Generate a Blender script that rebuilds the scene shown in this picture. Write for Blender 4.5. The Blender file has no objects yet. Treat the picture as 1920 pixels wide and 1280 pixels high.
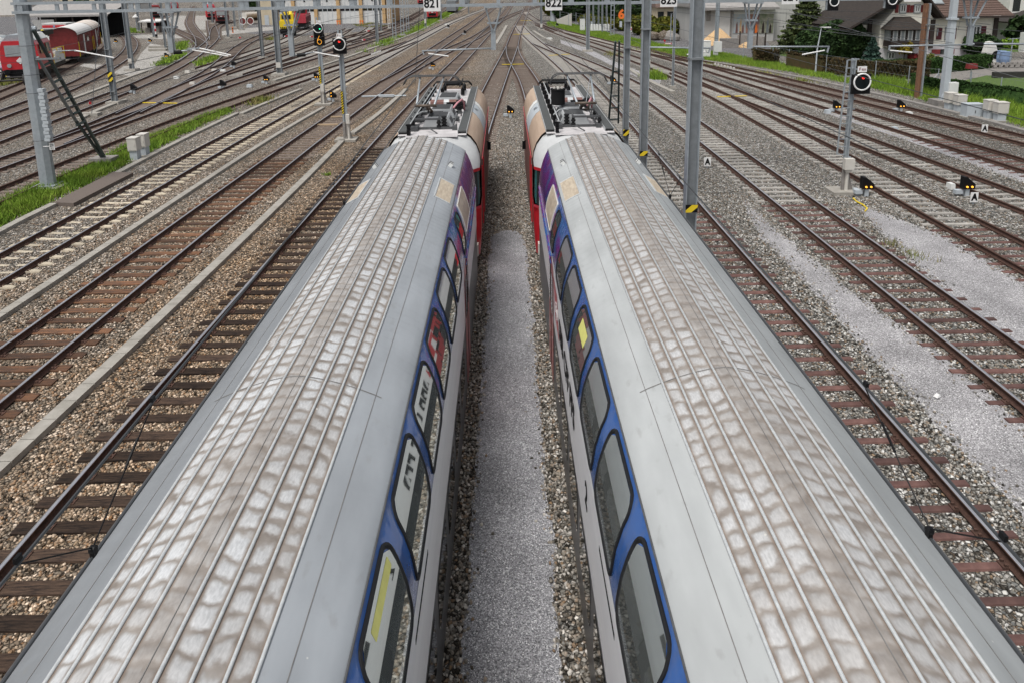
import bpy, math, random
import numpy as np
from mathutils import Vector, Matrix
random.seed(7); RS=np.random.RandomState(11)
S=bpy.context.scene; COL=S.collection
R=math.radians
# ------------------------------------------------------------------ camera model
F,PPY,RHO,H=1290.,230.,R(.9),8.7
PIT=math.atan((PPY+33)/F); YAW=R(.5)
fwd=np.array([math.sin(YAW)*math.cos(PIT),math.cos(YAW)*math.cos(PIT),-math.sin(PIT)])
_r=np.array([math.cos(YAW),-math.sin(YAW),0.]); _d=np.cross(fwd,_r)
rt=math.cos(RHO)*_r+math.sin(RHO)*_d; dn=math.cos(RHO)*_d-math.sin(RHO)*_r
def proj(x,y,z):
    p=np.array([x,y,z-H]); d=p@fwd
    return 960+F*(p@rt)/d, PPY+F*(p@dn)/d
def P(x,y,z=0.):
    v=fwd+rt*(x-960)/F+dn*(y-PPY)/F; t=(z-H)/v[2]
    return Vector((v[0]*t,v[1]*t,z))
def PY(x,y,Y):
    v=fwd+rt*(x-960)/F+dn*(y-PPY)/F; t=Y/v[1]
    return Vector((v[0]*t,Y,H+v[2]*t))
def ZT(b,ypx):
    lo,hi=-3.,40.
    for _ in range(50):
        m=(lo+hi)/2
        if proj(b[0],b[1],m)[1]>ypx: lo=m
        else: hi=m
    return lo
def MPP(Y): return (Y*math.cos(PIT)+ (H-1)*math.sin(PIT))/F
cam=bpy.data.cameras.new('camera'); co=bpy.data.objects.new('camera',cam); COL.objects.link(co)
co.matrix_world=Matrix(((rt[0],-dn[0],-fwd[0],0),(rt[1],-dn[1],-fwd[1],0),(rt[2],-dn[2],-fwd[2],H),(0,0,0,1)))
cam.sensor_width=36; cam.sensor_fit='HORIZONTAL'; cam.lens=36*F/1920; cam.shift_y=-(640-PPY)/1920
cam.clip_start=.05; cam.clip_end=3000; S.camera=co
# ------------------------------------------------------------------ light
w=bpy.data.worlds.new('World'); S.world=w; w.use_nodes=True; nt=w.node_tree; nt.nodes.clear()
sky=nt.nodes.new('ShaderNodeTexSky'); sky.sky_type='NISHITA'; sky.sun_disc=False
sky.sun_elevation=R(62); sky.sun_rotation=R(214); sky.air_density=1; sky.dust_density=4
hs=nt.nodes.new('ShaderNodeHueSaturation'); hs.inputs['Saturation'].default_value=.3
bg=nt.nodes.new('ShaderNodeBackground'); bg.inputs[1].default_value=.105
out=nt.nodes.new('ShaderNodeOutputWorld')
nt.links.new(sky.outputs[0],hs.inputs['Color']); nt.links.new(hs.outputs[0],bg.inputs[0]); nt.links.new(bg.outputs[0],out.inputs[0])
sl=bpy.data.lights.new('sun','SUN'); sl.energy=2.2; sl.angle=R(22); sl.color=(1,.97,.93)
so=bpy.data.objects.new('sun',sl); COL.objects.link(so); so.rotation_euler=Vector((-.22,-.33,.88)).to_track_quat('Z','Y').to_euler()
S.view_settings.view_transform='Standard'; S.view_settings.look='None'; S.view_settings.exposure=0.33; S.view_settings.gamma=1
# ------------------------------------------------------------------ materials
MT={}
def mat(name,col,rough=.6,metal=0.,var=.12,scale=6.,col2=None,mix=(.35,.7),bump=0.,bscale=None,coat=0.,rv=0.,isl=0.,emit=None,es=0.,stretch=None,spec=.5):
    m=bpy.data.materials.new(name); m.use_nodes=True; n=m.node_tree.nodes; l=m.node_tree.links
    b=n['Principled BSDF']; b.inputs['Roughness'].default_value=rough; b.inputs['Metallic'].default_value=metal
    b.inputs['Specular IOR Level'].default_value=spec
    if coat: b.inputs['Coat Weight'].default_value=coat; b.inputs['Coat Roughness'].default_value=.04
    if emit: b.inputs['Emission Color'].default_value=(*emit,1); b.inputs['Emission Strength'].default_value=es
    tc=n.new('ShaderNodeTexCoord'); vec=tc.outputs['Object']
    if stretch:
        mp=n.new('ShaderNodeMapping'); mp.inputs['Scale'].default_value=stretch; l.new(vec,mp.inputs[0]); vec=mp.outputs[0]
    nz=n.new('ShaderNodeTexNoise'); nz.inputs['Scale'].default_value=scale; nz.inputs['Detail'].default_value=6; nz.inputs['Roughness'].default_value=.65
    l.new(vec,nz.inputs['Vector'])
    cr=n.new('ShaderNodeValToRGB'); e=cr.color_ramp.elements
    e[0].position,e[1].position=mix
    c2=col2 or tuple(min(1,c*(1+var)) for c in col); c1=col if col2 else tuple(c*(1-var) for c in col)
    e[0].color=(*c1,1); e[1].color=(*c2,1); l.new(nz.outputs[0],cr.inputs[0]); o=cr.outputs[0]
    if rv or isl:
        h=n.new('ShaderNodeHueSaturation'); mr=n.new('ShaderNodeMapRange')
        if isl: src=n.new('ShaderNodeNewGeometry').outputs['Random Per Island']; a=isl
        else: src=n.new('ShaderNodeObjectInfo').outputs['Random']; a=rv
        mr.inputs['To Min'].default_value=1-a; mr.inputs['To Max'].default_value=1+a
        l.new(src,mr.inputs[0]); l.new(mr.outputs[0],h.inputs['Value']); l.new(o,h.inputs['Color']); o=h.outputs[0]
    l.new(o,b.inputs['Base Color'])
    if bump:
        nb=n.new('ShaderNodeTexNoise'); nb.inputs['Scale'].default_value=bscale or scale*4; nb.inputs['Detail'].default_value=4; l.new(vec,nb.inputs['Vector'])
        bp_=n.new('ShaderNodeBump'); bp_.inputs['Strength'].default_value=bump; bp_.inputs['Distance'].default_value=.02
        l.new(nb.outputs[0],bp_.inputs['Height']); l.new(bp_.outputs[0],b.inputs['Normal'])
    MT[name]=m; return m
def ramp(n,l,src,stops,interp='LINEAR'):
    cr=n.new('ShaderNodeValToRGB'); cr.color_ramp.interpolation=interp; e=cr.color_ramp.elements
    while len(e)<len(stops): e.new(.5)
    for k,(p,c) in enumerate(stops): e[k].position=p; e[k].color=(*c,1) if len(c)==3 else c
    l.new(src,cr.inputs[0]); return cr.outputs[0]
def mixc(n,l,f,a,b,mode='MIX'):
    m=n.new('ShaderNodeMix'); m.data_type='RGBA'; m.blend_type=mode
    if isinstance(f,(int,float)): m.inputs[0].default_value=f
    else: l.new(f,m.inputs[0])
    for s,i in ((a,6),(b,7)):
        if isinstance(s,tuple): m.inputs[i].default_value=(*s,1)
        else: l.new(s,m.inputs[i])
    return m.outputs[2]
def mth(n,l,op,a,b=None,clamp=False):
    m=n.new('ShaderNodeMath'); m.operation=op; m.use_clamp=clamp
    for i,s in enumerate((a,b)):
        if s is None: continue
        if isinstance(s,(int,float)): m.inputs[i].default_value=s
        else: l.new(s,m.inputs[i])
    return m.outputs[0]
STONE=[(0.,(.02,.018,.015)),(.12,(.09,.08,.065)),(.24,(.21,.205,.19)),(.36,(.30,.275,.235)),(.48,(.14,.145,.14)),(.6,(.36,.35,.325)),(.72,(.25,.175,.11)),(.84,(.44,.43,.405)),(1.,(.70,.69,.66))]
def ballast():
    m=bpy.data.materials.new('ballast'); m.use_nodes=True; n=m.node_tree.nodes; l=m.node_tree.links; b=n['Principled BSDF']
    b.inputs['Roughness'].default_value=.85; b.inputs['Specular IOR Level'].default_value=.25
    g=n.new('ShaderNodeNewGeometry'); pos=g.outputs['Position']
    v=n.new('ShaderNodeTexVoronoi'); v.inputs['Scale'].default_value=15; l.new(pos,v.inputs['Vector'])
    ve=n.new('ShaderNodeTexVoronoi'); ve.feature='DISTANCE_TO_EDGE'; ve.inputs['Scale'].default_value=15; l.new(pos,ve.inputs['Vector'])
    sp=n.new('ShaderNodeSeparateColor'); l.new(v.outputs['Color'],sp.inputs[0])
    st=ramp(n,l,sp.outputs[0],STONE)
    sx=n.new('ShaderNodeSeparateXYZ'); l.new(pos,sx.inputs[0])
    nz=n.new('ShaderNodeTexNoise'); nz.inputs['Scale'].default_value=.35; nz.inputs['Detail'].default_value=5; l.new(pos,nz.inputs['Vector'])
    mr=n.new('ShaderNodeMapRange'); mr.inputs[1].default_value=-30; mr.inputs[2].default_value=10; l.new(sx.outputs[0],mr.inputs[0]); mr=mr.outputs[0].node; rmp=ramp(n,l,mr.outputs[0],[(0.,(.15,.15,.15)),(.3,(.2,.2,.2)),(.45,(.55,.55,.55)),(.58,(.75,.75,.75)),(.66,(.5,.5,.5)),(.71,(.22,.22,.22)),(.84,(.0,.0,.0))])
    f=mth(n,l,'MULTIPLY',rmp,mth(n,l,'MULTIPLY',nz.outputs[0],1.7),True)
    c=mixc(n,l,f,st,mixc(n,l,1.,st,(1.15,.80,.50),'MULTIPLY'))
    nz2=n.new('ShaderNodeTexNoise'); nz2.inputs['Scale'].default_value=.09; nz2.inputs['Detail'].default_value=4; l.new(pos,nz2.inputs['Vector'])
    c=mixc(n,l,1.,c,ramp(n,l,nz2.outputs[0],[(.3,(.78,.77,.75)),(.7,(1.15,1.15,1.15))]),'MULTIPLY')
    gap=ramp(n,l,ve.outputs[0],[(0.,(.04,.04,.04)),(.10,(.45,.45,.45)),(.24,(1.15,1.15,1.15))])
    c=mixc(n,l,1.,c,gap,'MULTIPLY'); l.new(c,b.inputs['Base Color'])
    bp_=n.new('ShaderNodeBump'); bp_.inputs['Strength'].default_value=1; bp_.inputs['Distance'].default_value=.035
    hgt=mth(n,l,'ADD',mth(n,l,'MINIMUM',ve.outputs[0],.3),mth(n,l,'MULTIPLY',sp.outputs[1],.35))
    l.new(hgt,bp_.inputs['Height']); l.new(bp_.outputs[0],b.inputs['Normal']); MT['ballast']=m
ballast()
def stones_mat():
    m=bpy.data.materials.new('stones'); m.use_nodes=True; n=m.node_tree.nodes; l=m.node_tree.links; b=n['Principled BSDF']
    b.inputs['Roughness'].default_value=.8; b.inputs['Specular IOR Level'].default_value=.3
    g=n.new('ShaderNodeNewGeometry'); st=ramp(n,l,g.outputs['Random Per Island'],[(p,tuple(x*.92 for x in c)) for p,c in STONE])
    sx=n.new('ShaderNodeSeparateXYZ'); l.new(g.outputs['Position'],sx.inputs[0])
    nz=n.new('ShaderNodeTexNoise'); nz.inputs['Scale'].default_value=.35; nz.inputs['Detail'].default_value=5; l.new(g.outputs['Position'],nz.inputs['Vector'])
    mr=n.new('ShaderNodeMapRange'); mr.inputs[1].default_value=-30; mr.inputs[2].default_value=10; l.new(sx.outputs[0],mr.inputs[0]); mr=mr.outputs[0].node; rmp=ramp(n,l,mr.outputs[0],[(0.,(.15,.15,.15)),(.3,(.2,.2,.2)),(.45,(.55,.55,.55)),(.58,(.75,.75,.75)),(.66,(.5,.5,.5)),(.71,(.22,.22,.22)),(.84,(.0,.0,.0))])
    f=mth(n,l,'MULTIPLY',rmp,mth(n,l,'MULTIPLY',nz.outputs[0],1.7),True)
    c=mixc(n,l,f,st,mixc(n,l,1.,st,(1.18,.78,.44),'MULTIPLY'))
    nz3=n.new('ShaderNodeTexNoise'); nz3.inputs['Scale'].default_value=40; l.new(g.outputs['Position'],nz3.inputs['Vector'])
    c=mixc(n,l,1.,c,ramp(n,l,nz3.outputs[0],[(.3,(.75,.75,.75)),(.7,(1.2,1.2,1.2))]),'MULTIPLY')
    l.new(c,b.inputs['Base Color']); MT['stones']=m
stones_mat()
def grit(name,ca,cb,sc=70,tint=None):
    m=bpy.data.materials.new(name); m.use_nodes=True; n=m.node_tree.nodes; l=m.node_tree.links; b=n['Principled BSDF']
    b.inputs['Roughness'].default_value=.9; b.inputs['Specular IOR Level'].default_value=.2
    g=n.new('ShaderNodeNewGeometry'); pos=g.outputs['Position']
    v=n.new('ShaderNodeTexVoronoi'); v.inputs['Scale'].default_value=sc; l.new(pos,v.inputs['Vector'])
    sp=n.new('ShaderNodeSeparateColor'); l.new(v.outputs['Color'],sp.inputs[0])
    c=ramp(n,l,sp.outputs[0],[(0.,tuple(x*.45 for x in ca)),(.25,ca),(.75,cb),(.93,tuple(min(1,x*1.5) for x in cb)),(1.,(.75,.75,.75))])
    nz=n.new('ShaderNodeTexNoise'); nz.inputs['Scale'].default_value=.8; nz.inputs['Detail'].default_value=8; l.new(pos,nz.inputs['Vector'])
    c=mixc(n,l,1.,c,ramp(n,l,nz.outputs[0],[(.3,(.78,.78,.78)),(.7,(1.2,1.2,1.2))]),'MULTIPLY')
    l.new(c,b.inputs['Base Color'])
    bp_=n.new('ShaderNodeBump'); bp_.inputs['Strength'].default_value=.7; bp_.inputs['Distance'].default_value=.01
    l.new(sp.outputs[1],bp_.inputs['Height']); l.new(bp_.outputs[0],b.inputs['Normal']); MT[name]=m
grit('fine_gravel',(.18,.18,.193),(.32,.32,.335)); grit('pale_gravel',(.225,.219,.224),(.335,.328,.334),60)
grit('asphalt',(.09,.088,.09),(.125,.122,.125),40); grit('dusty_ground',(.25,.24,.22),(.34,.325,.30),25); grit('earth',(.10,.08,.06),(.16,.13,.10),30)
mat('steel_top',(.78,.77,.79),.3,.9,.1,3); mat('rust',(.075,.038,.027),.85,0,.35,9,bump=.3)
mat('rust_dull',(.13,.075,.055),.7,0,.3,9)
mat('sl_wood',(.014,.010,.009),.85,0,.3,3,(.085,.055,.038),stretch=(1,9,9),bump=.5,rv=.5,spec=.2)
mat('sl_brown',(.065,.036,.022),.8,0,.3,2.2,(.19,.085,.038),mix=(.40,.70),stretch=(1,7,7),bump=.5,rv=.5)
mat('sl_steel',(.075,.036,.031),.75,0,.2,4,(.15,.078,.066),rv=.35)
mat('sl_conc',(.42,.36,.27),.85,0,.2,8,(.53,.47,.365),bump=.2,rv=.18)
mat('sl_dull',(.115,.085,.070),.85,0,.3,.8,(.21,.17,.14),bump=.2,isl=.3); mat('sl_pale',(.27,.255,.23),.85,0,.2,5,(.39,.37,.34),bump=.2,rv=.22)
mat('concrete',(.25,.235,.205),.9,0,.15,3,(.36,.34,.305),bump=.2); mat('conc_dark',(.23,.215,.20),.9,0,.2,4,bump=.2)
mat('mat_brown',(.13,.105,.09),.95,0,.2,40)
mat('galv',(.30,.335,.36),.5,.35,.12,7,(.38,.42,.45)); mat('galv_dark',(.19,.205,.215),.55,.35,.12,5,(.25,.27,.285)); mat('stay_green',(.045,.065,.065),.4,.2,.2,5)
mat('white',(.74,.74,.73),.5,0,.05,4); mat('black',(.006,.006,.007),.5,0,.2,4,spec=.2); mat('black_matte',(.010,.010,.011),.85,0,.2,4,spec=.2)
mat('dark_grey',(.07,.072,.075),.6,0,.2,8); mat('yellow',(.72,.53,.02),.5,0,.08,4); mat('cab_beige',(.52,.50,.45),.6,0,.06,3,(.58,.56,.52)); mat('cab_grey',(.42,.46,.49),.6,0,.06,3)
mat('cab_white',(.66,.67,.65),.55,0,.05,3)
mat('red',(.50,.02,.03),.35,0,.15,2,coat=.3); mat('red_dark',(.18,.02,.02),.5,0,.25,3); mat('red_pink',(.42,.04,.06),.45,0,.2,2); mat('oxide',(.135,.06,.05),.7,0,.25,6,(.20,.10,.085),stretch=(1,1,6))
mat('orange',(.75,.16,.02),.5,0,.1,3)
mat('lamp_red',(.6,.02,.02),.3,emit=(1,.03,.02),es=1.6); mat('lamp_green',(.02,.5,.2),.3,emit=(.03,.9,.4),es=2); mat('lamp_amber',(.8,.4,.05),.3,emit=(1,.42,.04),es=1.4)
mat('lens',(.006,.010,.012),.3,0,.1,3,spec=.25)
mat('rubber',(.012,.012,.013),.6,0,.1,8,spec=.3); mat('glass_dark',(.012,.017,.018),.04,0,.1,3,spec=.9); mat('coach_glass',(.76,.82,.79),.03,.92,.04,.6)
mat('glass_pale',(.30,.33,.34),.08,0,.15,2); mat('wire',(.07,.075,.08),.5,.5,.1,4)
mat('white_wall',(.62,.61,.58),.9,0,.08,1.2); mat('door_white',(.60,.61,.60),.7,0,.06,2); mat('ochre',(.50,.33,.16),.85,0,.15,2); mat('cream_wall',(.80,.77,.67),.9,0,.06,1.5,(.84,.81,.72)); mat('sand_wall',(.50,.43,.31),.9,0,.1,1)
mat('plinth',(.60,.58,.60),.9,0,.06,2); mat('tile_roof',(.075,.045,.035),.85,0,.3,5,(.145,.095,.078),bump=.6,bscale=6,stretch=(2,2,2)); mat('tile_dark',(.016,.013,.011),.9,0,.3,4,(.042,.031,.025),bump=.5,bscale=8)
mat('timber_dark',(.032,.022,.018),.8,0,.3,5); mat('shutter',(.10,.018,.026),.7,0,.2,5); mat('shutter_red',(.22,.035,.035),.7,0,.2,5)
mat('roof_grey',(.25,.235,.225),.8,0,.2,2,(.33,.315,.30)); mat('wall_grey',(.40,.395,.38),.9,0,.08,1,(.46,.455,.44),stretch=(1,1,.2))
mat('hedge',(.022,.05,.014),.9,isl=.6,var=.3,scale=2,col2=(.05,.095,.025),spec=.15); mat('hedge_brown',(.05,.048,.020),.9,isl=.5,var=.3,scale=2,col2=(.085,.055,.028),spec=.15)
mat('leaf_dark',(.018,.040,.014),.8,isl=.6,var=.4,scale=1.2,col2=(.045,.08,.024),spec=.2); mat('leaf_spruce',(.030,.048,.016),.8,isl=.6,scale=1.2,col2=(.075,.09,.03),spec=.2)
mat('leaf_blue',(.025,.055,.042),.8,isl=.4,scale=2,col2=(.05,.09,.07),spec=.2); mat('leaf_yellow',(.16,.14,.015),.8,isl=.5,scale=1.5,col2=(.28,.20,.02),spec=.2)
mat('leaf_green',(.05,.085,.012),.8,isl=.5,scale=.8,col2=(.17,.14,.02),spec=.2); mat('leaf_red',(.20,.03,.03),.8,isl=.4,scale=2,spec=.2); mat('bark',(.06,.045,.035),.9,0,.3,8)
mat('grass',(.095,.195,.018),.8,isl=.55,scale=.5,col2=(.25,.345,.045),mix=(.3,.75),spec=.2); mat('grass_dry',(.14,.18,.03),.8,isl=.5,scale=1,col2=(.28,.22,.10),spec=.2)
mat('lawn',(.055,.10,.018),.95,0,.25,3,(.085,.135,.026)); mat('drive',(.20,.185,.17),.95,0,.12,2,bump=.2); mat('sand',(.48,.32,.17),.95,0,.15,4,(.56,.39,.22),bump=.5,bscale=9)
mat('blue_plastic',(.19,.27,.42),.4,0,.1,3); mat('posterblue',(.30,.42,.50),.6,0,.3,3,(.50,.42,.34)); mat('postermix',(.10,.09,.12),.6,0,.3,1.6,(.50,.22,.12)); mat('postergreen',(.12,.16,.08),.6,0,.4,1.2,(.42,.38,.32))
mat('teal_glass',(.03,.12,.12),.08,0,.1,2,spec=.8); mat('car_black',(.014,.014,.018),.25,0,.1,3,coat=.6); mat('car_lilac',(.35,.22,.36),.3,0,.1,3,coat=.5); mat('car_white',(.62,.62,.62),.3,0,.1,2,coat=.5)
mat('timber',(.33,.24,.15),.85,0,.2,6,stretch=(.4,4,4)); mat('rust_beam',(.20,.10,.055),.8,0,.25,5); mat('white_roof',(.66,.65,.63),.6,0,.06,1.5); mat('white_rusty',(.62,.57,.52),.7,0,.1,1.2,(.45,.27,.16),mix=(.5,.68))
# ------------------------------------------------------------------ mesh builder
class G:
    def __init__(s): s.v=[]; s.f=[]; s.m=[]
    def add(s,vs,fs,m=0):
        o=len(s.v); s.v+= [tuple(p) for p in vs]; s.f+=[tuple(i+o for i in f) for f in fs]; s.m+=[m]*len(fs); return s
    def box(s,c,d,m=0,rz=0.,top=None,rx=0.,ry=0.):
        x,y,z=[k/2 for k in d]; tx,ty=top or (1,1)
        vs=[Vector(p) for p in((-x,-y,-z),(x,-y,-z),(x,y,-z),(-x,y,-z),(-x*tx,-y*ty,z),(x*tx,-y*ty,z),(x*tx,y*ty,z),(-x*tx,y*ty,z))]
        if rz or rx or ry:
            M=Matrix.Rotation(rz,3,'Z')@Matrix.Rotation(ry,3,'Y')@Matrix.Rotation(rx,3,'X'); vs=[M@p for p in vs]
        c=Vector(c); return s.add([p+c for p in vs],[(0,3,2,1),(4,5,6,7),(0,1,5,4),(1,2,6,5),(2,3,7,6),(3,0,4,7)],m)
    def bb(s,a,b,m=0): # box by corners
        a,b=Vector(a),Vector(b); d=b-a; return s.box((a+b)/2,[abs(k) for k in d],m)
    def tube(s,pts,r,n=6,m=0,closed=False,caps=True):
        pts=[Vector(p) for p in pts]; N=len(pts); rings=[]; prev=None
        rr=r if isinstance(r,(list,tuple)) else [r]*N
        for i,p in enumerate(pts):
            if closed: t=pts[(i+1)%N]-pts[i-1]
            else: t=pts[min(i+1,N-1)]-pts[max(i-1,0)]
            t.normalize()
            if prev is None:
                a=Vector((0,0,1)) if abs(t.z)<.9 else Vector((1,0,0)); u=t.cross(a).normalized()
            else: u=(prev-t*prev.dot(t)).normalized()
            prev=u; v=t.cross(u); rings.append([p+(u*math.cos(2*math.pi*k/n)+v*math.sin(2*math.pi*k/n))*rr[i] for k in range(n)])
        vs=[q for rg in rings for q in rg]; fs=[]
        for i in range(N if closed else N-1):
            j=(i+1)%N
            for k in range(n): fs.append((i*n+k,i*n+(k+1)%n,j*n+(k+1)%n,j*n+k))
        if caps and not closed: fs+= [tuple(range(n-1,-1,-1)),tuple((N-1)*n+k for k in range(n))]
        return s.add(vs,fs,m)
    def cyl(s,a,b,r,n=12,m=0,r2=None): return s.tube([a,b],[r,r if r2 is None else r2],n,m)
    def bar(s,a,b,wd,th,m=0): # rectangular bar between two points
        a,b=Vector(a),Vector(b); t=(b-a); L=t.length; t.normalize()
        up=Vector((0,0,1)) if abs(t.z)<.95 else Vector((0,1,0)); u=t.cross(up).normalized(); v=u.cross(t)
        vs=[p+u*(sx*wd/2)+v*(sy*th/2) for p in(a,b) for sx,sy in((-1,-1),(1,-1),(1,1),(-1,1))]
        return s.add(vs,[(0,1,2,3),(7,6,5,4),(0,4,5,1),(1,5,6,2),(2,6,7,3),(3,7,4,0)],m)
    def hbeam(s,x,y,wx,wy,z0,z1,m=0,ft=.02,ax='x',mw=0):
        zc,h=(z0+z1)/2,z1-z0
        if ax=='x':
            for q in(-1,1): s.box((x+q*(wx-ft)/2,y,zc),(ft,wy,h),m)
            s.box((x,y,zc),(wx-2*ft-.002,ft,h-.01),mw)
        else:
            for q in(-1,1): s.box((x,y+q*(wy-ft)/2,zc),(wx,ft,h),m)
            s.box((x,y,zc),(ft,wy-2*ft-.002,h-.01),m)
        return s
    def ext(s,prof,y0,y1,m=0,ax='y',caps=True,off=(0,0,0)): # closed 2d profile extruded
        n=len(prof); ox,oy,oz=off
        if ax=='y': A=[(p[0]+ox,y0+oy,p[1]+oz) for p in prof]; B=[(p[0]+ox,y1+oy,p[1]+oz) for p in prof]
        elif ax=='x': A=[(y0+ox,p[0]+oy,p[1]+oz) for p in prof]; B=[(y1+ox,p[0]+oy,p[1]+oz) for p in prof]
        else: A=[(p[0]+ox,p[1]+oy,y0+oz) for p in prof]; B=[(p[0]+ox,p[1]+oy,y1+oz) for p in prof]
        fs=[(i,(i+1)%n,n+(i+1)%n,n+i) for i in range(n)]
        if caps: fs+=[tuple(range(n-1,-1,-1)),tuple(range(n,2*n))]
        return s.add(A+B,fs,m)
    def loft(s,rings,m=0,closed=True,caps=False):
        n=len(rings[0]); fs=[]
        for i in range(len(rings)-1):
            for k in range(n if closed else n-1):
                fs.append((i*n+k,i*n+(k+1)%n,(i+1)*n+(k+1)%n,(i+1)*n+k))
        if caps: fs+=[tuple(range(n-1,-1,-1)),tuple((len(rings)-1)*n+k for k in range(n))]
        return s.add([p for r in rings for p in r],fs,m)
    def disc(s,c,r,axis='y',n=16,m=0,th=.02):
        c=Vector(c); a={'x':Vector((1,0,0)),'y':Vector((0,1,0)),'z':Vector((0,0,1))}[axis]*th/2
        return s.cyl(c-a,c+a,r,n,m)
    def ring(s,c,r,t,axis='y',n=24,m=0,a0=0,a1=360):
        c=Vector(c); pts=[]
        full=abs(a1-a0)>=360; N=n if full else n+1
        for k in range(N):
            a=R(a0+(a1-a0)*k/n); q=(math.cos(a)*r,math.sin(a)*r)
            pts.append(c+(Vector((q[0],0,q[1])) if axis=='y' else Vector((0,q[0],q[1])) if axis=='x' else Vector((q[0],q[1],0))))
        return s.tube(pts,t,6,m,closed=full)
    def sph(s,c,r,m=0,n=8,sc=(1,1,1)):
        c=Vector(c); rings=[]
        for i in range(n//2+1):
            a=math.pi*i/(n//2)
            rings.append([c+Vector((math.sin(a)*math.cos(2*math.pi*k/n)*r*sc[0],math.sin(a)*math.sin(2*math.pi*k/n)*r*sc[1],math.cos(a)*r*sc[2])) for k in range(n)])
        return s.loft(rings[::-1],m)
    def done(s,name,mats,parent=None,smooth=False,loc=None):
        me=bpy.data.meshes.new(name); me.from_pydata(s.v,[],s.f)
        mats=mats if isinstance(mats,(list,tuple)) else [mats]
        for k in mats: me.materials.append(MT[k] if isinstance(k,str) else k)
        me.polygons.foreach_set('material_index',s.m)
        if smooth: me.polygons.foreach_set('use_smooth',[True]*len(s.f))
        me.update(); o=bpy.data.objects.new(name,me); COL.objects.link(o)
        if parent: o.parent=parent
        if loc: o.location=loc
        return o
def tag(o,label,cat,group=None,kind=None):
    o['label']=label; o['category']=cat
    if group: o['group']=group
    if kind: o['kind']=kind
    return o
def thing(name,label,cat,loc=(0,0,0),rz=0.,group=None):
    o=bpy.data.objects.new(name,None); o.empty_display_size=.2; COL.objects.link(o); o.location=loc; o.rotation_euler=(0,0,rz)
    return tag(o,label,cat,group)
def struct(o): o['kind']='structure'; return o
def dup(root,loc,label,rz=None,group=None):
    r=root.copy(); COL.objects.link(r); r.location=loc; r['label']=label
    if rz is not None: r.rotation_euler=(0,0,rz)
    if group: r['group']=group
    for ch in list(root.children):
        c=ch.copy(); COL.objects.link(c); c.parent=r
        for g in list(ch.children): d=g.copy(); COL.objects.link(d); d.parent=c
    return r
def text(s,size,m,parent,loc,rot=(R(90),0,0),name='lettering',th=.004,sx=1.,bold=0.):
    cu=bpy.data.curves.new(name,'FONT'); cu.body=s; cu.size=size; cu.align_x='CENTER'; cu.align_y='CENTER'; cu.extrude=th; cu.offset=bold
    cu.resolution_u=4; t=bpy.data.objects.new(name,cu); me=bpy.data.meshes.new_from_object(t); bpy.data.objects.remove(t); me.materials.clear(); me.materials.append(MT[m]); o=bpy.data.objects.new(name,me); COL.objects.link(o); o.parent=parent; o.location=loc; o.rotation_euler=rot; o.scale=(sx,1,1); return o
def np_mesh(name,V,Fq,m,parent=None):
    me=bpy.data.meshes.new(name); k=Fq.shape[1]; me.vertices.add(len(V)); me.vertices.foreach_set('co',V.astype(np.float32).ravel())
    me.loops.add(Fq.size); me.loops.foreach_set('vertex_index',Fq.astype(np.int32).ravel())
    me.polygons.add(len(Fq)); me.polygons.foreach_set('loop_start',np.arange(0,Fq.size,k,dtype=np.int32)); me.update(calc_edges=True)
    me.materials.append(MT[m]); o=bpy.data.objects.new(name,me); COL.objects.link(o)
    if parent: o.parent=parent
    return o
# leaf cards around points C (n,3) with half sizes s
def cards(C,s,flat=0.):
    n=len(C); a=RS.normal(size=(n,3)); a/=np.linalg.norm(a,axis=1)[:,None]; b=RS.normal(size=(n,3)); b-=a*(a*b).sum(1)[:,None]; b/=np.linalg.norm(b,axis=1)[:,None]
    s=(np.ones(n)*s*RS.uniform(.6,1.3,n))[:,None]; V=np.stack([C-a*s-b*s*.6,C+a*s-b*s*.6,C+a*s+b*s*.6,C-a*s+b*s*.6],1).reshape(-1,3)
    return V,np.arange(4*n).reshape(n,4)
def blades(C,h,wd):
    n=len(C); a=RS.uniform(0,2*math.pi,n); d=np.stack([np.cos(a),np.sin(a),np.zeros(n)],1); hh=(h*RS.uniform(.4,1.3,n))[:,None]
    lean=RS.normal(size=(n,3))*.35; lean[:,2]=1; V=np.stack([C-d*wd,C+d*wd,C+lean*hh],1).reshape(-1,3)
    return V,np.arange(3*n).reshape(n,3)
def in_poly(pts,poly):
    x,y=pts[:,0],pts[:,1]; ins=np.zeros(len(pts),bool); j=len(poly)-1
    for i in range(len(poly)):
        xi,yi=poly[i][:2]; xj,yj=poly[j][:2]
        c=((yi>y)!=(yj>y))&(x<(xj-xi)*(y-yi)/((yj-yi) or 1e-9)+xi); ins^=c; j=i
    return ins
def fill(poly,n):
    A=np.array([p[:2] for p in poly]); lo,hi=A.min(0),A.max(0); out=[]; tot=0
    for _ in range(60):
        q=RS.uniform(lo,hi,(n,2)); q=q[in_poly(q,poly)]; out.append(q); tot+=len(q)
        if tot>=n: break
    return np.concatenate(out)[:n]
def sheet(name,poly,z,m,struct_=True):
    g=G(); g.add([(p[0],p[1],z) for p in poly],[tuple(range(len(poly)))]); o=g.done(name,m)
    nrm=o.data.polygons[0].normal
    if nrm.z<0: o.data.flip_normals()
    if struct_: o['kind']='structure'
    return o
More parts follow.
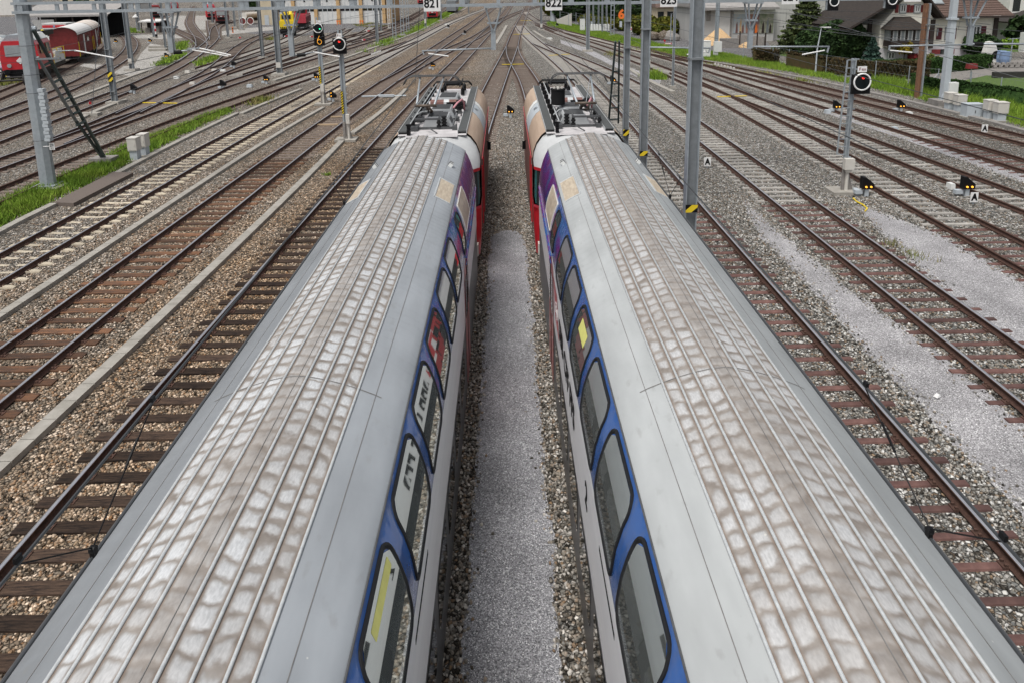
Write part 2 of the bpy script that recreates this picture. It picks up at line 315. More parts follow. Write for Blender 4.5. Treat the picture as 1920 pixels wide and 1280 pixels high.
def smooth_line(pts,step=1.):
    P0=np.array(pts,float); d=np.r_[0,np.cumsum(np.linalg.norm(np.diff(P0,axis=0),axis=1))]
    n=max(2,int(d[-1]/step)); t=np.linspace(0,d[-1],n); Q=np.stack([np.interp(t,d,P0[:,k]) for k in range(2)],1)
    k=max(1,min(int(6/step),len(Q)//4))
    for _ in range(3):
        pad=np.r_[2*Q[:1]-Q[1:k+1][::-1],Q,2*Q[-1:]-Q[-k-1:-1][::-1]]
        Q=np.stack([np.convolve(pad[:,c],np.ones(2*k+1)/(2*k+1),'valid') for c in range(2)],1)
    return Q
# ================================================================== SETTING: ground and strips
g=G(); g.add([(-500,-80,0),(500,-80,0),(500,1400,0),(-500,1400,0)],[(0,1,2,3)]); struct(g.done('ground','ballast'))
def strip_poly(line,w):
    L=[];Rr=[]
    for i,p in enumerate(line):
        a=Vector(line[max(i-1,0)][:2]); b=Vector(line[min(i+1,len(line)-1)][:2]); t=(b-a).normalized(); n=Vector((-t.y,t.x)); ww=w[i] if isinstance(w,(list,tuple)) else w
        L.append((p[0]+n.x*ww/2,p[1]+n.y*ww/2)); Rr.append((p[0]-n.x*ww/2,p[1]-n.y*ww/2))
    return L,Rr
def path_sheet(name,L,Rr,z,m,wob=0.):
    def arc(A):
        A=np.array([p[:2] for p in A],float); d=np.r_[0,np.cumsum(np.linalg.norm(np.diff(A,axis=0),axis=1))]; return A,d
    A,da=arc(L); B,db=arc(Rr); n=max(8,int(max(da[-1],db[-1])/.14)); u=np.linspace(0,1,n)
    QA=np.stack([np.interp(u*da[-1],da,A[:,k]) for k in(0,1)],1); QB=np.stack([np.interp(u*db[-1],db,B[:,k]) for k in(0,1)],1)
    nr=QB-QA; nr/=np.linalg.norm(nr,axis=1)[:,None]+1e-6
    def rough(): return np.convolve(RS.normal(size=n+8),np.ones(5)/5,'same')[4:-4][:,None]*wob+RS.normal(size=(n,1))*wob*.35
    QA=QA+nr*rough(); QB=QB+nr*rough()
    g=G(); g.loft([[(p[0],p[1],z),(q[0],q[1],z)] for p,q in zip(QA,QB)],closed=False); o=g.done(name,m)
    if o.data.polygons[0].normal.z<0: o.data.flip_normals()
    return struct(o)
path_sheet('gravel_path',[(-.72,-6),(-.70,8),(-.66,14),(-.62,22.2),(-.52,22.9),(-.3,23.3),(0,23.35)],[(.60,-6),(.60,8),(.60,14),(.60,22.1),(.5,22.8),(.3,23.25),(.02,23.35)],.012,'fine_gravel',.05)
def pxs(L,z=0.): return [tuple(P(x,y,z)) for x,y in L]
a_=pxs([(1392,378),(1425,440),(1500,522),(1624,660),(1730,772),(1844,890),(2100,1150)]); b_=pxs([(1398,376),(1466,440),(1580,530),(1755,660),(1920,795),(2300,1090)])
path_sheet('gravel_path',[p[:2] for p in a_],[p[:2] for p in b_],.008,'pale_gravel',.09)
a_=pxs([(1602,388),(1655,440),(1748,532),(1860,622),(2000,718),(2300,900)]); b_=pxs([(1625,388),(1765,440),(1889,512),(1990,565),(2150,640),(2400,760)])
path_sheet('gravel_path',[p[:2] for p in a_],[p[:2] for p in b_],.008,'pale_gravel',.09)
a_=pxs([(1545,205),(1700,250),(1920,328),(2300,460)]); b_=pxs([(1545,212),(1700,264),(1920,345),(2300,480)])
path_sheet('gravel_path',[p[:2] for p in a_],[p[:2] for p in b_],.008,'pale_gravel',.09)
a_=pxs([(1050,75),(1100,90),(1150,115),(1240,150)]); b_=pxs([(1052,82),(1095,98),(1150,125),(1235,163)])
path_sheet('gravel_path',[p[:2] for p in a_],[p[:2] for p in b_],.008,'pale_gravel',.2)
sheet('yard_pavement',pxs([(-400,40),(-400,160),(-60,160),(45,140),(120,95),(215,42),(150,30)]),.006,'asphalt')
sheet('yard_pavement',pxs([(470,44),(740,43),(745,50),(700,60),(610,62),(540,72),(455,62)]),.006,'asphalt')
sheet('yard_path',pxs([(225,64),(300,66),(400,61),(470,53),(560,48),(560,53),(480,60),(400,69),(300,74),(228,71)]),.010,'dusty_ground')
sheet('yard_ground',pxs([(120,118),(250,145),(330,110),(300,85),(282,82),(265,100),(250,125)]),.006,'dusty_ground')
sheet('yard_ground',pxs([(310,30),(420,30),(410,55),(330,58)]),.006,'dusty_ground')
gl=[(1,'yellow')]
g=G()
for p,q in (((0,148),(40,132)),((0,136),(30,136)),((0,97),(18,88))):
    a,b=P(p[0],p[1],.012),P(q[0],q[1],.012); n=(b-a).cross(Vector((0,0,1))).normalized()*.07; g.add([a-n,a+n,b+n,b-n],[(0,1,2,3)])
o=g.done('pavement_markings','yellow'); o['kind']='structure'
for p in o.data.polygons: pass
# road, drive and lawn on the right
sheet('road',pxs([(1180,78),(1260,86),(1330,110),(1420,116),(1450,100),(1440,80),(1330,62),(1200,58),(1120,50),(1080,40),(1060,45)]),.006,'asphalt')
sheet('driveway_path',pxs([(1640,160),(1700,150),(1850,118),(2000,105),(2100,110),(2100,118),(1920,135),(1830,150),(1760,162),(1700,172)]),.006,'drive')
sheet('lawn',pxs([(1780,158),(1850,142),(1960,140),(2250,150),(2250,225),(1920,186)]),.010,'lawn')
sheet('garden_lawn',pxs([(1460,105),(1640,124),(1700,116),(1900,98),(2100,95),(2100,60),(1500,60)]),.004,'lawn')
# ================================================================== TRACKS
GA=.80   # half distance between the rail heads
RAILP=[(-.075,0),(.075,0),(.075,.018),(.014,.045),(.014,.12),(.036,.135),(.036,.17),(-.036,.17),(-.036,.135),(-.014,.12),(-.014,.045),(-.075,.018)]
def rail_mesh(Q,shiny,parent,zb=.03):
    n=len(Q); t=np.gradient(Q,axis=0); t/=np.linalg.norm(t,axis=1)[:,None]; nn=np.stack([t[:,1],-t[:,0]],1)
    k=len(RAILP); V=np.zeros((n,k,3))
    for i,(u,h) in enumerate(RAILP): V[:,i,:2]=Q+nn*u; V[:,i,2]=zb+h
    V=V.reshape(-1,3); ii,kk=np.meshgrid(np.arange(n-1),np.arange(k),indexing='ij'); ii=ii.ravel();kk=kk.ravel();k2=(kk+1)%k
    Fq=np.stack([ii*k+kk,(ii+1)*k+kk,(ii+1)*k+k2,ii*k+k2],1)
    o=np_mesh('rail',V,Fq,'rust' if shiny<2 else 'rust_dull',parent); 
    if shiny: o.data.materials.append(MT['steel_top']); mi=np.zeros(len(Fq),np.int32); mi[kk==6]=1; o.data.polygons.foreach_set('material_index',mi)
    return o
def sleeper_mesh(kind):
    g=G()
    if kind=='conc':
        rings=[]
        for x,h,wd in((-1.28,.03,.20),(-1.1,.055,.24),(-.8,.06,.24),(-.45,.02,.20),(0,.0,.18),(.45,.02,.20),(.8,.06,.24),(1.1,.055,.24),(1.28,.03,.20)):
            rings.append([(x,-wd/2,-.05),(x,-wd/2+.03,h),(x,wd/2-.03,h),(x,wd/2,-.05)])
        g.loft(rings,caps=True)
    elif kind=='pale':
        g.box((0,0,-.01),(2.55,.19,.10),0,top=(.99,.8))
    elif kind=='steel':
        g.ext([(-.10,-.06),(-.06,.035),(.06,.035),(.10,-.06)],-1.3,1.3,0,ax='x')
        for s in(-1,1): g.box((s*1.3,0,-.03),(.012,.14,.10),0)
    else: g.box((0,0,-.02),(2.55,.25,.12),0)
    for s in(-1,1):
        g.box((s*GA,0,.042),(.34,.15,.03),1)
        for q in(-1,1):
            for r in(-.05,.05): g.box((s*GA+q*.11,r,.07),(.05,.035,.05),1)
    me=g; return me
SLM={'conc':'sl_conc','pale':'sl_pale','steel':'sl_steel','wood':'sl_wood','brown':'sl_brown','dull':'sl_dull'}
_sl={}; SLP=[]
def track(label,line,kinds,sp=.58,shiny=1,far=False,step=1.0,maxn=100,sl0=None,sl1=None,grp='railway tracks of the yard'):
    """line: world xy; kinds: [(Ymax,kind)...]"""
    Q=smooth_line(line,step); t=np.gradient(Q,axis=0); t/=np.linalg.norm(t,axis=1)[:,None]; nn=np.stack([t[:,1],-t[:,0]],1)
    root=thing('railway_track',label,'railway track',(0,0,0),0,grp)
    for s in(-1,1): rail_mesh(Q+nn*s*GA,shiny,root)
    d=np.r_[0,np.cumsum(np.linalg.norm(np.diff(Q,axis=0),axis=1))]; tt=np.arange(.2,d[-1],sp)
    X=np.interp(tt,d,Q[:,0]); Y=np.interp(tt,d,Q[:,1]); TX=np.interp(tt,d,t[:,0]); TY=np.interp(tt,d,t[:,1])
    pos=[]
    for x,y,a,b in zip(X,Y,TX,TY):
        if y<0.5 or (sl0 and y<sl0) or (sl1 and y>sl1): continue
        px,py=proj(x,y,0)
        if py<-30 or px<-160 or px>2080 or py>1340: continue
        k=next(kk for ym,kk in kinds if y<=ym)
        pos.append((y,x,math.atan2(-a,b)+RS.normal()*.008,k))
    if pos: SLP.append(np.array(sorted((p[0],p[1]) for p in pos)))
    pos.sort(); near=[] if far else pos[:maxn]; rest=pos if far else pos[maxn:]
    for y,x,rz,k in near:
        if k not in _sl: 
            o=sleeper_mesh(k).done('sleeper',[SLM[k],'rust'],root); _sl[k]=o.data
        else: o=bpy.data.objects.new('sleeper',_sl[k]); COL.objects.link(o); o.parent=root
        o.location=(x+RS.normal()*.01,y,RS.uniform(-.012,.006)); o.rotation_euler=(0,0,rz)
    if rest:
        g=G()
        for y,x,rz,k in rest: g.box((x,y,.0),(2.5,.2 if k!='wood' else .25,.085),{'conc':0,'pale':0,'steel':1,'wood':2,'brown':2,'dull':2}[k],rz=rz)
        o=g.done('sleepers',['sl_pale','sl_steel','sl_dull'],root); o['kind']='stuff'
    return Q
def W(L,z=.15): return [tuple(P(x,y,z))[:2] for x,y in L]
LINES=[]
def T(*a,**k): LINES.append(track(*a,**k))
I=9999
T('track beside the left coach with near black wooden sleepers, only its far rail in view',[(-6.95,-6),(-6.95,14),(-6.8,20),(-6.5,40),(-5.9,60),(-5.2,75),(-3.8,105.6),(-.3,184),(4.5,326)],[(36,'wood'),(I,'dull')])
T('track with orange brown wooden sleepers between the two long concrete cable troughs',[(-11.6,-4),(-11.6,16),(-11.4,34),(-10.8,54),(-10.4,62),(-9.6,85),(-8.7,105),(-6.9,146),(-4.1,231),(-1,320)],[(34,'brown'),(I,'dull')])
T('track with cream dished concrete sleepers beside the grass verge',[(-16,4),(-16,34),(-15.7,45),(-15.2,60),(-14.5,88),(-13.8,107),(-12.4,149),(-9.6,191),(-6.7,227),(-3.5,300)],[(I,'conc')])
T('dark sleepered track along the back of the grass verge by the big mast',[(-21.7,18)]+[(-21.5,45),(-20,57),(-18.9,66.4),(-17.2,76),(-15.3,93),(-14.1,105)],[(60,'dull'),(I,'pale')],shiny=0)
T('brown track passing just behind the two grey trackside cabinets',[(-25.6,22),(-25.4,52),(-25,62),(-24.2,75),(-21.9,96),(-20.1,116)]+W([(770,51),(800,37),(812,26)]),[(I,'dull')])
T('siding merging into the brown track left of the yard crossover',W([(92,272),(161,247),(240,211),(330,168),(352,158),(400,140),(445,121),(500,103),(545,90),(600,76),(650,55)]),[(I,'dull')],maxn=60)
T('curving siding that swings up past the white steel signal arms',W([(240,213),(330,171),(352,158),(398,135),(425,110),(445,90),(476,72),(505,62)]),[(I,'dull')],maxn=40)
T('siding with pale rails running from the striped mast up to the red trains',W([(-60,280),(0,253),(88,223),(212,179),(258,160),(300,141),(345,117),(372,97),(380,86),(376,72),(361,54),(355,42),(359,25),(363,12)]),[(I,'dull')],maxn=80)
T('switch track joining the pale railed siding from the dark red locomotive',W([(345,117),(378,93),(395,80),(402,70),(403,52),(420,44),(440,38)]),[(I,'dull')],maxn=40)
T('second track ending under the bright red rounded train',W([(403,75),(401,62),(397,50),(395,38)]),[(I,'dull')],far=True)
T('branch track crossing the pale railed siding to the left',W([(380,86),(372,76),(350,66),(330,57),(300,44),(312,30),(330,18)]),[(I,'dull')],far=True)
T('tightly curved track swinging round behind the red wagon',W([(-70,240),(0,216),(57,195),(145,159),(222,116),(243,97),(249,82),(241,70),(222,60),(200,52),(170,46)]),[(I,'dull')],maxn=80)
T('track carrying the red tower wagon and the red vans',W([(-80,210),(0,178),(50,160),(110,130),(150,112),(180,92),(190,78)]),[(I,'dull')],maxn=40,shiny=0)
T('siding leading under the yellow crane wagon',W([(380,128),(430,112),(480,96),(520,82),(545,70),(575,56),(590,50)]),[(I,'pale')],far=True,shiny=0)
T('siding curving toward the second white shed door',W([(440,140),(500,121),(560,98),(600,84),(640,64),(655,53)]),[(I,'pale')],far=True,shiny=0)
T('siding curving toward the third white shed door',W([(500,130),(560,110),(620,90),(665,71),(690,57),(697,51)]),[(I,'pale')],far=True,shiny=0)
T('far siding left of the sign 821 under the short red train',W([(650,80),(700,68),(760,52),(800,36),(830,20),(850,6),(862,-6)]),[(I,'dull')],far=True)
T('pair of curving rails behind the lattice masts',W([(650,70),(700,58),(745,44),(775,30),(800,16),(815,4)]),[(I,'dull')],far=True,shiny=0)
T('rightmost rails of the distant curve left of the sign 821',W([(690,70),(760,40),(790,24),(806,8)]),[(I,'dull')],far=True,shiny=0)
T('crossover linking the orange sleepered track with the track beside the left coach',W([(724,156),(755,138),(791,119.5),(836,95),(883,76),(912,58),(930,44)]),[(I,'dull')],maxn=50)
T('crossover in the throat below the middle of the gantry',W([(912,58),(938,38),(955,30),(975,22),(1000,15),(1025,8)]),[(I,'dull')],far=True)
T('centre throat track seen between the trains and running under the sign 822',[(1.0,94),(1.6,110),(3,140),(5.3,185),(8.2,248),(11.5,312),(14,360)],[(I,'dull')],maxn=80)
T('track under the left train curving out of the centre switch',[(-2.28,-4),(-2.28,28),(-2.0,36),(-1.5,46),(-1.0,56),(-.4,68),(.3,80),(1.0,94)],[(I,'dull')],sl0=22,maxn=80)
T('track under the right train curving out of the centre switch',[(2.3,-4),(2.3,48),(2.2,58),(1.9,66),(1.25,74),(.85,84),(1.0,94)],[(I,'dull')],sl0=22,maxn=80)
T('track beside the right coach with red brown steel sleepers in front and grey ones behind',[(6.65,-6),(6.65,30),(6.85,45),(6.8,57),(6.4,68),(5.6,82),(4.6,98),(3.4,122),(3.0,140)],[(25.5,'steel'),(I,'pale')])
T('steel sleepered track between the two pale gravel paths',[(11.15,-2),(11.2,40),(10.9,58),(10.1,63.5),(7.8,79.5),(5.6,92),(4.7,98)],[(26,'steel'),(I,'pale')],shiny=1)
T('track passing right behind the foot of the tall right hand signal',[(16,2),(16,46),(16.1,56)]+W([(1311,160),(1263,138),(1169,103),(1100,80),(1047,62),(1010,47)]),[(23,'steel'),(I,'pale')],shiny=0)
T('branch track with pale sleepers on the far side of the right hand signal',[(20.6,14),(19.7,25),(19.3,30),(18.7,38.5),(17.8,50),(16.9,58),(16.2,64)],[(24,'steel'),(I,'pale')],shiny=0)
T('rusty sleepered track in front of the narrow pale path and right dwarf signals',[(25.6,12),(24.6,21),(23.6,30),(22.2,45.8),(20.6,58)]+W([(1263,109),(1152,83),(1107,71),(1047,57),(1012,43),(994,32),(984,22)]),[(36,'steel'),(I,'pale')],shiny=0)
T('outermost rusty track along the right hand grass bank',[(29.6,20),(27.3,35),(24.9,51.6),(22,68.9)]+W([(1263,108),(1210,97),(1169,87)]),[(60,'dull'),(I,'pale')],shiny=0)
T('branch of the centre throat heading to the right hand yard',W([(985,26),(1000,35),(1015,46),(1047,59)]),[(I,'dull')],far=True)
# wooden check boards / heating boxes lying between rails
def board(label,px,l,w_,h,m,rz=0.,name='timber_board',cat='board',grp=None,z=.04):
    p=P(*px); g=G(); g.box((0,0,h/2),(l,w_,h),0,top=(.97,.9)); o=g.done(name,m,loc=(p.x,p.y,z)); o.rotation_euler=(0,0,rz); return tag(o,label,cat,grp)
board('pale plank bridging the rails nearest the left striped signal',(612,236),1.5,.28,.06,'timber'); board('pale plank lower on the same track near the left signal',(640,221),1.4,.25,.06,'timber')
# ================================================================== CABLE TROUGHS AND PAVED STRIPS
def trough(label,pts,w_,h=.13,slab=.62,m='concrete',name='cable_trough'):
    Q=smooth_line(pts,slab) if len(pts)>4 else np.array([np.array(pts[0])*(1-t)+np.array(pts[-1])*t for t in np.linspace(0,1,int(np.linalg.norm(np.array(pts[-1])-np.array(pts[0]))/slab))]) if len(pts)==2 else smooth_line(pts,slab)
    g=G()
    for a,b in zip(Q[:-1],Q[1:]):
        c=(a+b)/2; dd=b-a; g.box((c[0],c[1],h/2),(w_,np.linalg.norm(dd)-.018,h),0,rz=math.atan2(-dd[0],dd[1])+RS.normal()*.004)
    return tag(g.done(name,m),label,'cable trough','concrete cable troughs')
def wpx(L): return [tuple(P(x,y,.1))[:2] for x,y in L]
trough('straight grey concrete trough between the cream and the orange sleepered tracks',wpx([(-140,684),(0,590),(226,443),(441,300),(480,277),(575,214),(607,201)]),.27)
trough('pale concrete trough right of the orange sleepered track, ending at the left signal',wpx([(-160,1020),(0,899),(255,640),(400,498),(500,404),(600,310),(628,284),(632,270),(642,263)]),.30)
trough('short concrete trough running on behind the left signal foot',wpx([(660,250),(677,244),(720,205),(762,167)]),.32)
trough('concrete trough edging the grass verge in front of the big mast',wpx([(-150,520),(0,430),(60,400),(101,382)]),.3)
trough('concrete trough along the verge beside the grey cabinets',wpx([(213,328),(270,296),(350,256),(445,212)]),.3)
trough('concrete trough continuing past the far end of the verge',wpx([(452,213),(480,200),(520,184),(564,167)]),.32)
trough('long white edged trough left of the cream sleepered track',wpx([(513,151),(600,124),(648,109),(706,87),(743,76),(781,61),(812,45),(840,31),(870,18),(890,4)]),.4)
trough('pale trough at the foot of the mast with the striped plate',wpx([(150,222),(175,208),(205,197),(235,187)]),.4)
trough('thin trough curving behind the striped mast',wpx([(120,190),(160,178),(190,165),(235,146),(275,133)]),.35)
trough('pale curved trough in the gravel left of the three grey posts',wpx([(1000,58),(1012,66),(1024,73),(1034,77)]),.45)
trough('pale trough curving past the thin blue post',wpx([(1178,128),(1200,142),(1235,163),(1262,172)]),.4)
trough('pale trough beside the drop post left of the centre throat',wpx([(950,48),(940,66),(930,82)]),.5)
trough('grey kerb like trough along the right hand grass bank',wpx([(1180,88),(1300,113),(1400,124),(1480,139),(1560,158),(1700,186),(1800,212),(1920,243),(2100,292)]),.4,m='conc_dark')
sh=wpx([(101,382),(213,325),(250,326),(138,384)]); g=G(); g.ext([(p[0],p[1]) for p in sh],.0,.16,0,ax='z'); tag(g.done('crossing_mat','mat_brown'),'brown ribbed walkway mat laid in line with the verge trough','walkway mat')
# ================================================================== BALLAST STONES (loose, near)
CUBE=np.array([(-1,-1,-1),(1,-1,-1),(1,1,-1),(-1,1,-1),(-1,-1,1),(1,-1,1),(1,1,1),(-1,1,1)],float); CF=np.array([(0,3,2,1),(4,5,6,7),(0,1,5,4),(1,2,6,5),(2,3,7,6),(3,0,4,7)])
def stones(name,pts,r,z0=.0):
    n=len(pts); s=r*RS.uniform(.55,1.35,(n,1,1)); V=CUBE[None]*RS.uniform(.55,1.,(n,8,3)); V/= (np.linalg.norm(V,axis=2,keepdims=True)**.45)
    V=V*s*RS.uniform(.6,1.15,(n,1,3))
    q=RS.normal(size=(n,4)); q/=np.linalg.norm(q,axis=1)[:,None]; a,b,c,d=q.T
    Rm=np.stack([np.stack([1-2*(c*c+d*d),2*(b*c-a*d),2*(b*d+a*c)],1),np.stack([2*(b*c+a*d),1-2*(b*b+d*d),2*(c*d-a*b)],1),np.stack([2*(b*d-a*c),2*(c*d+a*b),1-2*(b*b+c*c)],1)],1)
    V=np.einsum('nij,nkj->nki',Rm,V); V[:,:,0]+=pts[:,None,0]; V[:,:,1]+=pts[:,None,1]; V[:,:,2]+=z0+RS.uniform(-.01,.02,(n,1))
    Fq=(np.arange(n)[:,None,None]*8+CF[None]).reshape(-1,4); o=np_mesh(name,V.reshape(-1,3),Fq,'stones'); o['kind']='stuff'; return o
def area(x0,x1,y0,y1,den):
    n=int((x1-x0)*(y1-y0)*den); return np.stack([RS.uniform(x0,x1,n),RS.uniform(y0,y1,n)],1)
pts=[area(-1.6,-.55,1.5,25,340),area(.5,1.6,1.5,25,340),area(-.75,.7,22,28,330),area(-.9,.8,28,36,210),area(-.9,.9,36,46,110),area(-.9,.9,46,60,50),area(-10.5,-4.2,4,13,300),area(-15,-5,13,20,190),area(-17,-6,20,28,110),area(4.2,8.6,3.5,12,300),area(5,13,12,19,190),area(6,15,19,27,110),area(8.6,12.6,8,12,240)]
pts=np.concatenate(pts)
keep=np.ones(len(pts),bool)
for o in bpy.data.objects:
    if o.name.startswith('gravel_path') and len(o.data.vertices):
        v=np.array([x.co[:] for x in o.data.vertices]); A=v[0::2];B=v[1::2]; poly=[tuple(p) for p in A]+[tuple(p) for p in B[::-1]]
        keep&=~in_poly(pts,poly)
for o in bpy.data.objects:
    if o.name.startswith('cable_trough'):
        v=np.array([x.co[:2] for x in o.data.vertices]).reshape(-1,8,2).mean(1)
        for c in v:
            if c[1]<32: keep&=((pts[:,0]-c[0])**2+(pts[:,1]-c[1])**2)>.16
pts=pts[keep]
# keep the sleeper tops and the rail zones clear
d_x=np.min(np.stack([np.abs(np.abs(pts[:,0]-c)-GA) for c in(-6.95,-11.55,-16,6.65,11.15)]),0); pts=pts[d_x>.13]
for A in SLP:
    i=np.searchsorted(A[:,0],pts[:,1]); bad=np.zeros(len(pts),bool)
    for j in(i-1,i):
        j=np.clip(j,0,len(A)-1); bad|=(np.abs(A[j,0]-pts[:,1])<.14)&(np.abs(A[j,1]-pts[:,0])<1.3)
    pts=pts[~bad]
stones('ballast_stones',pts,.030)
# a few stray stones on the gravel path
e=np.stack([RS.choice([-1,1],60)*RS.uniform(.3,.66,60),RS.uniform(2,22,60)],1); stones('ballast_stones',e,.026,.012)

# stones spilling over the edges of the gravel paths
E_=[]
for o in list(bpy.data.objects):
    if o.name.startswith('gravel_path'):
        v=np.array([x.co[:2] for x in o.data.vertices])
        for s_ in(0,1):
            q=v[s_::2]; q=q[(q[:,1]>2)&(q[:,1]<32)]
            if len(q)<3: continue
            nn=int(len(q)*(4 if abs(q[:,0]).max()<1.2 else 9)); k=RS.randint(0,len(q),nn); E_.append(q[k]+RS.normal(size=(nn,2))*(.045 if abs(q[:,0]).max()<1.2 else .16))
E_=np.concatenate(E_)
for A in SLP:
    i=np.searchsorted(A[:,0],E_[:,1]); bad=np.zeros(len(E_),bool)
    for j in(i-1,i):
        j=np.clip(j,0,len(A)-1); bad|=(np.abs(A[j,0]-E_[:,1])<.14)&(np.abs(A[j,1]-E_[:,0])<1.3)
    E_=E_[~bad]
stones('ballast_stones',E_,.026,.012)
# ================================================================== TRAINS
PRS=[(1.41,.55),(1.41,1.2),(1.41,2.0),(1.41,2.6),(1.41,3.1),(1.395,3.35),(1.36,3.6),(1.30,3.82),(1.22,4.02),(1.14,4.17)]  # side, bottom to cantrail
PRR=[(1.14,4.17),(1.06,4.225),(.95,4.29),(.82,4.36),(.66,4.43),(.5,4.49),(.32,4.545),(.12,4.59),(0,4.6)]
def prof_z(wz):
    pass
def side_pt(z,off=0.):
    for (a,za),(b,zb) in zip(PRS[:-1],PRS[1:]):
        if z<=zb or (b,zb)==PRS[-1]:
            t=(z-za)/(zb-za); x=a+(b-a)*t; n=Vector((zb-za,-(b-a))).normalized(); return x+n.x*off,z+n.y*off
def roof_z(x):
    x=abs(x)
    for (a,za),(b,zb) in zip(PRR[:-1],PRR[1:]):
        if b<=x<=a: return za+(zb-za)*(a-x)/(a-b)
    return 4.6
def rrect(y0,y1,z0,z1,r,n=5,step=.07):
    """rounded rectangle outline in (y,z), finely cut so that it follows the curved side"""
    c=[(y1-r,z1-r,0),(y0+r,z1-r,90),(y0+r,z0+r,180),(y1-r,z0+r,270)]; P_=[]
    for cy,cz,a in c:
        for k in range(n+1): t=R(a+90*k/n); P_.append((cy+r*math.cos(t),cz+r*math.sin(t)))
    Q=[]
    for a,b in zip(P_,P_[1:]+P_[:1]):
        m=max(1,int(abs(b[1]-a[1])/step))
        for k in range(m): Q.append((a[0]+(b[0]-a[0])*k/m,a[1]+(b[1]-a[1])*k/m))
    return Q
def side_patch(g,y0,y1,z0,z1,r,off,s,m=0):
    rows=12; prev=None; vs=[];fs=[]
    for i in range(rows+1):
        z=z0+(z1-z0)*i/rows; d=0
        if z<z0+r: d=r-math.sqrt(max(0,r*r-(z0+r-z)**2))
        if z>z1-r: d=r-math.sqrt(max(0,r*r-(z-z1+r)**2))
        x,zz=side_pt(z,off); vs+=[(s*x,y0+d,zz),(s*x,y1-d,zz)]
    for i in range(rows):
        q=(2*i,2*i+1,2*i+3,2*i+2); fs.append(q if s<0 else q[::-1])
    g.add(vs,fs,m)
def side_ring(g,y0,y1,z0,z1,r,wd,o0,o1,s,m=0):
    A=rrect(y0-wd,y1+wd,z0-wd,z1+wd,r+wd); B=rrect(y0,y1,z0,z1,r)
    n=min(len(A),len(B)); 
    A=[A[int(i*len(A)/n)] for i in range(n)]; B=[B[int(i*len(B)/n)] for i in range(n)]
    def pt(q,o): x,z=side_pt(q[1],o); return (s*x,q[0],z)
    rings=[[pt(q,-.01) for q in A],[pt(q,o1) for q in A],[pt(((a[0]+b[0])/2,(a[1]+b[1])/2),o1+.006) for a,b in zip(A,B)],[pt(q,o0) for q in B]]
    g.loft(rings,m)
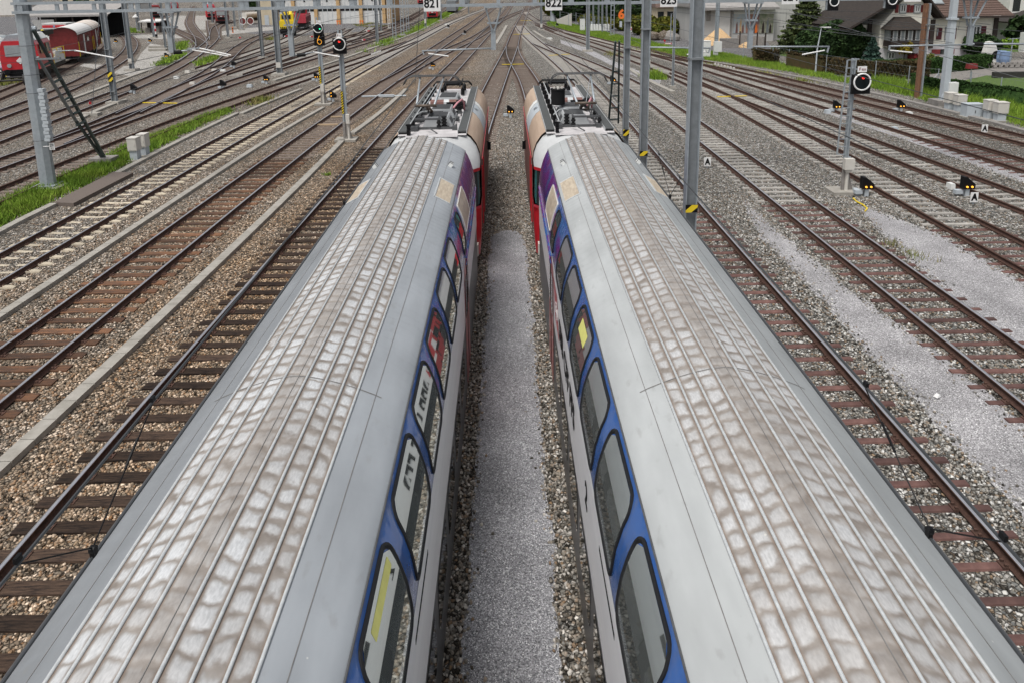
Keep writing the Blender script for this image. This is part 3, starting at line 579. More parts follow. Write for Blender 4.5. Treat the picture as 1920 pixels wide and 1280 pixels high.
def roof_mat(name,ca,cb,st):
    m=bpy.data.materials.new(name); m.use_nodes=True; n=m.node_tree.nodes; l=m.node_tree.links; b=n['Principled BSDF']
    tc=n.new('ShaderNodeTexCoord'); s=n.new('ShaderNodeSeparateXYZ'); l.new(tc.outputs['Object'],s.inputs[0]); x,y=s.outputs[0],s.outputs[1]
    M=lambda op,p,q=None,cl=False: mth(n,l,op,p,q,cl)
    def noise(sc,det,stretch=None,vec=None):
        t=n.new('ShaderNodeTexNoise'); t.inputs['Scale'].default_value=sc; t.inputs['Detail'].default_value=det; v=vec or tc.outputs['Object']
        if stretch: mp=n.new('ShaderNodeMapping'); mp.inputs['Scale'].default_value=stretch; l.new(v,mp.inputs[0]); v=mp.outputs[0]
        l.new(v,t.inputs[0]); return t.outputs[0]
    ax=M('ABSOLUTE',x); nz=noise(1.6,5); nf=noise(60,4,(1,.35,1)); nm=noise(9,4)
    wob=M('ADD',M('MULTIPLY',M('SUBTRACT',nz,.5),.5),M('MULTIPLY',M('SUBTRACT',nm,.5),.10))
    bay=M('ADD',M('ADD',M('GREATER_THAN',ax,.12),M('GREATER_THAN',ax,.32)),M('GREATER_THAN',ax,.5)); bay=M('MULTIPLY',bay,M('SIGN',x))
    ph=M('ADD',M('DIVIDE',M('ADD',y,wob),.205),M('MULTIPLY',bay,.29)); fr=M('FRACT',ph)
    rn=n.new('ShaderNodeTexWhiteNoise'); rn.noise_dimensions='2D'; cv=n.new('ShaderNodeCombineXYZ'); l.new(bay,cv.inputs[0]); l.new(M('FLOOR',ph),cv.inputs[1]); l.new(cv.outputs[0],rn.inputs['Vector']); rnd=rn.outputs[0]
    # lengthwise: 1 on the polished pillow, 0 in the dusty valley between two pillows
    half=M('ADD',M('MULTIPLY',rnd,.14),.27); along=n.new('ShaderNodeMapRange'); along.interpolation_type='SMOOTHSTEP'
    dd=M('ABSOLUTE',M('SUBTRACT',fr,.5)); l.new(M('SUBTRACT',half,dd),along.inputs[0]); along.inputs[1].default_value=-.13; along.inputs[2].default_value=.14
    dmin=None
    for w_ in(.12,.32,.50,.66):
        d=M('ABSOLUTE',M('SUBTRACT',ax,w_)); dmin=d if dmin is None else M('MINIMUM',dmin,d)
    acr=n.new('ShaderNodeMapRange'); acr.interpolation_type='SMOOTHSTEP'; l.new(M('ADD',dmin,M('MULTIPLY',M('SUBTRACT',nm,.5),.03)),acr.inputs[0]); acr.inputs[1].default_value=.018; acr.inputs[2].default_value=.058
    mid=ramp(n,l,ax,[(.05,(1,1,1)),(.125,(0,0,0))]); inn=ramp(n,l,ax,[(.655,(1,1,1)),(.675,(0,0,0))])
    clean=M('MULTIPLY',along.outputs[0],acr.outputs[0]); clean=M('MULTIPLY',clean,M('ADD',M('MULTIPLY',rnd,.35),.65)); clean=M('MULTIPLY',clean,M('SUBTRACT',1.,M('MULTIPLY',mid,.72)))
    big=ramp(n,l,nz,[(.32,(.62,.62,.62)),(.68,(1.,1.,1.))]); clean=M('MULTIPLY',clean,big)
    base=ramp(n,l,nm,[(.3,(.205,.178,.155)),(.7,(.335,.305,.277))]); brt=ramp(n,l,nf,[(.3,(.50,.51,.515)),(.7,(.70,.71,.715))])
    clean=M('MULTIPLY',clean,M('MULTIPLY',ramp(n,l,noise(.7,4),[(.3,(.6,.6,.6)),(.6,(1,1,1))]),st)); cen=mixc(n,l,clean,base,brt)
    rust=ramp(n,l,dmin,[(.016,(1,1,1)),(.034,(0,0,0))]); cen=mixc(n,l,M('MULTIPLY',rust,.5),cen,(.21,.14,.095))
    sc=noise(3.,6,(1,.3,1)); smA=ramp(n,l,sc,[(.3,tuple(k*.86 for k in ca)),(.7,tuple(k*1.1 for k in ca))]); smB=ramp(n,l,sc,[(.3,tuple(k*.86 for k in cb)),(.7,tuple(k*1.1 for k in cb))])
    sm=mixc(n,l,M('GREATER_THAN',x,0.),smA,smB)
    # scuffs on the plain panels
    sp=noise(7,6,(1,.5,1)); sm=mixc(n,l,M('MULTIPLY',ramp(n,l,sp,[(.62,(0,0,0)),(.72,(1,1,1))]),.28),sm,(.20,.20,.19))
    vo=n.new('ShaderNodeTexVoronoi'); vo.inputs['Scale'].default_value=2.6; l.new(tc.outputs['Object'],vo.inputs[0]); c=mixc(n,l,inn,sm,cen); c=mixc(n,l,ramp(n,l,vo.outputs['Distance'],[(.022,(1,1,1)),(.034,(0,0,0))]),c,(.62,.61,.57)); l.new(c,b.inputs['Base Color'])
    l.new(M('ADD',M('MULTIPLY',M('SUBTRACT',1.,clean),.25),.42),b.inputs['Roughness']); l.new(M('MULTIPLY',inn,.25),b.inputs['Metallic'])
    bu=n.new('ShaderNodeBump'); bu.inputs['Strength'].default_value=.35; bu.inputs['Distance'].default_value=.02
    l.new(M('MULTIPLY',M('ADD',M('COSINE',M('MULTIPLY',M('SUBTRACT',fr,.5),6.283)),M('MULTIPLY',nz,.6)),M('MULTIPLY',inn,.35)),bu.inputs['Height']); l.new(bu.outputs[0],b.inputs['Normal']); MT[name]=m
roof_mat('roof_worn',(.20,.213,.226),(.285,.305,.325),1.35); roof_mat('roof_pale',(.37,.385,.385),(.27,.285,.29),.95)
mat('rib_metal',(.40,.42,.43),.5,.1,.1,20,(.52,.54,.54)); mat('seam',(.17,.165,.16),.7,0,.2,6)
def blue_mat():
    m=bpy.data.materials.new('blue_paint'); m.use_nodes=True; n=m.node_tree.nodes; l=m.node_tree.links; b=n['Principled BSDF']
    b.inputs['Roughness'].default_value=.16; b.inputs['Coat Weight'].default_value=.5; b.inputs['Coat Roughness'].default_value=.03
    tc=n.new('ShaderNodeTexCoord'); s=n.new('ShaderNodeSeparateXYZ'); l.new(tc.outputs['Object'],s.inputs[0]); y=s.outputs[1]
    nz=n.new('ShaderNodeTexNoise'); nz.inputs['Scale'].default_value=1.3; nz.inputs['Detail'].default_value=3; nz.inputs['Distortion'].default_value=1.2; l.new(tc.outputs['Object'],nz.inputs[0])
    far=n.new('ShaderNodeMapRange'); far.inputs[1].default_value=8; far.inputs[2].default_value=17; far.inputs[3].default_value=-.28; far.inputs[4].default_value=.12; l.new(y,far.inputs[0])
    k=ramp(n,l,mth(n,l,'ADD',nz.outputs[0],far.outputs[0]),[(.5,(0,0,0)),(.54,(1,1,1))])
    pur=ramp(n,l,nz.outputs[1],[(.35,(.10,.02,.25)),(.5,(.17,.012,.20)),(.65,(.03,.03,.30))])
    c=mixc(n,l,k,(.035,.11,.34),pur); sn=n.new('ShaderNodeTexNoise'); sn.inputs['Scale'].default_value=4; sn.inputs['Detail'].default_value=7; smp=n.new('ShaderNodeMapping'); smp.inputs['Scale'].default_value=(1,1.6,.25); l.new(tc.outputs['Object'],smp.inputs[0]); l.new(smp.outputs[0],sn.inputs[0]); c=mixc(n,l,ramp(n,l,sn.outputs[0],[(.45,(0,0,0)),(.75,(.45,.45,.45))]),c,(.10,.105,.12)); l.new(c,b.inputs['Base Color']); nb=n.new('ShaderNodeTexNoise'); nb.inputs['Scale'].default_value=2.5; l.new(tc.outputs['Object'],nb.inputs[0]); bu=n.new('ShaderNodeBump'); bu.inputs['Strength'].default_value=.35; bu.inputs['Distance'].default_value=.03; l.new(nb.outputs[0],bu.inputs['Height']); l.new(bu.outputs[0],b.inputs['Normal']); l.new(bu.outputs[0],b.inputs['Coat Normal']); MT['blue_paint']=m
blue_mat()
mat('stripe_white',(.72,.71,.72),.4,0,.06,2.5,(.80,.79,.79),stretch=(1,.2,3)); mat('low_dark',(.010,.011,.014),.3,0,.2,4,spec=.35); mat('under',(.03,.028,.026),.8,0,.3,5)
mat('grille',(.42,.34,.25),.5,.2,.2,4,(.62,.54,.42),stretch=(6,1,1)); mat('interior',(.05,.055,.05),.8,0,.3,2); mat('seat_red',(.35,.02,.02),.7,0,.2,3); mat('sticker',(.62,.60,.18),.5,0,.1,4)
mat('door_red',(.40,.015,.02),.3,0,.1,3,coat=.3)
YE=18.5; YB=-8.3
WIN=[(13.05+1.42*1,)]
def coach(label,xc,s,text_on):
    root=thing('passenger_coach',label,'train coach',(xc,0,0),0,'double deck coaches standing side by side')
    # lower body
    g=G()
    for q in(-1,1):
        side=[side_pt(z) for z in(.55,1.2,2.0)]
        g.loft([[(q*x,YB,z) for x,z in side],[(q*x,YE,z) for x,z in side]],0,closed=False)
    g.add([(-1.41,YE,.55),(1.41,YE,.55),(1.41,YE,2.0),(-1.41,YE,2.0)],[(3,2,1,0)]); g.add([(-1.41,YE,.55),(1.41,YE,.55),(1.41,YB,.55),(-1.41,YB,.55)],[(0,1,2,3)])
    g.done('lower_body','low_dark',root)
    g=G()
    for q in(-1,1):
        side=[side_pt(z,.002) for z in(1.98,2.2,2.6,3.1,3.2)]
        g.loft([[(q*x,YB,z) for x,z in side],[(q*x,YE,z) for x,z in side]],0,closed=False)
    g.done('white_stripe','stripe_white',root)
    g=G()
    for q in(-1,1):
        side=[side_pt(z) for z in(3.2,3.35,3.6,3.82,4.02,4.17)]
        ys=np.linspace(YB,YE,28)
        g.loft([[(q*x,y,z) for x,z in side] for y in ys],0,closed=False)
    # end wall
    pr=[(-x,z) for x,z in PRS[3:]]+[(-x,z) for x,z in PRR[1:-1]]+[(0,4.6)]+[(x,z) for x,z in PRR[1:-1]][::-1]+[(x,z) for x,z in PRS[3:]][::-1]
    g.add([(x,YE-.02,z) for x,z in pr],[tuple(range(len(pr)))[::-1]])
    g.done('upper_side','blue_paint',root,smooth=True)
    # roof
    g=G(); xs=[1.155,1.14,1.06,.95,.82,.74,.66,.58,.5,.41,.32,.22,.12,.06,0]; xs=xs+[-x for x in xs[:-1]][::-1]
    ys=np.linspace(YB,YE+.03,60); zr=lambda x: 4.145 if abs(x)>1.15 else roof_z(x)
    g.loft([[(x,y,zr(x)) for x in xs] for y in ys],0,closed=False); ro=g.done('roof','roof_worn' if xc<0 else 'roof_pale',root,smooth=True)
    g=G(); 
    for x in(.028,): g.box((x,(YB+YE)/2,4.601),(.006,YE-YB,.004))
    for q in(-1,1): g.box((q*.84,(YB+YE)/2,roof_z(.84)+.001),(.007,YE-YB,.006),ry=q*.5)
    for yy in(6.72,-1.2):
        X=np.linspace(-.9,.9,40); g.loft([[(x,yy-.008,roof_z(x)+.004) for x in X],[(x,yy+.008,roof_z(x)+.004) for x in X]],closed=False)
    g.done('roof_seam','seam',ro)
    for x in(-.66,-.5,-.32,-.12,.12,.32,.5,.66):
        g=G(); g.tube([(x,YB,roof_z(x)+.007),(x,YE+.02,roof_z(x)+.007)],.014,8); g.done('roof_rib','rib_metal',ro,smooth=True)
    g=G()
    for q in(-1,1): g.tube([(q*1.158,YB,4.15),(q*1.158,YE,4.15)],.010,6)
    g.done('gutter','dark_grey',root)
    # roof louvres, markers
    for q in(-1,1):
        g=G(); n=8; 
        rows=[]
        for i in range(7):
            x=.80+(1.10-.80)*i/6; rows.append([(q*x,y,roof_z(x)+.012) for y in np.linspace(13.7,15.0,5)])
        g.loft(rows if q<0 else [r[::-1] for r in rows],0,closed=False); lo=g.done('roof_louvre','grille',root)
        g=G(); 
        for y in(13.68,15.02): g.tube([(q*x,y,roof_z(x)+.012) for x in(.79,.9,1.0,1.1)],.012,6)
        g.tube([(q*.79,13.68,roof_z(.79)+.012),(q*.79,15.02,roof_z(.79)+.012)],.02,6); g.done('louvre_frame','rib_metal',lo)
        g=G(); g.box((q*.93,16.3,4.35),(.10,.14,.09),0,ry=q*.6); g.box((q*.93,16.36,4.36),(.105,.02,.10),1,ry=q*.6); g.box((q*.93,16.25,4.36),(.105,.02,.10),1,ry=q*.6); g.done('roof_marker',['cab_white','dark_grey'],root)
    # windows of the upper deck
    for q in(-1,1):
        k=0
        for yf in(5.05,6.50,7.92,9.34,10.78,12.16,3.63,2.2,.75):
            y1=yf; y0=yf-1.08
            g=G(); side_patch(g,y0,y1,3.27,4.045,.12,.006,q); pn=g.done('window','coach_glass',root)
            g=G(); side_ring(g,y0,y1,3.27,4.045,.12,.045,.004,.016,q); g.done('window_frame','rubber',pn)
            k+=1
        g=G(); side_patch(g,13.15,13.75,3.3,4.0,.1,.006,q); pn=g.done('window','coach_glass',root)
        g=G(); side_ring(g,13.15,13.75,3.3,4.0,.1,.04,.004,.016,q); g.done('window_frame','rubber',pn)
        g=G(); side_patch(g,14.1,15.5,3.42,4.02,.02,.012,q); pn=g.done('side_louvre','grille',root)
        g=G(); side_ring(g,14.1,15.5,3.42,4.02,.02,.018,.006,.016,q); g.done('louvre_frame','cab_beige',pn)
        # lower deck windows, door line, stripe marks
        for yf in np.arange(12.2,1,-1.44):
            g=G(); side_patch(g,yf-1.1,yf,1.15,1.85,.1,.006,q); g.done('lower_window','glass_dark',root)
        g=G(); side_patch(g,12.75,14.05,.6,3.12,.05,.010,q); dd=g.done('door','door_red',root); g=G(); g.box((q*1.424,13.4,1.9),(.01,.03,2.4)); g.done('door_gap','black_matte',dd); g=G(); g.box((q*1.424,13.05,2.45),(.01,.36,.8)); g.box((q*1.424,13.75,2.45),(.01,.36,.8)); g.done('door_window','glass_dark',dd)
        g=G(); g.box((q*1.413,5.6,2.95),(.004,1.0,.06)); g.box((q*1.413,2.4,2.95),(.004,1.0,.06)); g.done('vent_slot','black_matte',root)
        g=G(); g.tube([(q*1.43,13.3,3.18),(q*1.43,18.2,3.18)],.02,6); g.tube([(q*1.43,13.3,3.02),(q*1.43,18.2,3.02)],.015,6); g.done('side_rail','blue_paint',root)
    # interior seen only where the pane is clear: yellow notice behind one pane
    q=s
    g=G(); side_patch(g,*( (4.25,4.95,3.91,4.0) if xc<0 else (8.55,9.1,3.80,3.97)),.01,.0075,q); g.done('notice','sticker',root)
    g=G()
    for yy in(-4,14.8):
        for d in(-1.2,1.2):
            for q in(-1,1): g.disc((q*.75,yy+d,.55),.46,'x',18,0,.13)
        g.box((0,yy,.62),(2.3,3.4,.35))
    g.box((0,5.3,.42),(2.5,12,.3)); g.done('bogie','under',root)
    if text_on:
        q=s; xx=q*1.4165
        # reads from the gravel path: starts at the far end
        rot=(R(90),0,R(90) if q>0 else R(-90))
        g=G(); ya,yb=12.75,11.55
        g.add([(xx,ya,2.98),(xx,ya-.95,2.98),(xx,yb-.25,2.32),(xx,yb+.7,2.32)],[(0,1,2,3)]); 
        lg=g.done('railway_logo','red',root)
        g=G(); g.box((xx-.003*0+q*.004,11.9,2.65),(.004,.5,.07),0); g.box((xx+q*.0045,11.9,2.65),(.004,.07,.32),0)
        for t in(-1,1):
            g.box((xx+q*.004,11.9+t*.22,2.70),(.004,.17,.05),0,rx=t*-.7); g.box((xx+q*.004,11.9+t*.22,2.60),(.004,.17,.05),0,rx=t*.7)
        g.done('logo_arrows','white',lg)
        text('SBB CFF FFS',.52,'black',root,(xx+q*.003,9.95,2.64),rot,'lettering',.002,1.0,.012)
        text('2',.42,'black',root,(xx+q*.003,7.2,2.64),rot,'class_number',.002,1,.01)
    return root
coach('left double deck coach with a ribbed grey roof and blue window band',-2.30,1,False)
coach('right double deck coach with ribbed grey roof and a railway logo on its white stripe',2.30,-1,True)
def loco(label,xc,s,pan_right,cyl):
    y0,y1=19.15,30.2; root=thing('electric_locomotive',label,'locomotive',(xc,0,0),0,'electric locomotives coupled ahead of the coaches')
    sd=[(1.48,.5),(1.49,1.2),(1.49,2.4),(1.49,3.25)]; sh=[(1.49,3.25),(1.46,3.5),(1.36,3.78),(1.21,4.0),(1.05,4.13)]
    yc=y0+1.9
    g=G()
    for q in(-1,1):
        g.loft([[(q*x,yc,z) for x,z in sd],[(q*x,y1,z) for x,z in sd]],0,closed=False)
        for yy in np.arange(yc+.3,y1-.3,1.15):
            g.box((q*1.496,yy+.4,2.0),(.012,.85,1.9),1)
    g.add([(-1.48,y1,.5),(1.48,y1,.5),(1.48,y1,3.3),(1.05,y1,4.12),(-1.05,y1,4.12),(-1.48,y1,3.3)],[(0,5,4,3,2,1)]); g.done('side_wall',['oxide','oxide'],root)
    # cab end towards the viewer: rounded in plan, raked
    def nose(z,wd,y): return [(x*wd,y+ .75*abs(x)**2.6,z) for x in np.linspace(-1,1,15)]
    def body_ring(z,wd,yf): return [(-wd,yc+.0,z)]+nose(z,wd,yf)+[(wd,yc,z)]
    g=G(); g.loft([body_ring(.55,1.44,y0),body_ring(1.2,1.48,y0),body_ring(2.05,1.49,y0+.02)],0,closed=False); g.done('cab_front','red',root,smooth=True)
    g=G(); g.loft([body_ring(2.05,1.52,y0-.05),body_ring(2.13,1.52,y0-.05)],0,closed=False); g.done('cab_waistband','red_pink',root)
    g=G(); g.loft([body_ring(2.12,1.45,y0+.06),body_ring(3.12,1.42,y0+.42)],0,closed=False); ws=g.done('windscreen','teal_glass',root,smooth=True)
    g=G()
    for x in(-.95,-.02,.95): 
        a=Vector((x*1.43,y0+.75*abs(x)**2.6-.0,2.12)); b=Vector((x*1.39,y0+.36+.75*abs(x)**2.6,3.13)); g.bar(a,b,.14,.06)
    g.done('windscreen_pillar','black',ws)
    g=G(); g.loft([body_ring(3.10,1.48,y0+.33),body_ring(3.20,1.49,y0+.33)],0,closed=False); g.done('cab_red_line','red',root)
    g=G(); g.loft([body_ring(3.18,1.47,y0+.38),body_ring(3.42,1.45,y0+.46),body_ring(3.7,1.35,y0+.62),body_ring(3.95,1.17,y0+.9),body_ring(4.08,.98,y0+1.25)],0,closed=False); 
    top=body_ring(4.08,.98,y0+1.25); g.add(top,[tuple(range(len(top)))]); g.done('cab_roof','roof_cab',root,smooth=True)
    g=G(); rr=[(x*1.4,y0-.22+.6*abs(x)**2.6) for x in np.linspace(-1,1,11)]; g.ext(rr+[(1.4,y0+.6),(-1.4,y0+.6)],.62,.98,0,ax='z'); g.done('buffer_beam','cab_beige',root)
    g=G()
    for q in(-1,1): g.cyl((q*.85,y0+.1,.95),(q*.85,y0-.4,.95),.09,10); g.disc((q*.85,y0-.42,.95),.22,'y',14)
    g.done('buffer','black_matte',root)
    # roof deck, shoulders, walkways
    g=G(); g.add([(-.8,yc-.55,4.1),(.8,yc-.55,4.1),(.8,y1,4.1),(-.8,y1,4.1)],[(0,1,2,3)]); g.add([(-1.06,yc-.3,4.095),(1.06,yc-.3,4.095),(1.06,y1,4.095),(-1.06,y1,4.095)],[(0,1,2,3)]); g.done('roof_deck','roof_deck',root)
    for q in(-1,1):
        for k,(a,b) in enumerate(((yc-.1,yc+3.5),(yc+3.5,yc+5.3),(yc+5.3,yc+5.9),(yc+5.9,y1-.05))):
            g=G(); rows=[[(q*x,y,z+.004) for x,z in sh] for y in np.linspace(a+.015,b-.015,4)]; g.loft(rows if q>0 else [r[::-1] for r in rows],0,closed=False)
            g.done('roof_shoulder',['shoulder_tan','cab_grey','cab_white','shoulder_tan'][k],root,smooth=True)
        g=G(); g.box((q*.92,(yc-.1+y1)/2,4.17),(.26,y1-yc+.05,.04),0); wk=g.done('roof_walkway','walk_grate',root)
        g=G(); g.bb((q*1.055,yc-.1,4.10),(q*1.07,y1,4.2)); g.bb((q*.785,yc-.1,4.10),(q*.795,y1,4.2)); g.done('walkway_edge','rib_metal',wk)
        # grab rail and pipe line along the side
        g=G(); g.tube([(q*1.53,yc-.2,3.3),(q*1.53,y1-.2,3.3)],.012,6); g.tube([(q*1.53,yc-.2,1.2),(q*1.53,yc-.2,3.1)],.018,6); g.tube([(q*1.53,yc+.9,1.2),(q*1.53,yc+.9,3.1)],.018,6); g.done('grab_rail','red',root)
        g=G(); g.box((q*1.60,y1-3.4,2.3),(.14,.05,.32)); g.bar((q*1.49,y1-3.4,2.5),(q*1.60,y1-3.4,2.45),.03,.03); g.done('mirror','black',root)
        g=G()
        for yy in(yc+1,y1-2.2):
            for d in(-1.3,1.3): g.disc((q*.78,yy+d,.52),.5,'x',18,0,.13)
            g.box((q*1.2,yy,.55),(.2,3.4,.3))
        g.box((q*1.25,(yc+y1)/2-.3,.42),(.35,2.8,.4)); g.done('bogie','under',root)
    g=G(); text('4 1' if xc<0 else '4 0',.26,'black',root,(s*1.2,yc+4.4,4.03),(R(90-58),0,R(90) if s>0 else R(-90)),'fleet_number',.002)
    # equipment boxes with dark slatted lids
    for k,(yy,L_,hh) in enumerate(((yc+1.35,.85,.34),(yc+2.65,.95,.36),(yc+5.6,1.3,.30))):
        g=G(); ox=.0
        ox=.06*s; g.ext([(-.50,0),(.50,0),(.34,hh),(-.34,hh)],yy-L_/2,yy+L_/2,0,off=(ox,0,4.104)); bx=g.done('equipment_box','box_grey',root)
        g=G(); 
        for i in range(12): g.box((ox-.28+i*.05,yy,4.11+hh+.008),(.022,L_*.84,.03))
        g.box((ox,yy,4.106+hh+.003),(.62,L_*.88,.012)); g.done('slatted_lid','dark_grey',bx)
        g=G()
        for t in(-1,1): g.box((ox+t*.428,yy,4.11+hh*.5),(.012,.5,.18),0,ry=-t*.44)
        g.done('side_vent','dark_grey',bx)
    g=G(); g.cyl((-.5,yc+4.25,4.32),(.55,yc+4.25,4.32),.13,14,0); g.cyl((.0,yc+4.25,4.32),(.2,yc+4.25,4.32),.15,14,1); g.box((.45,yc+4.25,4.25),(.7,.3,.25),2); g.done('breaker',['oxide','rib_metal','black'],root)
    # raised pantograph: base, lower arm, upper arms, bow
    pb=yc+1.1; px=-s*.28; g=G()
    for sx in(-1,1): g.bar((px+sx*.42,pb-.5,4.44),(px+sx*.42,pb+.7,4.44),.05,.06)
    for yy in(pb-.5,pb+.7): g.bar((px-.46,yy,4.44),(px+.46,yy,4.44),.06,.06)
    pan=g.done('pantograph','dark_grey',root)
    g=G()
    for sx in(-1,1):
        for yy in(pb-.5,pb+.7): 
            for h in range(4): g.disc((px+sx*.42,yy,4.2+h*.06),.075 if h%2==0 else .05,'z',10,0,.05)
    g.done('insulator','rubber',pan)
    kn=Vector((px,pb-.35,4.85)); g=G(); g.tube([(px-.05,pb+.7,4.5),(px-.02,pb+.3,4.72),(kn.x,kn.y,kn.z)],.055,8); g.tube([(px+.05,pb+.6,4.46),(px+.15,pb+.2,4.55),(px+.1,kn.y+.1,kn.z-.08)],.04,8); g.cyl((px-.35,kn.y,kn.z),(px+.35,kn.y,kn.z),.045,8); g.done('lower_arm','arm_brown',pan,smooth=True)
    bt=Vector((px,pb+1.9,5.52)); g=G()
    for sx in(-1,1): g.tube([(px+sx*.28,kn.y,kn.z),(px+sx*.42,bt.y,bt.z-.06)],[.04,.028],8)
    g.tube([(px,kn.y,kn.z),(px+.42,bt.y,bt.z-.06)],.01,5); g.done('upper_arm','galv',pan,smooth=True)
    g=G()
    for dy in(-.16,.16):
        pts=[(px-1.0,bt.y+dy,bt.z-.3),(px-.9,bt.y+dy,bt.z-.10),(px-.72,bt.y+dy,bt.z),(px+.72,bt.y+dy,bt.z),(px+.9,bt.y+dy,bt.z-.10),(px+1.0,bt.y+dy,bt.z-.3)]; g.tube(pts,.022,6)
    for sx in(-.42,.42): g.bar((px+sx,bt.y-.18,bt.z-.04),(px+sx,bt.y+.18,bt.z-.04),.06,.04)
    g.done('contact_bow','dark_grey',pan,smooth=True)
    # folded pantograph at the far end
    pb=y1-1.3; px=s*.1; g=G()
    for sx in(-1,1):
        g.bar((px+sx*.42,pb-.7,4.42),(px+sx*.42,pb+.7,4.42),.05,.06); g.tube([(px+sx*.3,pb-.6,4.5),(px+sx*.36,pb+.7,4.62)],.03,6)
        for yy in(pb-.6,pb+.6): g.disc((px+sx*.42,yy,4.27),.08,'z',10,0,.26)
    for dy in(-.62,-.34): g.tube([(px-.8,pb+dy+.1,4.52),(px-.66,pb+dy,4.68),(px+.66,pb+dy,4.68),(px+.8,pb+dy+.1,4.52)],.024,6)
    g.box((px,pb,4.5),(.8,.16,.10)); g.box((px,pb+.5,4.5),(.7,.16,.10)); g.done('folded_pantograph',['black'],root)
    # row of post insulators and cable runs
    for k in range(9):
        yy=yc-.2+k*1.05; g=G(); g.box((-.72,yy,4.2),(.10,.22,.16),0); g.disc((-.72,yy,4.34),.06,'z',8,0,.14); g.bar((-.80,yy,4.42),(-.64,yy,4.42),.05,.05); g.done('post_insulator','black',root)
    g=G(); g.tube([(-.66,yc-.2,4.46),(-.66,yc+8.2,4.46)],.02,6); g.tube([(-.75,yc+1,4.44),(-.5,yc+1.6,4.5),(-.3,yc+1.4,4.55)],.02,6); g.done('bus_bar','rib_metal',root)
    g=G()
    for yy in(yc+.55,yc+2.0,yc+3.35): 
        g.box((-.62,yy,4.17),(.22,.5,.14)); g.box((.0,yy+.05,4.14),(1.3,.05,.08)); g.box((.64,yy,4.16),(.12,.3,.12))
    g.tube([(-.7,yc+.6,4.3),(-.6,yc+1.5,4.36),(-.62,yc+3.4,4.3)],.03,6); g.tube([(.6,yc+.7,4.22),(.62,yc+2.6,4.24)],.025,6); g.tube([(-.2,yc+.3,4.2),(-.1,yc+.05,4.25),(.15,yc-.1,4.12)],.02,6)
    for k in range(6): g.cyl((.72*(-1)**k,yc+.4+k*.6,4.1),(.72*(-1)**k,yc+.4+k*.6,4.3),.022,5)
    g.done('roof_fitting','dark_grey',root)
    q=s if xc<0 else -s
    g=G(); g.tube([(.50,yc+2.2,4.5),(.62,yc+2.5,4.62),(.75,yc+3.0,4.66),(.80,yc+3.3,4.5),(.80,yc+3.4,4.2)],.035,8,0); g.done('feed_cable','cable_pink',root,smooth=True)
    for h in range(6):
        pass
    g=G()
    for h in range(7): g.disc((.3 if xc<0 else -.34,yc+.75,4.6+h*.05-.42),.09 if h%2==0 else .06,'z',10,0,.05)
    g.box((.3 if xc<0 else -.34,yc+.75,4.13),(.3,.3,.04)); g.done('post_insulator','rubber',root)
    g=G()
    for h in range(9): g.disc((.62,yc+3.35,4.15+h*.05),.10 if h%2==0 else .07,'z',10,0,.05)
    g.done('post_insulator','rubber',root)
    if cyl:
        g=G(); g.cyl((-.5,yc+2.3,4.55),(-.5,yc+2.3,5.05),.24,18,0); g.cyl((-.5,yc+2.3,5.05),(-.5,yc+2.3,5.10),.26,18,0)
        for a in range(4): g.disc((-.5+.13*math.cos(a*1.57),yc+2.3+.13*math.sin(a*1.57),5.12),.05,'z',8,1,.06)
        g.done('transformer_bushing',['black_matte','cab_beige'],root)
mat('roof_cab',(.42,.43,.43),.55,0,.1,2,(.5,.51,.51)); mat('roof_deck',(.40,.385,.385),.7,0,.2,2.5,(.60,.58,.585)); mat('shoulder_tan',(.36,.26,.19),.6,0,.2,1.2,(.52,.40,.30),stretch=(1,.25,3)); mat('walk_grate',(.075,.08,.08),.8,.1,.4,45)
mat('box_grey',(.38,.40,.41),.55,0,.1,4,(.5,.51,.52)); mat('arm_brown',(.11,.085,.065),.6,.2,.3,5); mat('cable_pink',(.55,.25,.28),.5,0,.15,10)
loco('electric locomotive ahead of the left coach, without a black bushing on its roof',-2.30,1,False,False)
loco('electric locomotive ahead of the right coach, with a tall black bushing on its roof',2.30,-1,True,True)
# ================================================================== GANTRY over the tracks
YG=P(92,352).y; XM=P(92,352).x
BZ0,BZ1=7.70,8.18
def stripes(g,c,wx,wz,m0,m1,n=5,yf=0.,slope=.5):
    """warning plate facing the camera, centre c: black plate with broad slanting bars clipped to it"""
    x0,x1=c[0]-wx/2,c[0]+wx/2; z0,z1=c[2]-wz/2,c[2]+wz/2; h=wx*.62; r=wx*.9; y=c[1]-.008
    g.box((c[0],c[1],c[2]),(wx,.012,wz),m1)
    def clip(L,zc,up):
        out=[]
        for a,b in zip(L,L[1:]+L[:1]):
            ia=(a[1]<=zc) if up else (a[1]>=zc); ib=(b[1]<=zc) if up else (b[1]>=zc)
            if ia: out.append(a)
            if ia!=ib: t=(zc-a[1])/(b[1]-a[1]); out.append((a[0]+(b[0]-a[0])*t,zc))
        return out
    k=-3
    while z0+k*h<z1:
        za=z0+k*h+h*.3; L=[(x0,za),(x1,za+r),(x1,za+r+h),(x0,za+h)]
        L=clip(clip(L,z1,True),z0,False) if True else L
        if len(L)>2: g.add([(x,y,z) for x,z in L],[tuple(range(len(L)))],m0)
        k+=2
gan=thing('signal_gantry','long grey steel gantry spanning all tracks from a thick braced mast','gantry',(0,YG,0))
g=G()
for k,(za,zb,wx) in enumerate(((.12,8.6,.0),)):
    # tapered eight sided steel mast
    def oc(r,z): return [(XM+r*math.cos(R(22.5+45*i)),r*.8*math.sin(R(22.5+45*i)),z) for i in range(8)]
    g.loft([oc(.34,.12),oc(.30,4),oc(.27,8.7)],0,caps=True)
g.box((XM,0,.14),(.95,.9,.06),0)
mst=g.done('mast','galv',gan)
g=G()
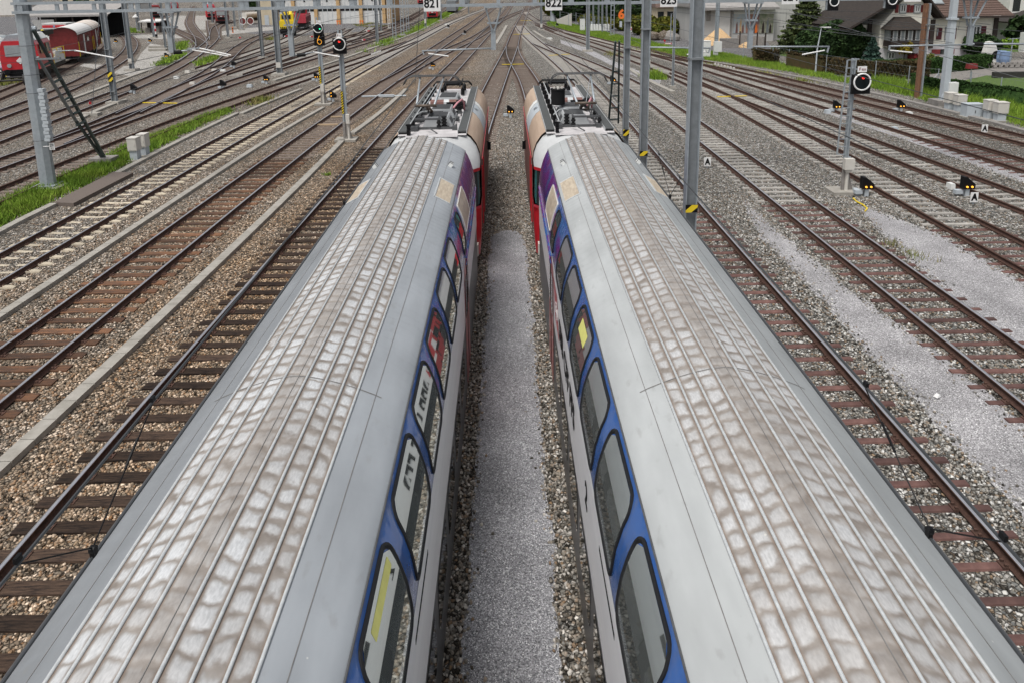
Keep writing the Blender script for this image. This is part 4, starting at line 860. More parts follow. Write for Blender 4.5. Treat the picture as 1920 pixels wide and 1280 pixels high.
for z in(5.1,6.35,4.3,2.2): g.ring((XM,0,z),.325,.012,'z',20)
g.done('mast_band','dark_grey',mst)
g=G(); g.box((XM+.1,0,-.0),(1.3,1.2,.24),0); g.done('mast_footing','concrete',gan)
g=G()
xr=27.5
for yy in(-.28,.28):
    for z in(BZ0+.06,BZ1-.05): g.box(((XM-.2+xr)/2,yy,z),(xr-XM+.2,.09,.11),0)
    x=XM+.15; k=0
    while x<xr:
        g.box((x,yy,(BZ0+BZ1)/2),(.16 if k%3 else .2,.05,BZ1-BZ0-.2),0); g.box((x,0,BZ0+.06),(.07,.45,.06),0); x+=1.55; k+=1
g.done('beam','galv',gan)
g=G(); g.hbeam(xr-.2,0,.35,.3,0,BZ0,0); g.done('mast','galv',gan)
# stay of the left mast
a=PY(56,52,YG); b=P(196,306); b2=b-Vector((0,YG,0)); a2=a-Vector((0,YG,0))
a2.z=min(a2.z,7.0)
g=G(); off=Vector((.22,.02,0))
d_=(b2-a2); mid=a2+d_*.62
g.bar(a2+Vector((.14,0,0)),b2+Vector((.03,0,.3)),.13,.10,0); g.bar(a2+Vector((.12,0,-1.15)),mid+Vector((-.18,0,-.15)),.11,.09,1); g.bar(mid+Vector((-.18,0,-.15)),b2+Vector((-.09,0,.3)),.12,.09,0)
for t in(.2,.32,.45,.56,.64): 
    p=a2+d_*t; g.bar(p+Vector((-.25,0,-.25)),p+Vector((.18,0,-.05)),.08,.10,0)
g.bar(a2+Vector((-.1,0,-1.25)),a2+Vector((1.1,0,-1.22)),.08,.08,1)
g.done('stay',['stay_green','galv_dark'],gan)
g=G(); g.box((b2.x,b2.y,.14),(1.1,.8,.34),0); g.done('stay_footing','conc_dark',gan)
# drop posts under the beam
def drop(px,ytop,yj,yb,hw):
    pass
def dpost(name,xt,xb,ytop,yj,yb,spread,label=None):
    t=PY(xt,ytop,YG); j=PY(xb,yj,YG); b=PY(xb-1 if False else xb,yb,YG); k=MPP(YG); hw=spread*k/2
    o=Vector((0,YG,0)); g=G()
    for sx in(-1,1):
        for yy in(-.26,.26): g.bar((t.x+sx*hw,yy,BZ0-.03),(j.x+sx*.05,0+yy*.35,j.z-.25),.06,.06)
    g.box((t.x,0,BZ0-.035),(hw*2+.12,.66,.05)); g.box((j.x,0,j.z+.10),(.42+hw*.3,.35,.07)); g.box(((j.x+b.x)/2,0,(j.z-.2+b.z)/2),(.20,.16,j.z-.2-b.z+.1))
    g.done('drop_post','galv',gan); return b
D1=dpost('a',925,925,14,48,92,28); D2=dpost('b',546,546,18,52,104,27); D3=dpost('c',1412,1407,9,43,89,24); D4=dpost('d',1828,1820,2,38,83,28); D5=dpost('e',317,320,23,56,97,24)
# cantilever arms on the drop posts
def arm(label,p0,p1,r=.035,m='galv',name='cantilever_arm',ins=None,grp='cantilever arms below the gantry',drop_=None,Y=None,white=None):
    Y=Y or YG; a=PY(*p0,Y); b=PY(*p1,Y); root=thing(name,label,'cantilever arm',tuple(a),0,grp); o=a
    g=G(); g.cyl((0,0,0),b-o,r,10); g.done('tube',m,root,smooth=True)
    if ins:
        i0,i1=PY(*ins[0],Y)-o,PY(*ins[1],Y)-o; g=G(); n=7
        for k in range(n): q=i0+(i1-i0)*((k+.5)/n); dd=(i1-i0)/n*.3; g.cyl(q-dd,q+dd,.085,10)
        g.cyl(i0,i1,.055,8); g.done('insulator','rubber',root)
    if drop_: q=PY(*drop_,Y)-o; g=G(); g.bar(b-o+Vector((0,0,.03)),q,.06,.05); g.done('drop_bracket',m,root)
    if white:
        w0,w1=PY(*white[0],Y)-o,PY(*white[1],Y)-o; g=G(); g.cyl(w0,w1,.03,8); g.done('registration_arm','white',root)
        if drop_: g=G(); g.cyl(w0,q,.012,5); g.done('link','wire',root)
    return root
arm('grey tube reaching left from the drop post left of the centre throat',(924,91),(792,96),drop_=(795,103),white=((803,101),(841,106)))
arm('white arm with a dark insulator crossing the left signals',(549,105),(590,98),r=.028,ins=((557,104),(573,103)),white=((587,98),(637,107)))
arm('long grey tube left of the red brown house with a tilted white arm',(1410,88),(1554,88),drop_=(1551,99),white=((1546,95),(1504,103)))
arm('grey tube running in front of the cream house wall',(1816,84),(1668,87),drop_=(1667,95),white=((1710,99),(1668,95)))
arm('grey tube leaving the picture at the right from the last drop post',(1822,83),(1950,83),r=.045,ins=((1826,83),(1843,83)))
arm('white arm with insulators over the yard junction on the left',(323,98),(360,94),r=.03,ins=((326,99),(341,98)),white=((360,94),(428,106)),drop_=(358,96))
arm('second thin white arm above the yard junction',(352,92),(374,91),r=.025,white=((374,91),(433,104)),drop_=(372,93))
arm('white arm in front of the red crane lorry wagon',(110,96),(141,95),r=.025,white=((140,95),(214,109)),drop_=(141,97))
arm('grey tube fixed to the nearest right hand mast with a white arm beyond it',(1203,89),(1332,91),drop_=(1328,100),white=((1323,97),(1288,103)))
# track number boards on the gantry
for s_,x,y0,y1,lb in(('821',810,-6,21,'white number board 821 above the red train'),('822',1038,-7,19,'white number board 822 over the centre tracks'),('823',1254,-11,12.5,'white number board 823 beside the nearest right hand mast'),('824',1482,-18,7.5,'white number board 824 in front of the spruce tree'),('825',1712,-22,3,'white number board 825 cut by the top edge over the house')):
    p=PY(x,(y0+y1)/2,YG-.42); k=MPP(YG); root=thing('number_board',lb,'sign',tuple(p),0,'track number boards on the gantry')
    g=G(); g.box((0,0,0),(30*k,.03,(y1-y0)*k)); g.done('plate','white',root)
    g=G(); g.box((0,.1,.15),(.3,.18,.06)); g.done('bracket','galv_dark',root)
    text(s_,20.5*k,'black',root,(0,-.018,-.01),name='number',sx=.92,bold=.012)
# counterweights and small plate at the left mast
cw=thing('counterweight_stack','slim stack of grey tension weights hanging beside the thick left mast','counterweight',tuple(PY(93,265,YG-.3)))
g=G(); a=PY(81,166,YG-.3); b=PY(93,265,YG-.3); n=15
for k in range(n):
    z=(a.z-b.z)*(k+.5)/n; g.box(((a.x-b.x)*(k/n)*.2+(.02 if k%2 else -.02),0,z),(.24,.24,(a.z-b.z)/n*.86))
g.done('weight','cab_grey',cw); g=G(); g.cyl((0,0,0),(0,0,a.z-b.z+1.2),.012,6); g.done('tension_rod','wire',cw)
p=PY(97.5,275,YG-.3); t_=thing('kilometre_plate','small white plate numbered 29 fixed to the thick left mast','sign',tuple(p))
k=MPP(YG); g=G(); g.box((0,0,0),(9.5*k,.02,13*k)); g.box((-.25,0.02,0),(.3,.02,.03)); g.done('plate','white',t_); text('29',7*k,'black',t_,(0,-.014,1.8*k),name='number'); text('0.2',4.5*k,'black',t_,(0,-.014,-3.6*k),name='small_number')
# ================================================================== MASTS
def hmast(label,bx,by,xt,yt,wpx_,m='galv',foot=True,name='catenary_mast',pos=None,top=None,stripe=None,band=(),grp='catenary masts',ax='x',junc=None,lean=True,web=None):
    b=pos or P(bx,by); wd=wpx_*MPP(b.y); z1=top or 9.2
    root=thing(name,label,'mast',tuple(b),0,grp); g=G(); g.hbeam(0,0,wd,wd*.9,0,z1,0,ft=max(.02,wd*.09),ax=ax,mw=1); g.done('post',[m,'galv_dark'],root)
    if foot: g=G(); g.box((0,0,.08),(wd*3.0,wd*2.8,.28),0,top=(.92,.92)); g.done('footing','concrete',root)
    if stripe: 
        z=ZT(b,stripe[0]); zb=ZT(b,stripe[1]); g=G(); stripes(g,(0,-wd*.5-.012,(z+zb)/2),wd*1.05,abs(z-zb),0,1,4); g.done('warning_plate',['yellow','black'],root)
    for zz in band:
        g=G(); z=ZT(b,zz); g.box((0,0,z),(wd*1.12,wd*1.06,.05)); g.done('clamp_band','galv_dark',root)
    if junc: 
        z=ZT(b,junc[0]); zb=ZT(b,junc[1]); g=G(); g.box((0,-wd*.5-.03,(z+zb)/2),(wd*.95,.06,z-zb)); g.done('sleeve','cab_beige',root)
    return root
hmast('grey mast with a striped plate standing among the left yard tracks',216,195,195,25,8.5,'galv',stripe=(135,153),band=(93,172))
hmast('grey mast with a pale sleeve behind the striped left mast',248,133,233,0,7,'galv',junc=(110,119))
hmast('two tone grey mast with a pale concrete foot left of the two signals',525,141,510,0,9,'galv',junc=(117,127))
hmast('dark slim post just left of the two tone mast',493,110,485,0,5.5,'galv_dark')
hmast('blue grey mast standing on the green strip right of the red signal',708,83,697,0,5,'galv'); hmast('dark slim mast behind the blue grey one, near the shed corner',715,61,711,0,3.5,'galv_dark')
hmast('mast with a white sleeve at the end of the green strip by sign 821',798,53,795,0,3.6,'galv',junc=(36,44))
hmast('thin mast right of the short red train',879,28,876,0,2.5,'galv_dark'); hmast('mast beside the left side of sign 821, grey',827,40,826,0,3,'galv')
hmast('slim mast in front of the thin yard signs near the red trains',428,72,424,0,3.6,'galv'); hmast('grey mast behind the rounded red train',399,45,396,0,3.2,'galv_dark'); hmast('mast in front of the dark red shunter at the left',441,52,438,0,3.2,'galv')
hmast('pair post in front of the track shelter',289,72,286,8,3.4,'galv'); hmast('second post beside the track shelter',311,93,306,10,3.2,'galv'); hmast('slim post at the left edge of the yard path',262,60,258,20,3,'galv')
hmast('grey mast by the pale curved trough right of sign 822',1015,57,1014,0,4,'galv_dark',junc=(45,52)); hmast('light blue mast on the sandy strip right of the centre throat',1102,97,1098,0,6.5,'galv')
hmast('slim mast in the grass behind the second big mast',1210,84,1211,0,5,'galv'); hmast('dark paired beam mast with a concrete sleeve between the big masts',1215,139,1218,0,6.5,'galv_dark',junc=(113,121),)
hmast('thin blue post half hidden by the nearest right mast',1261,166,1263,0,4,'galv')
for X_,Y_,px,st,lb in((4.62,26.0,10.5,(242,254),'farthest of three big dark masts by the right train, with an orange painted 6'),(4.62,22.6,14,(282,291),'middle one of the three big masts rising beside the right train'),(4.62,16.6,21,(381,395),'nearest and widest of the three big masts beside the right train')):
    b=Vector((X_,Y_,0)); r_=hmast(lb,0,0,0,0,px,'galv',pos=b,top=9.6,stripe=st,band=((40,90) if px<12 else (55,) if px<20 else (110,)),grp='big masts beside the right train')
    if px<12:
        wd=px*MPP(Y_); q=PY(1165,28,Y_-wd*.5-.03)-b; text('6',.46,'orange',r_,tuple(q),name='painted_number',bold=.02)
        q=PY(1164,46,Y_-wd*.5-.03)-b; g=G(); g.box(q,(.09,.02,.22)); g.done('small_plate','cab_grey',r_)
        a=PY(1154,78,Y_+.1)-b; c_=PY(1141,232,Y_+1.6)-b; g=G(); g.bar(a,c_,.07,.09); g.bar(a+Vector((.16,.1,0)),c_+Vector((.42,.1,0)),.07,.09)
        for t in(.35,.5,.65,.8,.95): u=a+(c_-a)*t; g.bar(u,u+Vector((.16+.26*t,.1,0)),.05,.05)
        g.done('stay','stay_green',r_)
def lattice(label,bx,by,yt,wpx_,m='galv',foot=True,grp='lattice masts',white=False):
    b=P(bx,by); wd=wpx_*MPP(b.y); h=max(ZT(b,yt),6) if yt>-30 else 9.5; root=thing('lattice_mast',label,'mast',tuple(b),0,grp); g=G(); t=max(.04,wd*.14)
    for sx in(-1,1):
        for sy in(-1,1): g.box((sx*wd/2,sy*wd*.35,h/2),(t,t,h))
    n=int(h/.75)
    for k in range(n): z=.3+k*.75; g.box((0,-wd*.35,z),(wd,t*.8,t*.9)); g.box((0,wd*.35,z),(wd,t*.8,t*.9))
    g.done('post',m,root)
    if foot: g=G(); g.box((0,0,.08),(wd*2.2,wd*2,.26)); g.done('footing','concrete',root)
lattice('nearest of the lattice masts on the green strip left of sign 821',740,74,-40,6); lattice('second lattice mast along the green strip, behind the nearest',755,68,-40,5.5); lattice('third lattice mast on the green strip, with pale foot by the rails',765,62,-40,4.5); lattice('far lattice mast in front of the ochre shed corner',730,55,-40,3.5,'cab_white')
lattice('lattice mast in the grass left of the farthest big mast',1148,68,-40,6); lattice('lattice mast in front of the round locomotive wheels',453,57,-40,4)
lattice('wide lattice mast left of the yard junction',325,98,-40,7)
for k,(x,y) in enumerate(((1112,60),(1122,58),(1129,62),(1137,57),(1047,40),(1060,38))):
    hmast(['grey post before the yellow bushes, first from the white box','grey post before the yellow bushes, second from the white box','short grey post by the drainage plates','grey post nearest the lattice mast by the bushes','slim post by the road under the bridge pier','slim post beside the bridge pier on its right'][k],x,y,x,0,2.8,'galv',foot=False)
# rusty mast and concrete mast by the cabinets
b=P(1721,184); rm=thing('catenary_mast','tall mast with one rust brown flange in front of the house','mast',tuple(b),0,'catenary masts'); wd=9*MPP(b.y); h=ZT(b,7); g=G(); g.box((-wd*.42,0,h/2),(.10,wd,h),0); g.box((wd*.42,0,h/2),(.10,wd,h),1); g.box((0,0,h/2),(wd*.7,.06,h-.02),0); g.done('post',['rust_beam','galv'],rm); g=G(); g.box((.35,-.2,h*.78),(.9,.06,.06)); g.box((.8,-.2,h*.70),(.06,.06,.5)); g.done('bracket','galv_dark',rm)
b=P(1768,197); cm=thing('catenary_mast','thick pale concrete mast with a yellow tag beside the trackside cabinets','mast',tuple(b),0,'catenary masts'); g=G(); w0=12*MPP(b.y); h=10.; g.box((0,0,h/2),(w0,w0,h),0,top=(.72,.72)); g.done('post','cab_grey',cm)

zt=ZT(b,36); g=G(); g.box((0,0,zt),(w0*1.25,w0*1.25,.12)); g.done('collar','cab_grey',cm)
g=G(); z=ZT(b,142); g.box((-.02,-w0*.42,z),(w0*.6,.03,.24)); g.done('yellow_tag','yellow',cm)
g=G(); z=ZT(b,165); g.box((.42,-.15,z),(.6,.35,.78)); g.box((.42,-.33,z),(.5,.02,.66)); bxx=g.done('meter_box','cab_white',cm); g=G(); g.box((0,0,.12),(1.4,1.2,.5)); g.done('footing','conc_dark',cm)
for q in(-1,1):
    g=G(); g.bar((q*.35,-.3,.37),(q*.12,-.1,1.0),.04,.04); g.done('base_strut','galv',cm)
b=P(1342,105); wm=thing('catenary_mast','grey mast carrying a white box by the white cabinets','mast',tuple(b),0,'catenary masts'); wd=6*MPP(b.y); g=G(); g.hbeam(0,0,wd,wd,0,9.5); g.done('post','galv',wm); g=G(); za,zb=ZT(b,78),ZT(b,97); k=MPP(b.y); g.box((1*k,-.35,(za+zb)/2),(14*k,.4,za-zb)); g.box((-2*k,-.3,(zb)/2),(8*k,.35,zb)); g.done('switch_box','cab_white',wm)
# ================================================================== SIGNALS
def signal(label,bx,by,head,plate,txt,lamp,mastw,lower=None,stripe=None,box=None,ladder=None,xt=None,topy=None,full_ring=False):
    b=P(bx,by); k=MPP(b.y); root=thing('light_signal',label,'railway signal',tuple(b),0,'railway light signals'); Y=b.y
    zt=PY(head[0],topy or head[1]-18,Y).z; wd=mastw*k
    hc=PY((head[0]+head[2])/2,(head[1]+head[3])/2,Y-.25)-b; hw=(head[2]-head[0])*k; hh=(head[3]-head[1])*k
    mx=0.0
    g=G(); g.box((mx-wd*.32,0,zt/2+.3),(wd*.34,.12,zt-.6)); g.box((mx+wd*.34,.03,zt/2+.3),(wd*.26,.10,zt-.6)); g.box((mx,.02,zt/2),(wd*.4,.03,zt-.7)); ms=g.done('post','galv',root)
    g=G(); n=int(zt/.42)
    for q in range(n): g.box((mx+wd*.62,-.03,.7+q*.40),(.10,.03,.05))
    g.done('rung','galv',ms)
    g=G(); g.box((mx-wd*.3,-.05,.55),(.14,.10,1.1)); g.ext([(.02,0),(.36,0),(.08,1.05),(.02,1.05)],-.06,.06,0,off=(mx,0,.05)); g.done('base_bracket','conc_dark',root); g=G(); g.box((0,0,.05),(1.2,.9,.16)); g.done('footing','concrete',root)
    # head
    g=G(); g.box(hc,(hw,.14,hh)); hd=g.done('signal_head','black',root)
    r=hw*.45; rc=Vector((hc.x,hc.y-.10,hc.z+hh*.12))
    g=G(); g.disc((rc.x,rc.y+.02,rc.z),r*.96,'y',28,0,.05); g.done('lens_plate','lens',hd)
    g=G(); g.ring(rc,r,.035,'y',40,0,*((0,360) if full_ring else (-170,150))); g.done('white_ring','white',hd,smooth=True)
    for nm,dx,dz,rr,m in lamp:
        g=G(); g.disc((rc.x+dx*r,rc.y-.02,rc.z+dz*r),rr*r,'y',16,0,.05); g.done(nm,m,hd)
        g=G(); L=[(rc.x+dx*r+rr*r*1.25*math.cos(R(a)),rc.z+dz*r+rr*r*1.25*math.sin(R(a))) for a in range(20,170,15)]
        g.loft([[(x,rc.y-.02,z) for x,z in L],[(x,rc.y-.26,z-.01) for x,z in L]],closed=False); g.done('hood','black_matte',hd)
    pc=PY((plate[0]+plate[2])/2,(plate[1]+plate[3])/2,Y-.27)-b; pw,ph=(plate[2]-plate[0])*k,(plate[3]-plate[1])*k
    g=G(); g.box(pc,(pw,.025,ph)); pl=g.done('name_plate','white',root); text(txt[0],ph*.78,'red_dark',pl,(pc.x-pw*.26,pc.y-.017,pc.z),name='lettering'); text(txt[1:],ph*.48,'red_dark',pl,(pc.x+pw*.16,pc.y-.017,pc.z-ph*.08),name='small_lettering')
    if lower:
        lc=PY((lower[0]+lower[2])/2,(lower[1]+lower[3])/2,Y-.25)-b; lw,lh=(lower[2]-lower[0])*k,(lower[3]-lower[1])*k
        g=G(); g.box(lc,(lw,.14,lh)); g.box((lc.x,lc.y-.12,lc.z+lh*.5),(lw*.95,.28,.03)); lo=g.done('speed_indicator','black',root)
        # a 6 made of small lamps, as in the photo: slanting stroke running into a closed bowl
        pts=[(.10-.0-.16+.18*(1-t)-.10,.34-.34*t) for t in np.linspace(0,1,7)]+[(.02+.20*math.cos(a),-.16+.20*math.sin(a)) for a in np.linspace(0,2*math.pi,18)[:-1]]
        g=G()
        for u,v in pts: g.disc((lc.x+u*lw,lc.y-.08,lc.z+v*lh),(.017),'y',8,0,.03)
        g.done('lamp_digit','lamp_amber',lo)
    if stripe:
        za,zb=PY(bx,stripe[0],Y).z,PY(bx,stripe[1],Y).z; g=G(); stripes(g,(mx-wd*.32,-.075,(za+zb)/2),wd*.42,za-zb,0,1,9,slope=.6); g.done('warning_plate',['yellow','black'],root)
    if box:
        q0=PY(box[0],box[1],Y-.2)-b; q1=PY(box[2],box[3],Y-.2)-b; g=G(); g.box(((q0.x+q1.x)/2,-.18,(q0.z+q1.z)/2),(abs(q1.x-q0.x),.22,abs(q0.z-q1.z))); g.box(((q0.x+q1.x)/2,-.18,q1.z-.06),(abs(q1.x-q0.x)*.6,.12,.12)); g.cyl(((q0.x+q1.x)/2,-.12,q1.z),((q0.x+q1.x)/2,-.12,0),.07,8); g.done('junction_box','cab_beige',root)
    if ladder:
        l0=PY(ladder[0],ladder[1],Y-.1)-b; l1=PY(ladder[2],ladder[3],Y-.1)-b; g=G()
        for dx in(-.17,.17): g.bar((l0.x+dx,-.1,l0.z),(l1.x+dx,-.1,l1.z),.05,.04)
        n=13
        for i in range(n): t=i/(n-1); q=l0+(l1-l0)*t; g.box((q.x,-.1,q.z),(.32,.03,.03))
        g.done('ladder','galv',root)
    return root,b,k
signal('left signal showing green above an amber lit 6',607,197,(588,47,606,64),(593,39,601,45.5),'F21',[('green_lamp',.42,-.12,.15,'lamp_green'),('dark_lamp',-.25,-.12,.13,'lens')],8,lower=(589.5,65,608.5,86),stripe=(125,157),box=(601,158,608,172),topy=33)
signal('left signal showing a red light in front of the green one',650,264,(625,72.5,649,101),(631,63.5,640.5,71),'F11',[('red_lamp',.05,.45,.18,'lamp_red'),('dark_lamp',-.25,-.15,.13,'lens'),('dark_lamp',.35,-.15,.13,'lens')],9,stripe=(171,213),box=(648,215,656,232),topy=57)
root,b,k=signal('tall right hand signal with a red light, white ring and a ladder',1581,361,(1597.5,140,1630.5,176),(1608.5,125,1625,135.5),'F825',[('red_lamp',.05,.5,.14,'lamp_red')],9,box=(1584,298,1600,318),ladder=(1597,113,1577,290),topy=110,full_ring=True)
for px,lb in((1562,'black hanging signal with a white ring over the spruce and the grey wall'),(1671,'black hanging signal with a white ring before the house gable')):
    y1=20 if px<1600 else 17; c=PY(px,y1-13,YG-.35); k=MPP(YG); root=thing('hanging_signal',lb,'railway signal',tuple(c),0,'signals hung from the gantry')
    g=G(); g.box((0,0,0),(17.5*k,.14,25*k)); hd=g.done('signal_head','black',root); g=G(); g.ring((.01,-.09,3*k),7.7*k,.026,'y',36); g.done('white_ring','white',hd); g=G(); g.disc((.01,-.08,3*k),7.4*k,'y',24,0,.03); g.done('lens_plate','lens',hd); g=G(); g.box((-9.5*k,.1,2*k),(.06,.1,26*k)); g.box((0,.2,10*k),(.3,.3,.05)); g.done('hanger','galv',root)
# dwarf signals
def dwarf(label,x,y,sz=1.,lamps=((-.10,.10),(.10,.10)),flip=1,lit='lamp_amber'):
    b=P(x,y); root=thing('dwarf_signal',label,'dwarf signal',tuple(b),0,'dwarf signals beside the rails')
    g=G(); g.ext([(-.22*flip,.32),(.26*flip,.32),(.26*flip,.52),(-.10*flip,.82),(-.22*flip,.82)],-.12,.12,0,ax='y'); hd=g.done('signal_head','black',root)
    for u,v in lamps:
        g=G(); g.disc((u*1.0+.02,-.14,.32+v),.036,'y',12,0,.05); g.done('lamp',lit,hd)
    g=G(); g.box((0,0,.16),(.16,.14,.32)); g.box((-.3,.05,.18),(.3,.2,.16)); g.done('foot','cab_grey',root)
    return root
for x,y,lb in((500,158,'dwarf signal with two amber lamps left of the two tone mast'),(594,153,'double headed looking dwarf signal left of the green signal foot'),(812,131,'dwarf signal left of the left pantograph bow'),(957,221,'dwarf signal in the ballast between the two locomotives'),(218,83,'dwarf signal inside the tight curve, lit orange'),(282,82,'dwarf signal on the sandy patch by the yard path'),(313,112,'dwarf signal in the weeds by the pale siding'),(1149,160,'dwarf signal seen through the stay of the farthest big mast'),(1568,212,'dwarf signal just left of the tall right hand signal'),(1688,211,'dwarf signal in front of the grass bank, far right'),(1623,368,'dwarf signal at the foot of the tall right hand signal'),(1811,368,'dwarf signal next to the nearer A board on the right')): dwarf(lb,x,y)
dwarf('dwarf signal turned sideways right of the green signal foot',625,191,lamps=((-.12,.12),(-.12,.36)),flip=1)
for x,y,lb in((252,176,'unlit dark dwarf signal beside the pale siding'),(419,168,'unlit dark dwarf signal behind the grass strip tip'),(439,128,'unlit dark dwarf signal by the curving siding'),(872,66,'small dark dwarf signal near the centre crossover'),(841,54,'tiny dark dwarf signal right of sign 821'),(1045,51,'tiny dark dwarf signal at the edge of the right grass')): dwarf(lb,x,y,lamps=())
# A boards
for x,y,h,lb,yb in((1326,298,17,'white A board alone in the ballast right of the nearest mast',316),(1825,361,19,'white A board beside a dwarf signal',384),(1845,236,15,'white A board between the two rusty tracks',252)):
    b=P(x,yb); k=MPP(b.y); root=thing('letter_board',lb,'sign',tuple(b),0,'white A boards'); w_=h*.75*k; g=G(); g.box((0,0,h*k*.5+.1),(w_,.03,h*k)); g.done('plate','white',root); text('A',h*k*.95,'black',root,(0,-.02,h*k*.5+.1),name='letter',sx=.82,bold=.02); g=G(); g.box((0,.04,.2),(.05,.05,.4)); g.done('post','galv',root)
# ================================================================== CABINETS
def cabinet(label,x0,x1,y0,y1,split=None,m1='cab_beige',m2='cab_grey',dep=.5,grp='trackside cabinets',tx=None):
    b=P((x0+x1)/2,y1); k=MPP(b.y); w_=(x1-x0)*k; h=ZT(b,y0); root=thing('trackside_cabinet',label,'cabinet',tuple(b),0,grp)
    if split:
        hs=ZT(b,split); g=G(); g.box((0,dep/2,hs/2),(w_*.8,dep*.8,hs)); g.done('pedestal',m2,root)
        g=G(); g.box((0,dep/2,(hs+h)/2),(w_,dep,h-hs)); g.box((0,dep/2,h+.02),(w_*1.05,dep*1.08,.05)); bo=g.done('housing',m1,root)
        g=G(); g.box((0,-.006,(hs+h)/2),(w_*.86,.012,(h-hs)*.86)); g.box((w_*.3,-.02,(hs+h)/2),(.03,.02,.12)); g.done('door',m1,bo)
    else:
        g=G(); g.box((0,dep/2,h/2),(w_,dep,h)); g.box((0,dep/2,h+.02),(w_*1.04,dep*1.08,.05)); bo=g.done('housing',m1,root); g=G(); g.box((0,-.006,h*.5),(w_*.9,.012,h*.85)); g.box((0,-.014,h*.45),(.06,.01,.18),1); g.done('door',[m1,'dark_grey'],bo)
    g=G(); g.box((0,dep/2,.02),(w_*1.2,dep*1.3,.08)); g.done('plinth_slab','concrete',root)
    return root
cabinet('left of the two grey cabinets on the grass verge, the lower one',242,259,261,303,split=284); cabinet('right of the two grey cabinets on the grass verge, slightly taller',260,275,254,294,split=277)
cabinet('beige topped cabinet right beside the concrete mast foot',1775.5,1793,176,209,split=194); cabinet('second beige topped cabinet from the concrete mast',1793.5,1811,180,213,split=198); cabinet('low wide blue grey cabinet between the two cabinet pairs',1811,1843.5,197,221,m1='cab_grey',dep=.6)
cabinet('beige topped cabinet directly right of the low wide one',1850,1868,190,225,split=209); cabinet('last beige topped cabinet at the right end of the row',1868.5,1889,194,229,split=214)
cabinet('white cabinet left of the two by the sand pile',1294,1311,75,104,m1='cab_white',dep=.8,grp='white cabinets'); cabinet('white cabinet right of the two by the sand pile',1314,1332,78,109,m1='cab_white',dep=.8,grp='white cabinets'); cabinet('slim tall white cabinet in the grass right of sign 822',1088,1097,37,59,m1='cab_white',dep=.8,grp='white cabinets')
for x,y,lb,m in((418,135,'small white point machine by the curving siding','cab_white'),(352,137,'white box with a rusty end between the sidings','cab_beige'),(331,148,'little white stub box nearest the wagon curve','cab_white'),(361,159,'pale point machine between siding rails','cab_beige'),(402,134,'pale point machine near the curve junction','cab_beige'),(468,164,'flat grey box behind the verge tip','cab_grey'),(1551,213,'grey box left of the right dwarf signal','cab_grey'),(1704,217,'white flat box right of the far right dwarf signal','cab_white'),(1677,246,'small grey block beside the narrow pale path','cab_grey'),(1605,365,'grey box beside the tall signal foot','cab_grey'),(1782,354,'white flat box left of the nearer A board','cab_white'),(1030,74,'pale box at the end of the curved trough','cab_white'),(838,47,'white box by the short red train','cab_white')):
    b=P(x,y); k=MPP(b.y); g=G(); g.box((0,0,.12),(9*k,.35,.24),top=(.9,.85)); g.box((4.6*k,0,.09),(2*k,.25,.16)); o=g.done('point_machine',m,loc=tuple(b)); tag(o,lb,'point machine','point machines and boxes')
# yellow hazard rods across the switches
for x0,y0,x1,y1,lb in((1029,104.5,1068,102,'yellow bar across the switch left of the farthest mast'),(963,65,993,64,'yellow bar across the throat switch, middle one'),(976,39,996,39,'yellow bar across the throat switch, farthest'),(941,121.5,982,120.5,'yellow bar across the throat switch, nearest'),(1345,182,1400,180,'yellow bar across the switch right of the nearest mast'),(268,193,333,194,'yellow bar across the switch near the striped mast')):
    a=P(x0,y0,.1); c=P(x1,y1,.1); g=G(); g.bar((0,0,0),c-a,.12,.05); tag(g.done('switch_rod','yellow',loc=tuple(a)),lb,'switch rod','yellow switch rods')
# ================================================================== OVERHEAD LINES
def sag(A,n=12,s=.0): return A
def overhead(label,line,zc=5.62,zm=6.15,step=11.,y0=None,y1=None,msg=True,drops=(),r=.011):
    Q=smooth_line(line,2.); root=thing('overhead_line',label,'overhead line',(0,0,0),0,'overhead lines')
    g=G(); g.tube([(p[0],p[1],zc) for p in Q],r,5); g.done('contact_wire','wire',root)
    if msg:
        zf=lambda y: zm+.35*((abs((y+6)%50-25)/25)**2)
        g=G(); g.tube([(p[0]+.02,p[1],zf(p[1])) for p in Q],r,5); g.done('messenger_wire','wire',root)
        for yy in np.arange(max(Q[0][1],5)+3,min(Q[-1][1],130),step):
            i=int(np.argmin(np.abs(Q[:,1]-yy))); g=G(); g.cyl((Q[i][0],Q[i][1],zc),(Q[i][0]+.02,Q[i][1],zf(Q[i][1])),r*.6,4); g.done('dropper','wire',root)
    return root
